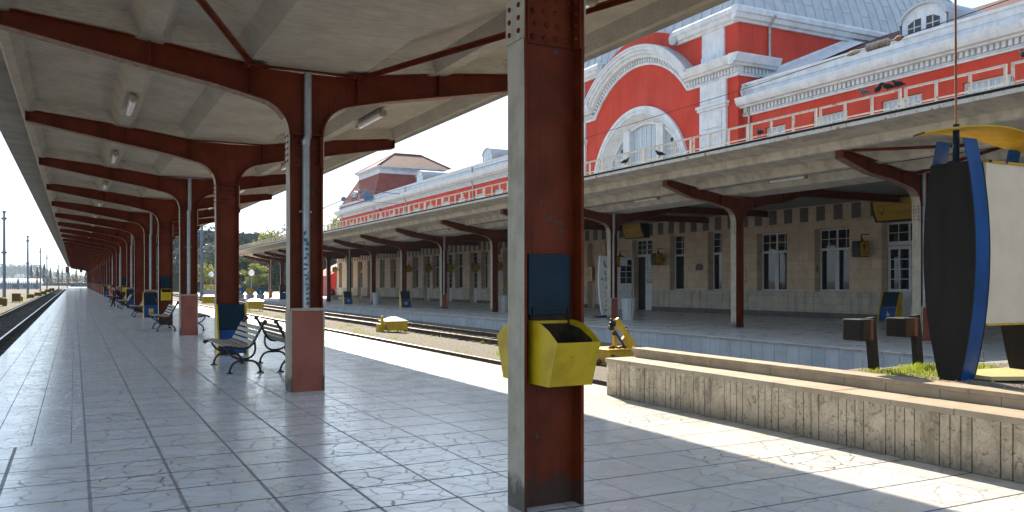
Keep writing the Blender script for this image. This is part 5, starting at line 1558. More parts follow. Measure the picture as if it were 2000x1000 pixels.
# ---------------------------------------------------------------- signs on the station wall
def scribble_x(m, y, x0, x1, z, h, seed):
    r = random.Random(seed); x = x0
    while x < x1 - h * 0.3:
        w = r.uniform(0.4, 0.8) * h
        if r.random() < 0.85:
            m.box(x, x + w * 0.28, y - 0.002, y, z - h * 0.5, z + h * 0.45); k = r.choice((-0.45, 0.05, 0.3)); m.box(x + w * 0.28, x + w * 0.8, y - 0.002, y, z + h * k, z + h * (k + 0.18))
        x += w + h * 0.16
M['plate_blue'] = paint('plate_blue', (0.16, 0.24, 0.34), (0.13, 0.20, 0.29), 0.6, 4)
def scribble(m, x, y0, y1, z, h, seed, mi=0):
    """a line of lettering too worn to read: short uneven strokes on a face that looks to -x (reading towards -y)"""
    r = random.Random(seed); y = max(y0, y1); e = min(y0, y1)
    while y > e:
        w = r.uniform(0.4, 0.9) * h
        if r.random() < 0.82:
            m.box(x - 0.002, x, y - w * 0.28, y, z - h * 0.5, z + h * r.uniform(0.3, 0.5), mi)
            m.box(x - 0.002, x, y - w * 0.8, y - w * 0.28, z + h * r.choice((-0.45, 0.0, 0.3)), z + h * r.choice((-0.2, 0.35, 0.5)), mi)
        y -= w + h * 0.18
def drum_sign(label, u, z=2.86, glyph='arrow'):
    """a projecting sign: bulging black side towards the tracks, yellow faces that look along the platform"""
    x = WV - 0.50
    t = thing('drum_sign', label, 'sign', (x, u, z), 'yellow and black projecting signs along the station wall')
    n = 8; H = 0.66; hu, hx = 0.20, 0.24
    secs = []
    for i in range(n + 1):
        b = math.sin(math.pi * i / n); zz = z - H / 2 + H * i / n; q = 0.045 * b
        secs.append([(x - hx - q, u - hu, zz), (x + hx + q, u - hu, zz), (x + hx + q, u + hu, zz), (x - hx - q, u + hu, zz)])
    m = MB()
    m.add([p for s in secs for p in s], [(4 * i + k, 4 * i + (k + 1) % 4, 4 * i + 4 + (k + 1) % 4, 4 * i + 4 + k) for i in range(n) for k in range(4)])
    m.add(secs[0], [(3, 2, 1, 0)]); m.add(secs[-1], [(0, 1, 2, 3)])
    for yy in (u - hu, u + hu): # dark rims
        pass
    m.obj('drum', 'sign_black', t)
    for sy in (-1, 1):
        m = MB(); pts = []
        for i in range(n + 1):
            f = 0.05 + 0.90 * i / n; q = hx - 0.035 + 0.04 * math.sin(math.pi * f); pts.append((q, z - H / 2 + H * f))
        yy = u + sy * (hu + 0.004)
        for (qa, za), (qb, zb) in zip(pts, pts[1:]): m.quad((x - qa, yy, za), (x + qa, yy, za), (x + qb, yy, zb), (x - qb, yy, zb))
        m.obj('yellow_face', 'sign_yellow', t)
    m = MB(); yf = u - hu - 0.0075
    if glyph == 'arrow':
        m.prism([(x - 0.13, z + 0.08), (x + 0.13, z + 0.08), (x, z + 0.25)], 'y', yf, yf + 0.003); m.prism([(x - 0.045, z - 0.04), (x + 0.045, z - 0.04), (x + 0.045, z + 0.0795), (x - 0.045, z + 0.0795)], 'y', yf, yf + 0.003)
        for k, (dz, w) in enumerate(((-0.13, 0.17), (-0.22, 0.13))): scribble_x(m, yf + 0.002, x - w, x + w, z + dz, 0.07, int(u * 7) + k)
    elif glyph == 'phone':
        m.tube([(x + 0.10, yf, z + 0.19), (x - 0.08, yf, z + 0.16), (x - 0.13, yf, z + 0.10), (x - 0.05, yf, z + 0.05), (x + 0.10, yf, z + 0.03)], 0.028, 6)
        m.ball((x + 0.10, yf, z + 0.19), 0.05, 8); m.ball((x + 0.10, yf, z + 0.03), 0.06, 8)
        for k, dz in enumerate((-0.10, -0.20)): scribble_x(m, yf + 0.002, x - 0.18, x + 0.18, z + dz, 0.06, k)
    else:
        for k, (dz, w) in enumerate(((0.14, 0.16), (-0.10, 0.16))): scribble_x(m, yf + 0.002, x - w, x + w, z + dz, 0.11, int(u * 7) + k)
    m.obj('pictogram', 'sign_brown', t)
    m = MB(); m.bar((x + 0.06, u, z + H / 2 - 0.01), (x + 0.06, u, z + H / 2 + 0.30), 0.035, 0.035); m.bar((x + 0.06, u, z + H / 2 + 0.28), (WV - 0.002, u, z + H / 2 + 0.28), 0.03, 0.03); m.prism([(x + 0.06, z + H / 2 - 0.01), (x + 0.2, z + H / 2 - 0.01), (x + 0.075, z + H / 2 + 0.2)], 'y', u - 0.01, u + 0.01); m.bar((x + hx, u, z), (WV - 0.002, u, z), 0.04, 0.10)
    m.obj('bracket', 'black_iron', t)
    return t
drum_sign('drum sign with dark arrow between the window and the right-hand door', 24.28, 2.93)
drum_sign('drum sign with a telephone receiver right of the open double door', 37.95, 2.88, 'phone')
drum_sign('drum sign with dark arrow left of the open double door', 41.65, 2.86)
for i, (u, z, w) in enumerate(((58.0, 2.9, 'below the square wall clock'), (62.0, 2.9, 'second to the left of the square clock'), (67.3, 2.95, 'third to the left of the square clock'), (72.4, 3.0, 'fourth to the left of the square clock'), (77.4, 3.05, 'fifth to the left of the square clock'), (103.4, 3.4, 'at the far corner near the red kiosk'))):
    drum_sign('small far yellow drum sign ' + w, u, z, 'text')
# the two big yellow boards under the canopy
def board_sign(label, u0, u1, z0, z1, x):
    t = thing('hanging_board', label, 'sign', (x, (u0 + u1) / 2, z0), 'big yellow direction boards with black cases')
    n = 8; m = MB(); vs = []
    def prof(f): return 0.10 * (1 - (2 * f - 1) ** 2)
    P = [(x - 0.02 - prof(i / n) - 0.22 * (1 - i / n) * 0, z0 + (z1 - z0) * i / n) for i in range(n + 1)]
    P = [(x - 0.26 + 0.30 * (1 - i / n) - 0.07 * math.sin(math.pi * i / n), z0 + (z1 - z0) * i / n) for i in range(n + 1)]
    poly = P + [(x + 0.42, z1), (x + 0.42, z0)]
    m.prism(poly, 'y', u0, u1); m.obj('case', 'sign_black', t)
    m = MB()
    q = [(a - 0.005, b) for a, b in P[0:]]
    q = [(q[0][0] + (q[1][0] - q[0][0]) * .5, q[0][1] + 0.05)] + q[1:-1] + [(q[-1][0], q[-1][1] - 0.05)]
    for (xa, za), (xb, zb) in zip(q, q[1:]): m.quad((xa, u1 - 0.12, za), (xa, u0 + 0.10, za), (xb, u0 + 0.10, zb), (xb, u1 - 0.12, zb))
    m.obj('yellow_face', 'sign_yellow', t)
    m = MB(); L = u1 - u0
    def xat(z):
        f = (z - z0) / (z1 - z0); return x - 0.26 + 0.30 * (1 - f) - 0.07 * math.sin(math.pi * f) - 0.012
    zc = (z0 + z1) / 2
    uu = u1 - 0.12 - L * 0.16; s = 0.13
    for a, b, c, d in ((uu - s, uu + s, zc + s * .9, zc + s * 1.1), (uu - s, uu - s + 0.03, zc - s, zc + s * .9), (uu + s - 0.03, uu + s, zc - s, zc + s * .9)): m.box(xat((c + d) / 2) - 0.003, xat((c + d) / 2) + 0.004, a, b, c, d)
    xx = xat(zc - 0.12); m.prism([(uu - 0.07, zc - 0.10), (uu + 0.07, zc - 0.10), (uu, zc - 0.24)], 'x', xx - 0.006, xx + 0.004)
    for k, (fa, fb, dz, h) in enumerate(((0.42, 0.56, 0.17, 0.06), (0.64, 0.86, 0.19, 0.06), (0.46, 0.88, -0.10, 0.055), (0.52, 0.84, -0.19, 0.055))):
        scribble(m, xat(zc + dz) + 0.002, u1 - L * fa, u1 - L * fb, zc + dz, h, int(u0 * 10) + k)
    m.obj('worn_lettering', 'sign_brown', t)
    m = MB()
    for u in (u0 + 0.2, u1 - 0.2): m.box(x + 0.1, x + 0.14, u - 0.02, u + 0.02, z1, 5.19)
    m.obj('hanger', 'black_iron', t)
board_sign('yellow direction board above the open double door', 39.3, 41.25, 4.16, 5.05, WV - 0.35)
board_sign('yellow direction board above the door beside the signboard', 21.6, 23.7, 3.98, 4.92, WV - 0.35)
# clock, plaques
t = thing('wall_clock', 'square pale wall clock high on the stone wall', 'clock', (WV, 58.95, 4.15))
m = MB(); m.box(WV - 0.16, WV - 0.001, 58.45, 59.5, 3.84, 4.46); m.obj('case', 'dark_stone', t, bevel=0.01)
m = MB(); m.box(WV - 0.166, WV - 0.161, 58.52, 59.43, 3.90, 4.40); m.obj('dial', 'zinc', t)
m = MB(); m.bar((WV - 0.172, 58.97, 4.15), (WV - 0.172, 59.2, 4.08), 0.01, 0.04); m.bar((WV - 0.174, 58.97, 4.15), (WV - 0.174, 58.9, 4.33), 0.01, 0.03); m.obj('hands', 'sign_black', t)
def plaque(label, u0, u1, z0, z1, mat, ink, rows):
    t = thing('wall_plaque', label, 'plaque', (WV, (u0 + u1) / 2, z0), 'plaques and notices on the stone wall')
    m = MB(); m.box(WV - 0.035, WV - 0.002, u0, u1, z0, z1); m.obj('plate', mat, t, bevel=0.004)
    if rows:
        m = MB()
        for k, (f, h, a, b) in enumerate(rows): scribble(m, WV - 0.0352, u0 + (u1 - u0) * a, u0 + (u1 - u0) * b, z0 + (z1 - z0) * f, h, k + int(u0))
        m.obj('worn_lettering', ink, t)
    return t
plaque('tall brass notice plate left of the white lens-shaped sign', 45.30, 45.98, 1.70, 2.62, 'brass', 'sign_black', ((0.80, 0.07, 0.35, 0.65), (0.70, 0.06, 0.3, 0.7), (0.55, 0.10, 0.15, 0.85), (0.42, 0.10, 0.25, 0.75), (0.14, 0.07, 0.4, 0.6)))
plaque('pale framed notice under the far drum sign by the clock', 57.9, 58.9, 1.95, 2.66, 'stone_vase', 'zinc', ((0.7, 0.06, 0.2, 0.8), (0.5, 0.06, 0.2, 0.8), (0.3, 0.06, 0.2, 0.8)))
t = thing('wall_plaque', 'small grey plaque with rounded top between two narrow windows', 'plaque', (WV, 34.95, 2.4), 'plaques and notices on the stone wall')
m = MB(); m.prism([(34.67, 2.22), (35.21, 2.22), (35.21, 2.48)] + [(34.94 + 0.27 * math.cos(math.pi * i / 8), 2.48 + 0.09 * math.sin(math.pi * i / 8)) for i in range(1, 8)] + [(34.67, 2.48)], 'x', WV - 0.05, WV - 0.002); m.obj('plate', 'dark_stone', t)
# lens-shaped information signs standing on the far platform
def info_totem(label, x, y, rz, mat, marks):
    t = thing('information_sign', label, 'sign', (x, y, 0), 'tall lens-shaped information signs', rz); o = (0, 0, 0); ORIGIN[t.name] = o
    zs = [0.10 + (2.78 - 0.10) * i / 18 for i in range(19)]
    def hw(z):
        k = (z - 1.75) / 1.65; return 0.34 - 0.17 * k * k
    m = MB(); m.prism([(hw(z), z) for z in zs] + [(-hw(z), z) for z in reversed(zs)], 'y', -0.09, 0.09); m.obj('board', mat, t, origin=o, bevel=0.006)
    m = MB(); m.box(-0.45, 0.45, -0.28, 0.28, 0.0, 0.06); m.box(-0.16, 0.16, -0.05, 0.05, 0.06, 0.10); m.obj('foot', 'blue_dark', t, origin=o)
    if marks:
        m = MB(); f = -0.093
        def man(z, s, dx):
            for sx in (-1, 1): m.tube([(dx + sx * s * .55, f, z + s * .8), (dx + sx * s * .6, f, z), (dx + sx * s * .15, f, z - s * .9)], s * 0.18, 6)
        man(2.42, 0.17, 0.0); man(2.02, 0.11, 0.0)
        for k in range(4): m.box(-0.05, 0.07, f - 0.003, f + 0.004, 1.66 + k * 0.05, 1.69 + k * 0.05)
        m.prism([(-0.26, 1.74), (-0.14, 1.68), (-0.14, 1.80)], 'y', f - 0.003, f + 0.004)
        m.prism([(-0.10, 0.34), (0.05, 0.27), (0.05, 0.41)], 'y', f - 0.003, f + 0.004); m.box(0.051, 0.13, f - 0.003, f + 0.004, 0.31, 0.37)
        m.obj('blue_pictograms', 'sign_blue', t, origin=o)
        m = MB()
        for z, h in ((1.38, 0.09), (0.80, 0.10), (0.58, 0.09)): m.prism([(-0.06, z - h), (0.12, z - h), (0.03, z + h)], 'y', f - 0.003, f + 0.004)
        m.obj('yellow_pictograms', 'sign_yellow', t, origin=o)
        m = MB()
        for z in (1.13, 0.98): m.box(-0.10, 0.12, f - 0.003, f + 0.004, z - 0.05, z - 0.03); m.box(-0.07, -0.03, f - 0.003, f + 0.004, z - 0.03, z + 0.04); m.box(0.02, 0.10, f - 0.003, f + 0.004, z + 0.01, z + 0.03)
        m.obj('grey_pictograms', 'zinc', t, origin=o)
    return t
info_totem('tall white lens-shaped sign with blue pictograms behind the vase column', 21.32, 32.0, rad(-14), 'sign_white', True)
info_totem('tall dark lens-shaped sign standing near the far canopy end', 20.2, 90.5, rad(35), 'dark_board', False)

# ---------------------------------------------------------------- bins and vases on the station platform
GS2 = GS
floor_bin('blue and yellow leaning bin beside the door near the signboard', 28.75, 22.75, GS2, 'figure', 0.80, 1.18, rz=rad(-90))
floor_bin('far leaning bin with a yellow square, under the station canopy', 19.15, 52.3, GS2, 'square', 0.70, 1.08)
floor_bin('far leaning bin with a pale figure, under the station canopy', 18.5, 63.2, GS2, 'figure', 0.66, 1.0)
floor_bin('farthest leaning bin, tall and sunlit at the canopy end', 19.0, 88.0, GS2, None, 0.7, 1.5)
def vase(label, x, y, r=0.29, h=0.86):
    t = thing('stone_vase', label, 'planter', (x, y, 0), 'white fluted vases at the station columns'); o = (0, 0, 0); ORIGIN[t.name] = o
    m = MB(); n = 36; rings = [(0.80, 0.0), (0.82, 0.04), (0.90, 0.3), (0.99, h - 0.10), (1.03, h - 0.06), (1.04, h)]
    vs = []
    for f, z in rings:
        for j in range(n):
            a = 2 * math.pi * j / n; k = f * r * (1.0 if (j % 3) else 0.93) if 0.05 < z < h - 0.08 else f * r
            vs.append((k * math.cos(a), k * math.sin(a), z))
    m.add(vs, [(i * n + j, i * n + (j + 1) % n, (i + 1) * n + (j + 1) % n, (i + 1) * n + j) for i in range(len(rings) - 1) for j in range(n)])
    m.add([(r * 1.04 * math.cos(2 * math.pi * j / n), r * 1.04 * math.sin(2 * math.pi * j / n), h) for j in range(n)], [tuple(range(n))])
    m.obj('bowl', 'stone_vase', t, origin=o)
    return t
v0 = vase('white fluted vase at the drainpipe column near the white lens-shaped sign', 20.85, 29.55, 0.30, 0.90)
dup(v0, (20.95, 41.5, 0), 'white fluted vase right of the bare column under the clock')
dup(v0, (20.45, 62.1, 0), 'far white fluted vase between the two leaning bins')

# ---------------------------------------------------------------- pigeons
def pigeon(label, x, y, z, rz, mat='pigeon', tail=1.0):
    t = thing('pigeon', label, 'pigeon', (x, y, z), 'pigeons on the station canopy', rz); o = (0, 0, 0); ORIGIN[t.name] = o
    m = MB()
    sp = [(-0.17, 0.075, 0.010), (-0.11, 0.088, 0.028), (-0.05, 0.105, 0.056), (0.02, 0.118, 0.068), (0.075, 0.135, 0.056), (0.105, 0.165, 0.036), (0.122, 0.195, 0.032), (0.142, 0.205, 0.028), (0.165, 0.203, 0.012), (0.185, 0.196, 0.003)]
    m.tube([(a, 0, b) for a, b, c in sp], [c for a, b, c in sp], 10)
    for s in (-1, 1): m.tube([(0.02, s * 0.025, 0.07), (0.02, s * 0.025, 0.0), (0.05, s * 0.025, 0.0)], 0.005, 5)
    for s in (-1, 1): m.add([(0.08, s * 0.058, 0.125), (0.02, s * 0.072, 0.14), (-0.12, s * 0.04, 0.10), (0.0, s * 0.068, 0.085)], [(0, 1, 2, 3)])
    m.obj('body', mat, t, origin=o)
    return t
for i, (y, lab) in enumerate(((13.66, 'pale grey pigeon on the railing, left of three dark ones'), (13.31, 'dark pigeon on the railing, beside the pale one'), (13.02, 'dark pigeon on the railing, middle of the row near the mast'), (12.75, 'dark pigeon on the railing, last of the row towards the mast'))):
    pigeon(lab, 16.30, y, 5.88, rad((100, 250, 110, 95)[i]), 'pigeon_pale' if i == 0 else 'pigeon')
pigeon('dark pigeon on the railing right of the signboard mast', 16.30, 9.95, 5.88, rad(60))
pigeon('dark pigeon on the canopy edge below the right wing corner', 16.16, 16.9, 5.45, rad(80), 'pigeon')
pigeon('dark pigeon bending down on the canopy edge, left of the arch middle', 16.16, 23.1, 5.45, rad(-70))
pigeon('dark pigeon upright on the canopy edge, right of the arch middle', 16.16, 21.2, 5.45, rad(120))
pigeon('dark pigeon on the railing of the far left wing', 16.30, 48.6, 5.88, rad(100))
pigeon('black bird tucked above the canopy arm near the signboard', 17.9, 15.6, 4.98, rad(90))

# ---------------------------------------------------------------- overhead wires
def wire(name, label, pts, r=0.007):
    m = MB(); m.tube(pts, r, 6); return tag(m.obj(name, 'wire_dark'), label, 'wire')
wire('overhead_wire', 'thin overhead wire crossing in front of the arched window', [(13.0, 230, 6.3), (13.0, 60, 5.95), (13.0, 34, 5.72), (13.0, 22, 5.68), (13.0, 14, 5.80), (13.0, 11.35, 5.885)])
t = thing('insulator', 'string of pale ribbed insulators on the overhead wire', 'insulator', (13.0, 10.7, 5.9), None)
m = MB(); n = 8
for i in range(n):
    y = 10.86 - i * 0.062; z = 5.905 + 0.0
    m.tube([(13.0, y, z), (13.0, y - 0.028, z), (13.0, y - 0.058, z)], [0.030, 0.075, 0.030], 12)
m.obj('ribbed_rod', 'lamp_body', t)
m = MB(); m.tube([(13.0, 11.32, 5.885), (13.0, 11.2, 5.89), (13.0, 11.08, 5.895), (13.0, 11.0, 5.90)], [0.012, 0.05, 0.045, 0.012], 8); m.tube([(13.0, 11.0, 5.9), (13.0, 10.86, 5.905)], 0.012, 6); m.obj('clamp', 'seat_stone', t)
m = MB(); m.tube([(13.0, 10.37, 5.905), (13.0, 10.25, 5.91)], 0.012, 6); m.tube([(13.0, 10.25, 5.91), (13.0, 10.18, 5.915), (13.0, 10.08, 5.92)], [0.02, 0.055, 0.02], 8); m.obj('turnbuckle', 'rust_rod', t)
wire('overhead_wire', 'overhead wire running on beyond the insulators to the right', [(13.0, 10.1, 5.92), (13.0, 4, 6.2), (13.0, -6, 6.8)])
K_ = 0.684            # over the far track
ca = thing('catenary_arm', 'tensioning pulley with a blue diamond plate over the far track', 'catenary', (12.9, 41.0, 5.9))
def cp(x, z, y=60): return (x * K_, y * K_, CAM_H + (z - CAM_H) * K_)
m = MB(); m.tube([cp(15.0, 6.45), cp(16.4, 7.1), cp(17.3, 7.5), cp(19.0, 8.3)], 0.024, 6); m.tube([cp(18.9, 8.22), cp(21.6, 8.12)], 0.02, 6); m.tube([cp(19.6, 8.16), cp(19.35, 7.9)], 0.014, 6); m.tube([cp(17.5, 7.52), cp(20.3, 7.40), cp(21.5, 7.36)], 0.014, 6); m.obj('rod', 'galv', ca)
for x, z, r in ((17.3, 7.55, 0.12), (18.55, 8.16, 0.10)):
    m = MB(); c = cp(x, z); m.tube([(c[0], c[1] - 0.05, c[2]), (c[0], c[1] + 0.05, c[2])], r, 12); m.obj('pulley', 'galv', ca)
m = MB(); m.prism([(cp(x, z)[0], cp(x, z)[2]) for x, z in ((19.07, 8.27), (19.56, 7.82), (19.42, 7.5), (18.84, 7.52), (18.6, 7.92))], 'y', 41.0, 41.03); m.obj('diamond_plate', 'plate_blue', ca)

# ---------------------------------------------------------------- trackside boxes
def yellow_box(label, x, y, z, w, d, h, leg, group='yellow trackside boxes', roof=0.13, rz=0.0, mark=False, pm='yellow_paint', lm='lid_metal'):
    t = thing('trackside_box', label, 'equipment box', (x, y, z), group, rz); o = (0, 0, 0); ORIGIN[t.name] = o
    m = MB(); m.box(-w / 2, w / 2, -d / 2, d / 2, leg, leg + h); m.obj('case', pm, t, origin=o, bevel=0.008)
    m = MB(); a = [(-w / 2 - .03, -d / 2 - .03, leg + h), (w / 2 + .03, -d / 2 - .03, leg + h), (w / 2 + .03, d / 2 + .03, leg + h), (-w / 2 - .03, d / 2 + .03, leg + h)]
    b = [(-w * .18, -d * .12, leg + h + roof), (w * .18, -d * .12, leg + h + roof), (w * .18, d * .12, leg + h + roof), (-w * .18, d * .12, leg + h + roof)]
    m.add(a + b, [(3, 2, 1, 0), (4, 5, 6, 7), (0, 1, 5, 4), (1, 2, 6, 5), (2, 3, 7, 6), (3, 0, 4, 7)]); m.obj('lid', lm, t, origin=o)
    for sx in (-1, 1):
        for sy in (-1, 1):
            m = MB(); m.tube([(sx * w * .42, sy * d * .40, 0), (sx * w * .42, sy * d * .40, leg)], 0.018, 6); m.obj('leg', 'rust_rod', t, origin=o)
    if mark:
        m = MB(); m.tube([(0, -d / 2 - 0.012, leg + h * .35), (0, -d / 2 - 0.003, leg + h * .35)], h * .42, 16); m.obj('round_plate', 'yellow_bin', t, origin=o)
    return t
def t_mat(name, c, rough):
    t = newmat(name); t.b.inputs['Base Color'].default_value = (*c, 1); t.b.inputs['Roughness'].default_value = rough; t.b.inputs['Metallic'].default_value = 0.5
    n = t.noise(t.coord(), 8, 4); t.bump(n, 0.1, 0.01); t.link(t.maprange(n, .3, .7, rough - .06, rough + .06), t.b.inputs['Roughness'])
    return t.m
M['lid_metal'] = t_mat('lid_metal', (0.55, 0.52, 0.46), 0.28)
yb1 = yellow_box('nearest yellow trackside box with a shiny lid between the tracks', 9.70, 27.6, -0.20, 0.72, 0.80, 0.31, 0.13, rz=rad(4))
m = MB(); m.box(-0.52, -0.44, -0.20, -0.12, -0.05, 0.62); m.box(-0.64, -0.46, -0.30, -0.02, 0.0, 0.36); m.obj('switch_lever', 'yellow_paint', yb1, origin=(0, 0, 0))
yellow_box('second yellow trackside box with round plate, seen past the bench', 9.15, 49.8, -0.22, 0.85, 0.9, 0.44, 0.25, mark=True)
yellow_box('yellow trackside box farther off, between the second and third columns', 8.95, 67.0, -0.25, 0.85, 0.9, 0.50, 0.2)
yellow_box('small yellow trackside box just left of that one', 8.05, 69.0, -0.25, 0.7, 0.8, 0.8, 0.1)
for i, (x, y, w, h, lab) in enumerate(((-4.95, 76.0, 0.7, 0.7, 'shade-toned yellow box at the foot of the tall left mast, cut by the frame'), (-4.70, 88.6, 0.8, 1.0, 'tall shade-toned yellow box just behind the tall left mast'), (-4.62, 91.2, 0.7, 0.55, 'shade-toned yellow box with a sunlit lid right of the tall mast'), (-4.3, 106.5, 0.8, 0.55, 'shade-toned yellow box at the foot of the second left mast'), (-4.05, 120.0, 0.9, 0.6, 'shade-toned yellow box between the second and third left masts'), (-3.9, 134.0, 1.0, 0.6, 'shade-toned yellow box beside the third left mast'), (-3.9, 158.0, 1.0, 0.7, 'small shade-toned yellow box beside the fourth left mast'), (-3.8, 178.0, 1.0, 0.7, 'tiny far shade-toned yellow box along the left track'))):
    yellow_box(lab, x, y, -0.34, w * 0.85, w * 0.85, h * 0.72, 0.10, 'shade-toned yellow trackside boxes on the left', 0.08, pm='shaded_yellow', lm='shaded_yellow')
# the points machine at the planter's end
e = thing('points_machine', 'yellow trackside machine with bent arm, hoses and concrete foot', 'machine', (10.05, 14.8, -0.1))
m = MB(); m.box(9.72, 10.55, 14.45, 15.15, -0.14, 0.17); m.box(9.66, 10.60, 14.40, 15.20, 0.171, 0.20); m.obj('case', 'yellow_paint', e, bevel=0.012)
m = MB(); m.box(9.70, 10.50, 14.5, 15.1, -0.5, -0.141); m.obj('concrete_foot', 'concrete_edge', e)
m = MB(); m.bar((10.09, 14.8, 0.2), (10.09, 14.8, 0.80), 0.09, 0.06); m.bar((10.13, 14.8, 0.80), (10.50, 14.75, 0.28), 0.11, 0.05, 0, (0, 1, 0)); m.add([(10.22, 14.72, 0.36), (10.34, 14.72, 0.48), (10.58, 14.72, 0.30), (10.42, 14.72, 0.14), (10.22, 14.80, 0.36), (10.34, 14.80, 0.48), (10.58, 14.80, 0.30), (10.42, 14.80, 0.14)], [(0, 1, 2, 3), (7, 6, 5, 4), (0, 4, 5, 1), (1, 5, 6, 2), (2, 6, 7, 3), (3, 7, 4, 0)]); m.obj('arm', 'yellow_paint', e)
m = MB()
rr = random.Random(3)
for i in range(16): m.ball((9.99 + rr.uniform(-.06, .07), 14.76 + rr.uniform(-.06, .06), 0.62 + rr.uniform(-.12, .17)), rr.uniform(0.025, 0.05), 7)
for i in range(5): m.ball((10.36 + i * .03, 14.78, 0.62 - i * .06), 0.028, 7)
m.obj('couplings', 'black_iron', e)
m = MB(); m.tube([(10.02, 14.7, 0.55), (10.12, 14.6, 0.35), (10.25, 14.55, 0.10), (10.33, 14.5, -0.08)], 0.028, 8); m.tube([(9.80, 14.42, 0.08), (9.72, 14.36, 0.0), (9.60, 14.34, -0.14), (9.42, 14.3, -0.20)], 0.022, 8); m.obj('black_hose', 'black_iron', e)
m = MB(); m.tube([(9.85, 14.40, 0.08), (9.80, 14.32, -0.02), (9.72, 14.28, -0.14), (9.55, 14.25, -0.2), (9.45, 14.25, -0.22)], 0.022, 8); m.tube([(9.90, 14.40, 0.06), (9.95, 14.30, -0.08), (9.98, 14.25, -0.22), (9.88, 14.22, -0.26)], 0.020, 8); m.obj('grey_hose', 'rubber_grey', e)
m = MB()
for i in range(9): m.ball((9.86 + i * 0.045, 14.65 + rr.uniform(-.05, .05), 0.215 + 0.02 * math.sin(i)), 0.035, 7)
m.obj('rag', 'bag_rust', e)
t = thing('cloth_bundle', 'rust-red rag lying on the gravel beside the yellow machine', 'rag', (9.55, 14.7, -0.18))
m = MB()
for i in range(9): m.ball((9.50 + rr.uniform(-.12, .14), 14.7 + rr.uniform(-.08, .08), -0.14 + rr.uniform(-.05, .08)), rr.uniform(.04, .07), 7)
m.obj('folds', 'bag_rust', t)
M['pale_stone'] = M['concrete_edge']
m = MB(); m.prism([(9.35, 15.6), (10.4, 15.6), (10.4, 16.4), (9.35, 16.4)], 'z', -0.5, -0.16); m.box(9.4, 10.35, 15.65, 16.35, -0.1595, -0.12); tag(m.obj('concrete_block', 'concrete_edge', bevel=0.01), 'low grey concrete block on the gravel behind the yellow machine', 'block')
# ---------------------------------------------------------------- people
def body_mesh(name, verts, edges, radii, root, zones, parent=None, sub=1):
    """one continuous skin over a posed skeleton; zones: list of (test, material) decided face by face from the nearest joint"""
    me = bpy.data.meshes.new(name + '_skeleton'); me.from_pydata(verts, edges, [])
    ob = bpy.data.objects.new(name, me); COL.objects.link(ob)
    sk = ob.modifiers.new('skin', 'SKIN'); sk.use_smooth_shade = True
    ob.modifiers.new('sub', 'SUBSURF').levels = sub
    for i, v in enumerate(me.skin_vertices[0].data):
        v.radius = (radii[i], radii[i]) if isinstance(radii[i], (int, float)) else radii[i]; v.use_root = (i == root)
    dg = bpy.context.evaluated_depsgraph_get()
    ev = bpy.data.meshes.new_from_object(ob.evaluated_get(dg))
    ob.modifiers.clear(); ob.data = ev; bpy.data.meshes.remove(me)
    mats = []
    for z in zones:
        if z not in mats: mats.append(z)
    ev.materials.clear()
    for z in mats: ev.materials.append(M[z])
    V = [Vector(v) for v in verts]
    for p in ev.polygons:
        c = p.center; k = min(range(len(V)), key=lambda i: (V[i] - c).length - (radii[i] if isinstance(radii[i], (int, float)) else radii[i][0]) * .6)
        p.material_index = mats.index(zones[k]); p.use_smooth = True
    ob.parent = parent
    return ob
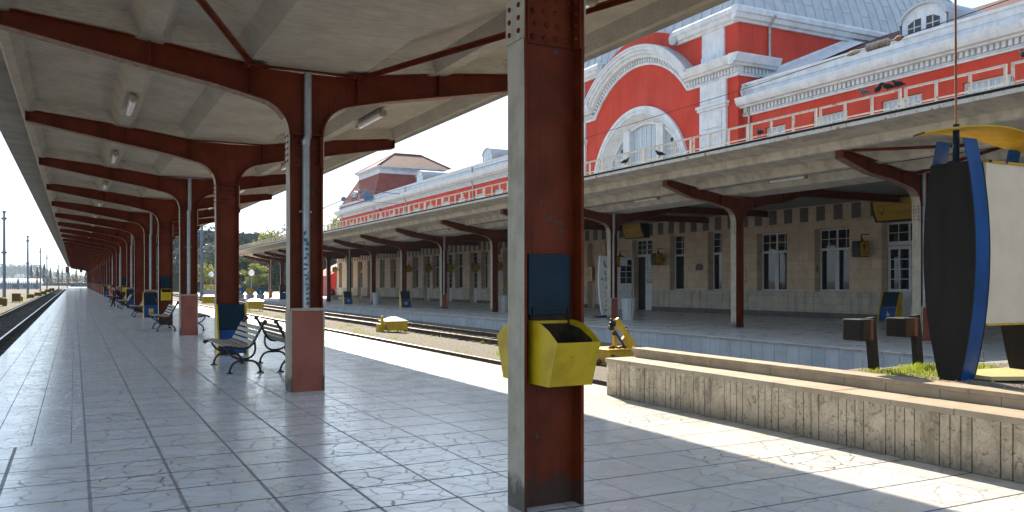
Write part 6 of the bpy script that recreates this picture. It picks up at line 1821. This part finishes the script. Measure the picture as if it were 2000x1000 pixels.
def seated(label, x, y, rz, hair, lean=0.42, top='jacket', seat=0.45, group=None):
    """a person sitting, local +x is the way they face; leaning forward with the forearms on the thighs"""
    t = thing('person', label, 'person', (x, y, 0), group, rz)
    s = seat + 0.09
    P = {}
    verts = []; rad_ = []; zn = []; idx = {}
    def j(n, x_, y_, z_, r, z): idx[n] = len(verts); verts.append((x_, y_, z_)); rad_.append(r); zn.append(z)
    j('pel', 0.0, 0, s, 0.125, 'trousers'); j('bel', 0.03, 0, s + 0.14, 0.125, top); j('che', 0.03 + lean * .45, 0, s + 0.36, 0.135, top); j('col', 0.03 + lean * .75, 0, s + 0.48, 0.085, top)
    j('nec', lean * .95 + .04, 0, s + 0.55, 0.05, 'skin'); j('hd0', lean * 1.05 + .07, 0, s + 0.60, 0.075, 'skin'); j('hd1', lean * 1.12 + .08, 0, s + 0.70, 0.088, 'skin'); j('hd2', lean * 1.1 + .06, 0, s + 0.76, 0.07, hair)
    E = [('pel', 'bel'), ('bel', 'che'), ('che', 'col'), ('col', 'nec'), ('nec', 'hd0'), ('hd0', 'hd1'), ('hd1', 'hd2')]
    for k, sy in (('l', 1), ('r', -1)):
        j('hip' + k, 0.05, sy * 0.10, s - 0.01, 0.095, 'trousers'); j('kne' + k, 0.46, sy * 0.14, s + 0.02, 0.066, 'trousers'); j('shi' + k, 0.50 + sy * .06, sy * 0.14, 0.27, 0.052, 'trousers'); j('ank' + k, 0.48 + sy * .1, sy * 0.14, 0.09, 0.040, 'trousers'); j('toe' + k, 0.66 + sy * .1, sy * 0.16, 0.045, 0.036, 'shoe')
        E += [('pel', 'hip' + k), ('hip' + k, 'kne' + k), ('kne' + k, 'shi' + k), ('shi' + k, 'ank' + k), ('ank' + k, 'toe' + k)]
        j('sho' + k, lean * .68 + .02, sy * 0.19, s + 0.44, 0.066, top); j('elb' + k, lean * .62 + .14, sy * 0.24, s + 0.19, 0.050, top); j('wri' + k, lean * .62 + .36, sy * 0.12, s + 0.20, 0.034, 'skin'); j('pal' + k, lean * .62 + .43, sy * 0.10, s + 0.21, 0.030, 'skin')
        E += [('col', 'sho' + k), ('sho' + k, 'elb' + k), ('elb' + k, 'wri' + k), ('wri' + k, 'pal' + k)]
        for q in range(4):
            j('f%d%s' % (q, k), lean * .62 + .485 - 0.008 * abs(q - 1), sy * (0.125 - q * 0.019), s + 0.205, 0.0095, 'skin'); j('g%d%s' % (q, k), lean * .62 + .515 - 0.01 * abs(q - 1), sy * (0.12 - q * 0.02), s + 0.185, 0.008, 'skin')
            E += [('pal' + k, 'f%d%s' % (q, k)), ('f%d%s' % (q, k), 'g%d%s' % (q, k))]
        j('th' + k, lean * .62 + .43, sy * 0.062, s + 0.235, 0.011, 'skin'); E.append(('pal' + k, 'th' + k))
    edges = [(idx[a], idx[b]) for a, b in E]
    body_mesh('body', verts, edges, rad_, idx['pel'], zn, t)
    h = Vector(verts[idx['hd1']])
    m = MB(); m.ball((h.x - 0.018, 0, h.z + 0.028), 0.100, 14, 0, 1, .92, 1.0); o = m.obj('hair', hair, t, origin=(0, 0, 0))
    m = MB(); m.tube([(h.x + 0.085, 0, h.z - 0.0), (h.x + 0.105, 0, h.z - 0.035), (h.x + 0.085, 0, h.z - 0.045)], [0.008, 0.014, 0.010], 6)
    for sy in (-1, 1): m.ball((h.x - 0.005, sy * 0.085, h.z - 0.02), 0.022, 6, 0, 1, .5, 1.3)
    m.obj('face_features', 'skin', t, origin=(0, 0, 0))
    m = MB()
    for sy in (-1, 1): m.ball((h.x + 0.084, sy * 0.032, h.z - 0.002), 0.010, 6)
    m.box(h.x + 0.080, h.x + 0.092, -0.022, 0.022, h.z - 0.068, h.z - 0.062); m.obj('eyes_and_mouth', 'hair_dark', t, origin=(0, 0, 0))
    return t
seated('person in dark jacket leaning forward on the far bench, reading', 2.58, 57.1, math.pi, 'hair_dark')
t = thing('newspaper', 'folded pale newspaper held by the seated reader', 'newspaper', (1.9, 57.1, 0.8))
m = MB(); m.add([(2.02, 57.35, 0.76), (2.02, 56.85, 0.76), (1.78, 56.82, 0.98), (1.78, 57.38, 0.98), (2.02, 57.10, 0.74)], [(0, 4, 1, 2, 3)]); m.add([(2.02, 57.35, 0.75), (2.02, 56.85, 0.75), (1.62, 56.9, 0.70), (1.62, 57.3, 0.70)], [(0, 1, 2, 3)]); m.obj('sheets', 'sign_white', t)
seated('person with fair hair in dark clothes sitting at the far end of the station platform', 23.4, 84.5, rad(200), 'hair_fair', 0.30, group=None)
t = thing('platform_stool', 'low grey block seat under the fair-haired person', 'seat', (23.4, 84.5, 0))
m = MB(); m.box(23.1, 23.75, 84.1, 84.9, 0, 0.40); m.box(23.05, 23.8, 84.05, 84.95, 0.401, 0.45); m.obj('block', 'stone_vase', t, bevel=0.01)

# ---------------------------------------------------------------- red kiosk at the building's end
t = thing('red_kiosk', 'red kiosk with pale pitched roof beyond the station building end', 'kiosk', (32, 112, 0))
m = MB(); m.prism([(29.75, 0.0), (36.5, 0.0), (36.5, 6.2), (31.2, 3.6), (29.75, 2.7)], 'y', 110, 118); m.obj('wall', 'kiosk_red', t)
m = MB(); m.bar((29.5, 109.7, 2.95), (36.6, 109.7, 6.6), 0.3, 0.55, 0, (0, 1, 0)); m.obj('roof', 'cream_board', t)
m = MB(); m.prism([(30.5, 0.6), (33.4, 0.6), (33.4, 2.9), (30.9, 2.3)], 'y', 109.9, 109.99); m.obj('window', 'plate_blue', t)
m = MB(); m.box(29.5, 29.85, 109.6, 109.99, 0, 5.6); m.obj('corner_post', 'kiosk_red', t)

# ---------------------------------------------------------------- lamp posts on the far platform
def globe_lamp(label, x, y, h, r=0.42):
    t = thing('globe_lamp', label, 'lamp post', (x, y, 0), 'white globe lamps at the platform end')
    m = MB(); m.tube([(x, y, 0), (x, y, 0.5), (x, y, h - r)], [0.10, 0.065, 0.05], 8); m.obj('post', 'galv', t)
    m = MB(); m.ball((x, y, h), r, 14); m.obj('globe', 'bulb_white', t)
    m = MB(); m.lathe([(0.10, h - r - 0.06), (0.14, h - r + 0.02), (0.05, h - r + 0.05)], (x, y, 0), 10); m.obj('collar', 'galv', t)
globe_lamp('white globe lamp between the columns, the left one', 16.9, 124.0, 2.55, 0.36)
globe_lamp('white globe lamp above the three painted pots, the right one', 22.0, 122.0, 2.75, 0.42)
t = thing('street_lamp', 'tall grey two-armed lamp standing between the tracks', 'lamp post', (10.2, 80.8, -0.3))
m = MB(); m.tube([(10.2, 80.8, -0.4), (10.2, 80.8, 5.0), (10.2, 80.8, 9.0)], [0.16, 0.13, 0.10], 10); m.obj('post', 'galv', t)
for s in (-1, 1):
    m = MB(); m.tube([(10.2, 80.8, 5.6), (10.2 + s * 0.9, 80.8, 5.95), (10.2 + s * 1.6, 80.8, 6.1)], [0.05, 0.04, 0.05], 6); m.obj('arm', 'galv', t)
m = MB(); m.box(10.05, 10.35, 80.65, 80.95, 5.2, 5.75); m.obj('collar', 'galv', t)
# painted pots and a flower trough by the right-hand globe lamp
def pot(label, x, y, mat, disc):
    t = thing('painted_pot', label, 'planter', (x, y, 0), 'three painted pots in a row')
    m = MB(); m.lathe([(0.36, 0.0), (0.44, 0.06), (0.46, 0.42), (0.49, 0.46), (0.42, 0.46)], (x, y, 0), 14); m.obj('bowl', 'stone_vase', t)
    m = MB(); m.tube([(x, y - 0.05, 0.80), (x, y + 0.05, 0.80)], 0.44, 16); m.obj('round_sign', mat, t)
    m = MB(); m.prism([(x - 0.10, 0.6), (x + 0.10, 0.6), (x, 1.0)], 'y', y - 0.06, y - 0.0505); m.obj('mark', 'sign_white', t)
pot('white pot with a blue disc, left of the three', 16.1, 96.0, 'sign_blue', 1); pot('white pot with a yellow disc, middle of the three', 17.1, 95.7, 'yellow_paint', 1); pot('white pot with a teal disc, right of the three', 18.15, 95.4, 'teal_spray', 1)
t = thing('flower_trough', 'long stone trough of pink and yellow flowers near the three pots', 'planter', (14.3, 104, 0))
m = MB(); m.box(13.3, 17.4, 103.5, 104.6, 0, 0.62); m.obj('trough', 'stone_vase', t, bevel=0.02)
for mt, k in (('flower_pink', 1), ('grass', 2), ('leaf_light', 3)):
    m = MB(); rr = random.Random(k)
    for i in range(420):
        p = Vector((rr.uniform(13.3, 17.4), rr.uniform(103.4, 104.6), 0.62 + rr.random() * 0.55)); a = Vector((rr.uniform(-1, 1), rr.uniform(-1, 1), rr.uniform(-1, 1))) * 0.09; b = Vector((rr.uniform(-1, 1), rr.uniform(-1, 1), rr.uniform(-1, 1))) * 0.09
        m.add([p, p + a, p + a + b, p + b], [(0, 1, 2, 3)])
    m.obj('blossom' if k == 1 else 'foliage', mt, t)

# ---------------------------------------------------------------- masts, fence, shed and signals on the left
def mast(label, x, y, h):
    t = thing('steel_mast', label, 'mast', (x, y, -0.35), 'tall thin masts beside the left track')
    z0 = -0.4
    m = MB(); m.tube([(x, y, z0), (x, y, h * 0.5), (x, y, h)], [0.125, 0.10, 0.075], 8); m.obj('pole', 'galv', t)
    for f in (0.55, 0.93):
        m = MB(); z = h * f; m.box(x - 0.22, x + 0.22, y - 0.04, y + 0.04, z - 0.04, z + 0.04); m.box(x - 0.13, x + 0.13, y - 0.13, y + 0.13, z - 0.10, z + 0.10); m.obj('clamp', 'galv', t)
    m = MB(); m.tube([(x, y, h - 0.05), (x, y, h + 0.12)], 0.12, 8); m.obj('cap', 'galv', t)
mast('tallest thin steel mast beside the left track, near the frame edge', -4.88, 76.5, 6.95)
mast('second thin steel mast beside the left track', -4.72, 109.8, 6.6)
mast('third thin steel mast beside the left track', -4.72, 149.0, 6.55)
mast('fourth and thinnest visible steel mast beside the left track', -4.5, 175.0, 6.2)
mast('far steel mast standing past the fourth, near the blue wall', -3.5, 235.0, 5.6)
t = thing('signal_post', 'far railway signal with dark head and red light spot', 'signal', (-1.9, 265, -0.3))
m = MB(); m.tube([(-1.9, 265, -0.4), (-1.9, 265, 4.4)], 0.12, 8); m.obj('post', 'galv', t)
m = MB(); m.box(-2.3, -1.5, 264.8, 265.2, 3.9, 5.6); m.obj('head', 'black_iron', t)
m = MB(); m.tube([(-1.9, 264.75, 4.9), (-1.9, 264.79, 4.9)], 0.22, 10); m.obj('red_lens', 'kiosk_red', t)
t = thing('signal_post', 'far dark railway signal just left of the canopy end', 'signal', (1.75, 300, -0.3))
m = MB(); m.tube([(1.75, 300, -0.4), (1.75, 300, 4.6)], 0.12, 8); m.obj('post', 'galv', t)
m = MB(); m.box(1.35, 2.15, 299.8, 300.2, 4.4, 6.3); m.obj('head', 'black_iron', t)
# picket fence in front of the long white shed
t = thing('picket_fence', 'long thin dark fence before the white shed on the left', 'fence', (-14, 225, -0.3))
m = MB(); y = 225
for z in (0.15, 1.55): m.box(-24, -7.2, y - 0.05, y + 0.05, z - 0.06, z + 0.06)
m.obj('rail', 'galv', t)
m = MB(); x = -24
while x < -7.2: m.box(x - 0.05, x + 0.05, y - 0.12, y - 0.051, -0.35, 1.75); x += 0.42
o = m.obj('pickets', 'galv', t)
for k in range(5):
    m = MB(); x = -23 + k * 3.8; m.box(x - 0.18, x + 0.18, y + 0.06, y + 0.3, -0.4, 2.1); m.obj('post', 'galv', t)
t = thing('white_shed', 'long low white shed behind the fence on the left', 'shed', (-16, 240, -0.3))
m = MB(); m.box(-40, -7.6, 240, 252, -0.4, 0.9); m.obj('wall', 'white_shed', t)
m = MB(); m.prism([(239.2, 0.9), (252.8, 0.9), (252.8, 1.3), (246, 2.2), (239.2, 1.3)], 'x', -40, -7.4); m.obj('roof', 'white_shed', t)
m = MB()
for k in range(14): m.box(-39 + k * 2.3, -38 + k * 2.3, 239.9, 239.99, -0.1, 0.7)
m.obj('window_band', 'plate_blue', t)
m = MB(); m.box(-12.4, 18, 398, 401, -0.8, 0.75); tag(m.obj('boundary_wall', 'wall_blue'), 'long low blue-grey wall across the end of the tracks', 'wall')

# ---------------------------------------------------------------- trees
def crown_mesh(m, c, rx, ry, rz, n, size, rnd, clumps=18, hollow=0.5):
    cs = []
    for i in range(clumps):
        a = rnd.uniform(0, 6.283); zz = rnd.uniform(-1, 1); r = math.sqrt(1 - zz * zz) * rnd.uniform(hollow, 1.0)
        cs.append((c[0] + rx * r * math.cos(a), c[1] + ry * r * math.sin(a), c[2] + rz * zz * rnd.uniform(0.6, 1), rnd.uniform(0.22, 0.42)))
    for i in range(n):
        x, y, z, k = cs[rnd.randrange(clumps)]
        d = Vector((rnd.gauss(0, 1), rnd.gauss(0, 1), rnd.gauss(0, 0.8))).normalized() * (rnd.random() ** 0.4) * k
        p = Vector((x + d.x * rx, y + d.y * ry, z + d.z * rz))
        a = Vector((rnd.gauss(0, 1), rnd.gauss(0, 1), rnd.gauss(0, 1))).normalized() * size * rnd.uniform(.6, 1.3); b = a.cross(Vector((rnd.gauss(0, 1), rnd.gauss(0, 1), rnd.gauss(0, 1)))).normalized() * size * rnd.uniform(.4, .8)
        m.add([p - a, p + b, p + a, p - b], [(0, 1, 2, 3)])
def tree(label, x, y, h, w, leaf, n=1800, bare=False, seed=1, z0=0.0, low=0.25, size=None, group='trees behind the far platform'):
    rnd = random.Random(seed)
    t = thing('tree', label, 'tree', (x, y, z0), group)
    m = MB(); m.tube([(x, y, z0 - 0.3), (x + w * .02, y, z0 + h * .3), (x - w * .02, y, z0 + h * .62), (x, y, z0 + h * .9)], [h * .022, h * .017, h * .011, h * .003], 7)
    for i in range(14 if bare else 8):
        a = rnd.uniform(0, 6.283); zz = z0 + h * rnd.uniform(0.25, 0.7); L = w * rnd.uniform(.25, .48)
        p = Vector((x, y, zz)); e = p + Vector((math.cos(a) * L, math.sin(a) * L, h * rnd.uniform(.08, .24))); mid = (p + e) / 2 + Vector((0, 0, h * .03))
        m.tube([p, mid, e], [h * .009, h * .006, h * .002], 5)
        if bare:
            for q in range(3):
                a2 = rnd.uniform(0, 6.283); m.tube([mid, mid + Vector((math.cos(a2) * L * .4, math.sin(a2) * L * .4, h * rnd.uniform(.05, .14)))], [h * .004, h * .0012], 4)
    m.obj('trunk', 'bark', t)
    m = MB(); crown_mesh(m, (x, y, z0 + h * (low + 1) / 2), w / 2, w / 2, h * (1 - low) / 2, n, size or w * 0.035, rnd, 16 + int(w))
    m.obj('crown', leaf, t)
    return t
# positions picked so that they show past the columns and over the far canopy
TR = [(26.0, 172, 8.0, 11, 'leaf_dark', 2600, 'dark leafy tree behind the left globe lamp'), (33.0, 168, 8.5, 12, 'leaf_dark', 2600, 'dark leafy tree behind the right globe lamp'), (40.0, 165, 9.0, 13, 'leaf_dark', 2600, 'dark leafy tree behind the far canopy columns'),
      (47.0, 160, 9.5, 13, 'leaf_dark', 2400, 'dark tree just left of the second platform column'), (29.5, 158, 4.6, 6.5, 'leaf_light', 1500, 'low yellow-green tree between the third and second columns'), (22.0, 160, 5.0, 7, 'leaf_light', 1500, 'yellow-green tree left of the two-armed lamp'),
      (36.0, 176, 12.0, 9, 'leaf_light', 1100, 'tall thin yellow-green tree showing over the far canopy tip'), (50.0, 172, 15.5, 11, 'leaf_light', 1300, 'yellow-leaved tree rising over the far canopy'), (42.5, 182, 14.0, 11, 'leaf_autumn', 700, 'half-bare brownish tree over the far canopy'), (57.0, 178, 15.0, 12, 'leaf_autumn', 700, 'half-bare brown tree beside the far wing of the station'), (23.5, 186, 9.5, 12, 'leaf_hazed', 1600, 'bluish hazy tree behind the two-armed lamp'), (29.0, 196, 10.5, 12, 'leaf_hazed', 1500, 'bluish hazy tree behind the left globe lamp, higher up'), (66, 182, 16, 12, 'leaf_autumn', 600, 'pale bare tree peeping past the end of the station roof')]
for i, (x, y, h, w, leaf, n, lab) in enumerate(TR):
    tree(lab, x, y, h, w, leaf, n, 'bare' in lab, 20 + i, low=0.05 if leaf == 'leaf_dark' else 0.22)
# wooded bank behind the trees and the hill across the tracks
def bank(name, pts, depth, mat, seed):
    m = MB(); vs = []; n = len(pts); r = random.Random(seed)
    for (x, y, z) in pts:
        vs += [(x, y, -1.0), (x, y, z), (x + depth[0], y + depth[1], z * 1.02), (x + depth[0] * 2, y + depth[1] * 2, -1)]
    fs = []
    for i in range(n - 1):
        for k in range(3): fs.append((4 * i + k, 4 * i + 4 + k, 4 * i + 5 + k, 4 * i + 1 + k))
    m.add(vs, fs); return struct(m.obj(name, mat))
bank('hill', [(6 + i * 7, 215 - i * 2 + 3 * math.sin(i), (9, 13, 14.5, 14, 12.6, 12, 11.5, 12, 13, 14, 15, 16, 17, 18)[i] + 0.5 * math.sin(i * 1.7)) for i in range(14)], (10, 30), 'hill', 4)
# ---------------------------------------------------------------- the wooded hill across the tracks, far left
S_ = 1500 / 900
prof = [(-150, 15.5), (-110, 16.5), (-85, 15.5), (-61, 16.1), (-48, 15.6), (-36, 16.5), (-29, 15.6), (-24.8, 14.0), (-22.9, 10.9), (-17.5, 9.6), (-12, 8.2), (-7, 8.0), (0, 6.5), (8, 5.0), (25, 4.5), (60, 5.0), (120, 6), (220, 8)]
bank('hill', [(a * S_, 1500, 1.6 + (b - 2.6) * S_) for a, b in prof], (0, 160), 'hill', 9)
# woods on its crest: one mass
m = MB(); rnd = random.Random(5)
def top_at(x):
    for (a, za), (b, zb) in zip(prof, prof[1:]):
        if a <= x <= b: return za + (zb - za) * (x - a) / (b - a)
    return 5
for i in range(5200):
    x = rnd.uniform(-90, 30); zt_ = top_at(x)
    f = rnd.random() ** 0.6
    z = -1 + (zt_ + 0.9 - (-1)) * f
    X, Z = x * S_, 1.6 + (z - 1.6) * S_; Y = 1490 - (1 - f) * 60
    s = rnd.uniform(0.7, 1.6)
    a = Vector((rnd.uniform(-1, 1), rnd.uniform(-1, 1), rnd.uniform(-.5, 1.4))) * s; b = Vector((rnd.uniform(-1, 1), rnd.uniform(-1, 1), rnd.uniform(-.6, .6))) * s
    p = Vector((X, Y, Z)); m.add([p - a, p + b, p + a, p - b], [(0, 1, 2, 3)])
tag(m.obj('woods', 'leaf_hazed'), 'dark hazy woods covering the far hill on the left', 'woods', None, 'stuff')
# small pale houses on its foot
hs = [(-46, 4.6, 3.2), (-42, 3.6, 2.6), (-38.4, 3.6, 2.4), (-36.8, 5.9, 5.0), (-33.5, 6.0, 3.5), (-30.2, 5.8, 3.5), (-35, 3.3, 2.2), (-31.5, 3.2, 2.0), (-12.5, 4.6, 4.2), (-8.0, 4.6, 4.0), (-4.6, 4.3, 3.5), (3.5, 2.6, 4.5)]
for i, (x, z, w) in enumerate(hs):
    k = 1300 / 700; X = x * k; Z = 1.6 + (z - 1.6) * k
    t = thing('house', 'tiny pale house on the far hill foot, ' + ordinal(i) + ' from the left', 'house', (X, 1300, Z - 2), 'tiny pale houses on the far hill')
    m = MB(); m.box(X - w / 2 * k * .6, X + w / 2 * k * .6, 1300, 1306, Z - 5, Z - 0.6); m.obj('wall', 'white_shed', t)
    m = MB(); m.prism([(X - w * .62 * k * .6, Z - 0.6), (X + w * .62 * k * .6, Z - 0.6), (X + w * .1, Z + 1.2), (X - w * .1, Z + 1.2)], 'y', 1299.5, 1306.5); m.obj('roof', 'white_shed', t)
t = thing('radio_mast', 'thin radio mast standing on the far hill crest', 'mast', (-41.2 * 1500 / 700, 1500, 20))
m = MB(); m.tube([(-41.2 * 1500 / 700, 1500, 15), (-41.2 * 1500 / 700, 1500, 34)], [0.9, 0.35], 6); m.obj('pole', 'galv', t)
# conifers and golden bushes beyond the blue wall
def conifer(label, x, y, h, w, seed):
    rnd = random.Random(seed); t = thing('conifer', label, 'tree', (x, y, 0), 'conifers beyond the blue wall')
    m = MB(); m.tube([(x, y, -0.5), (x, y, h)], [h * .02, h * .004], 6); m.obj('trunk', 'bark', t)
    m = MB()
    for i in range(420):
        f = rnd.random(); r = w * .5 * (1 - f) * rnd.uniform(.3, 1.05); a = rnd.uniform(0, 6.283); z = h * (.08 + .92 * f)
        p = Vector((x + r * math.cos(a), y + r * math.sin(a), z)); s = w * .09
        q = Vector((math.cos(a), math.sin(a), -.5)) * s; b = Vector((-math.sin(a), math.cos(a), .2)) * s * .6
        m.add([p - q, p + b, p + q, p - b], [(0, 1, 2, 3)])
    m.obj('crown', 'leaf_hazed', t)
for i, (x, h, w) in enumerate(((-17.0, 9.5, 5), (-14.6, 8.4, 5), (-12.0, 9.8, 5.5), (-9.6, 8.0, 4), (-6.8, 7.8, 3.2), (-5.0, 8.0, 3.0), (-2.4, 8.2, 3.6), (0.6, 8.0, 3.4), (4.6, 6.8, 4.6), (8.0, 5.8, 5.5), (11.5, 6.2, 5))):
    conifer('hazy conifer behind the blue wall, ' + ordinal(i) + ' from the left', x * 1.1, 470, h * 1.0, w, 70 + i)
for i, (x, w, h) in enumerate(((-11.0, 5, 2.6), (-6.5, 7, 2.9), (-1.5, 7, 3.4), (3.0, 8, 3.6), (7.5, 7, 3.2), (11.5, 6, 3.0))):
    t = thing('bush', 'golden autumn bush above the blue wall, ' + ordinal(i) + ' from the left', 'bush', (x, 410, 0), 'golden bushes above the blue wall')
    rnd = random.Random(90 + i); m = MB(); crown_mesh(m, (x, 410, h * .45), w / 2, w / 2, h * .55, 500, .28, rnd, 12); m.obj('crown', 'leaf_autumn', t)
    m = MB(); m.tube([(x, 410, -0.5), (x, 410, h * .6)], [.12, .05], 6); m.obj('trunk', 'bark', t)
# tufts of grass along the tracks
m = MB(); rnd = random.Random(11)
def tuft(x, y, z, s, k):
    for i in range(k):
        px_, py_ = x + rnd.gauss(0, s), y + rnd.gauss(0, s * 1.6); h = rnd.uniform(.05, .13); a = rnd.uniform(0, 6.283); w = .012
        bx, by = rnd.uniform(-.04, .04), rnd.uniform(-.04, .04); lx, ly = math.cos(a) * w, math.sin(a) * w
        m.add([(px_ - lx, py_ - ly, z), (px_ + lx, py_ + ly, z), (px_ + bx, py_ + by, z + h)], [(0, 1, 2)])
for i in range(60): tuft(rnd.uniform(7.8, 8.5) , rnd.uniform(11.5, 60), -0.05, .12, 14)
for i in range(26): tuft(rnd.uniform(8.4, 10.4), rnd.uniform(16, 70), -0.14, .15, 12)
for i in range(30): tuft(rnd.uniform(8.9, 10.1), rnd.uniform(27.0, 28.3), -0.2, .14, 14)
for i in range(220): tuft(rnd.uniform(-7.5, -3.9), rnd.uniform(24, 150), -0.36, .25, 22)
for i in range(60): tuft(rnd.uniform(-3.4, -1.6), rnd.uniform(16, 80), -0.46, .12, 12)
tag(m.obj('grass', 'grass'), 'tufts of yellow-green grass growing along the tracks', 'grass', None, 'stuff')
# woods on the bank behind the far platform
m = MB(); rnd = random.Random(15)
crest = [(6 + i * 7, 215 - i * 2, (9, 13, 14.5, 14, 12.6, 12, 11.5, 12, 13, 14, 15, 16, 17, 18)[i]) for i in range(14)]
for i in range(7000):
    k = rnd.uniform(0, 12.99); a = int(k); f = k - a
    x = crest[a][0] + 7 * f; y = crest[a][1] - 2 * f; zt_ = crest[a][2] * (1 - f) + crest[a + 1][2] * f
    g = rnd.random() ** 0.7
    z = -0.5 + (zt_ + 1.2 + 1.3 * noise.noise((x * .35, 3, 1))) * g
    p = Vector((x, y - 0.5 - (1 - g) * 9 + rnd.uniform(-1.5, 1.5), z)); s = rnd.uniform(.25, .55)
    q = Vector((rnd.uniform(-1, 1), rnd.uniform(-1, 1), rnd.uniform(-1, 1))) * s; b = Vector((rnd.uniform(-1, 1), rnd.uniform(-1, 1), rnd.uniform(-1, 1))) * s
    m.add([p - q, p + b, p + q, p - b], [(0, 1, 2, 3)])
tag(m.obj('woods', 'leaf_hazed'), 'grey-green woods on the bank behind the far platform', 'woods', None, 'stuff')

# ---------------------------------------------------------------- the station side falls gently away along the track
FALL = 0.0045
def drop(y): return -FALL * max(0.0, y - 22.0)
seen = set()
def shear(o, wz):
    """lower the mesh of o point by point; wz is the world offset of its origin"""
    if o.type == 'MESH' and o.data.name not in seen:
        seen.add(o.data.name)
        for v in o.data.vertices: v.co.z += drop(v.co.y + wz[1])
    for c in o.children: shear(c, wz)
WHOLE = {'station_building', 'station_canopy', 'station_platform'}
for o in list(scene.objects):
    if o.parent is not None: continue
    if o.name in WHOLE:
        shear(o, o.location)
    elif o.location.x > 15.5 and 22 < o.location.y < 120 and o.type in {'EMPTY', 'MESH'}:
        o.location.z += drop(o.location.y)
# ---------------------------------------------------------------- the air: a faint haze over the yard
hm = bpy.data.materials.new('haze'); hm.use_nodes = True
ht = hm.node_tree
for n in list(ht.nodes):
    if n.type != 'OUTPUT_MATERIAL': ht.nodes.remove(n)
hv = ht.nodes.new('ShaderNodeVolumePrincipled')
hv.inputs['Color'].default_value = (0.66, 0.83, 1.0, 1)
hv.inputs['Density'].default_value = 0.0002
hv.inputs['Anisotropy'].default_value = 0.2
ht.links.new(hv.outputs[0], [n for n in ht.nodes if n.type == 'OUTPUT_MATERIAL'][0].inputs['Volume'])
M['haze'] = hm
m = MB(); m.box(-3600, 3600, -70, 4600, -3.0, 60.0)
hz = m.obj('haze', 'haze'); hz['kind'] = 'stuff'; hz['label'] = 'thin pale haze hanging in the air over the whole railway yard'; hz['category'] = 'haze'
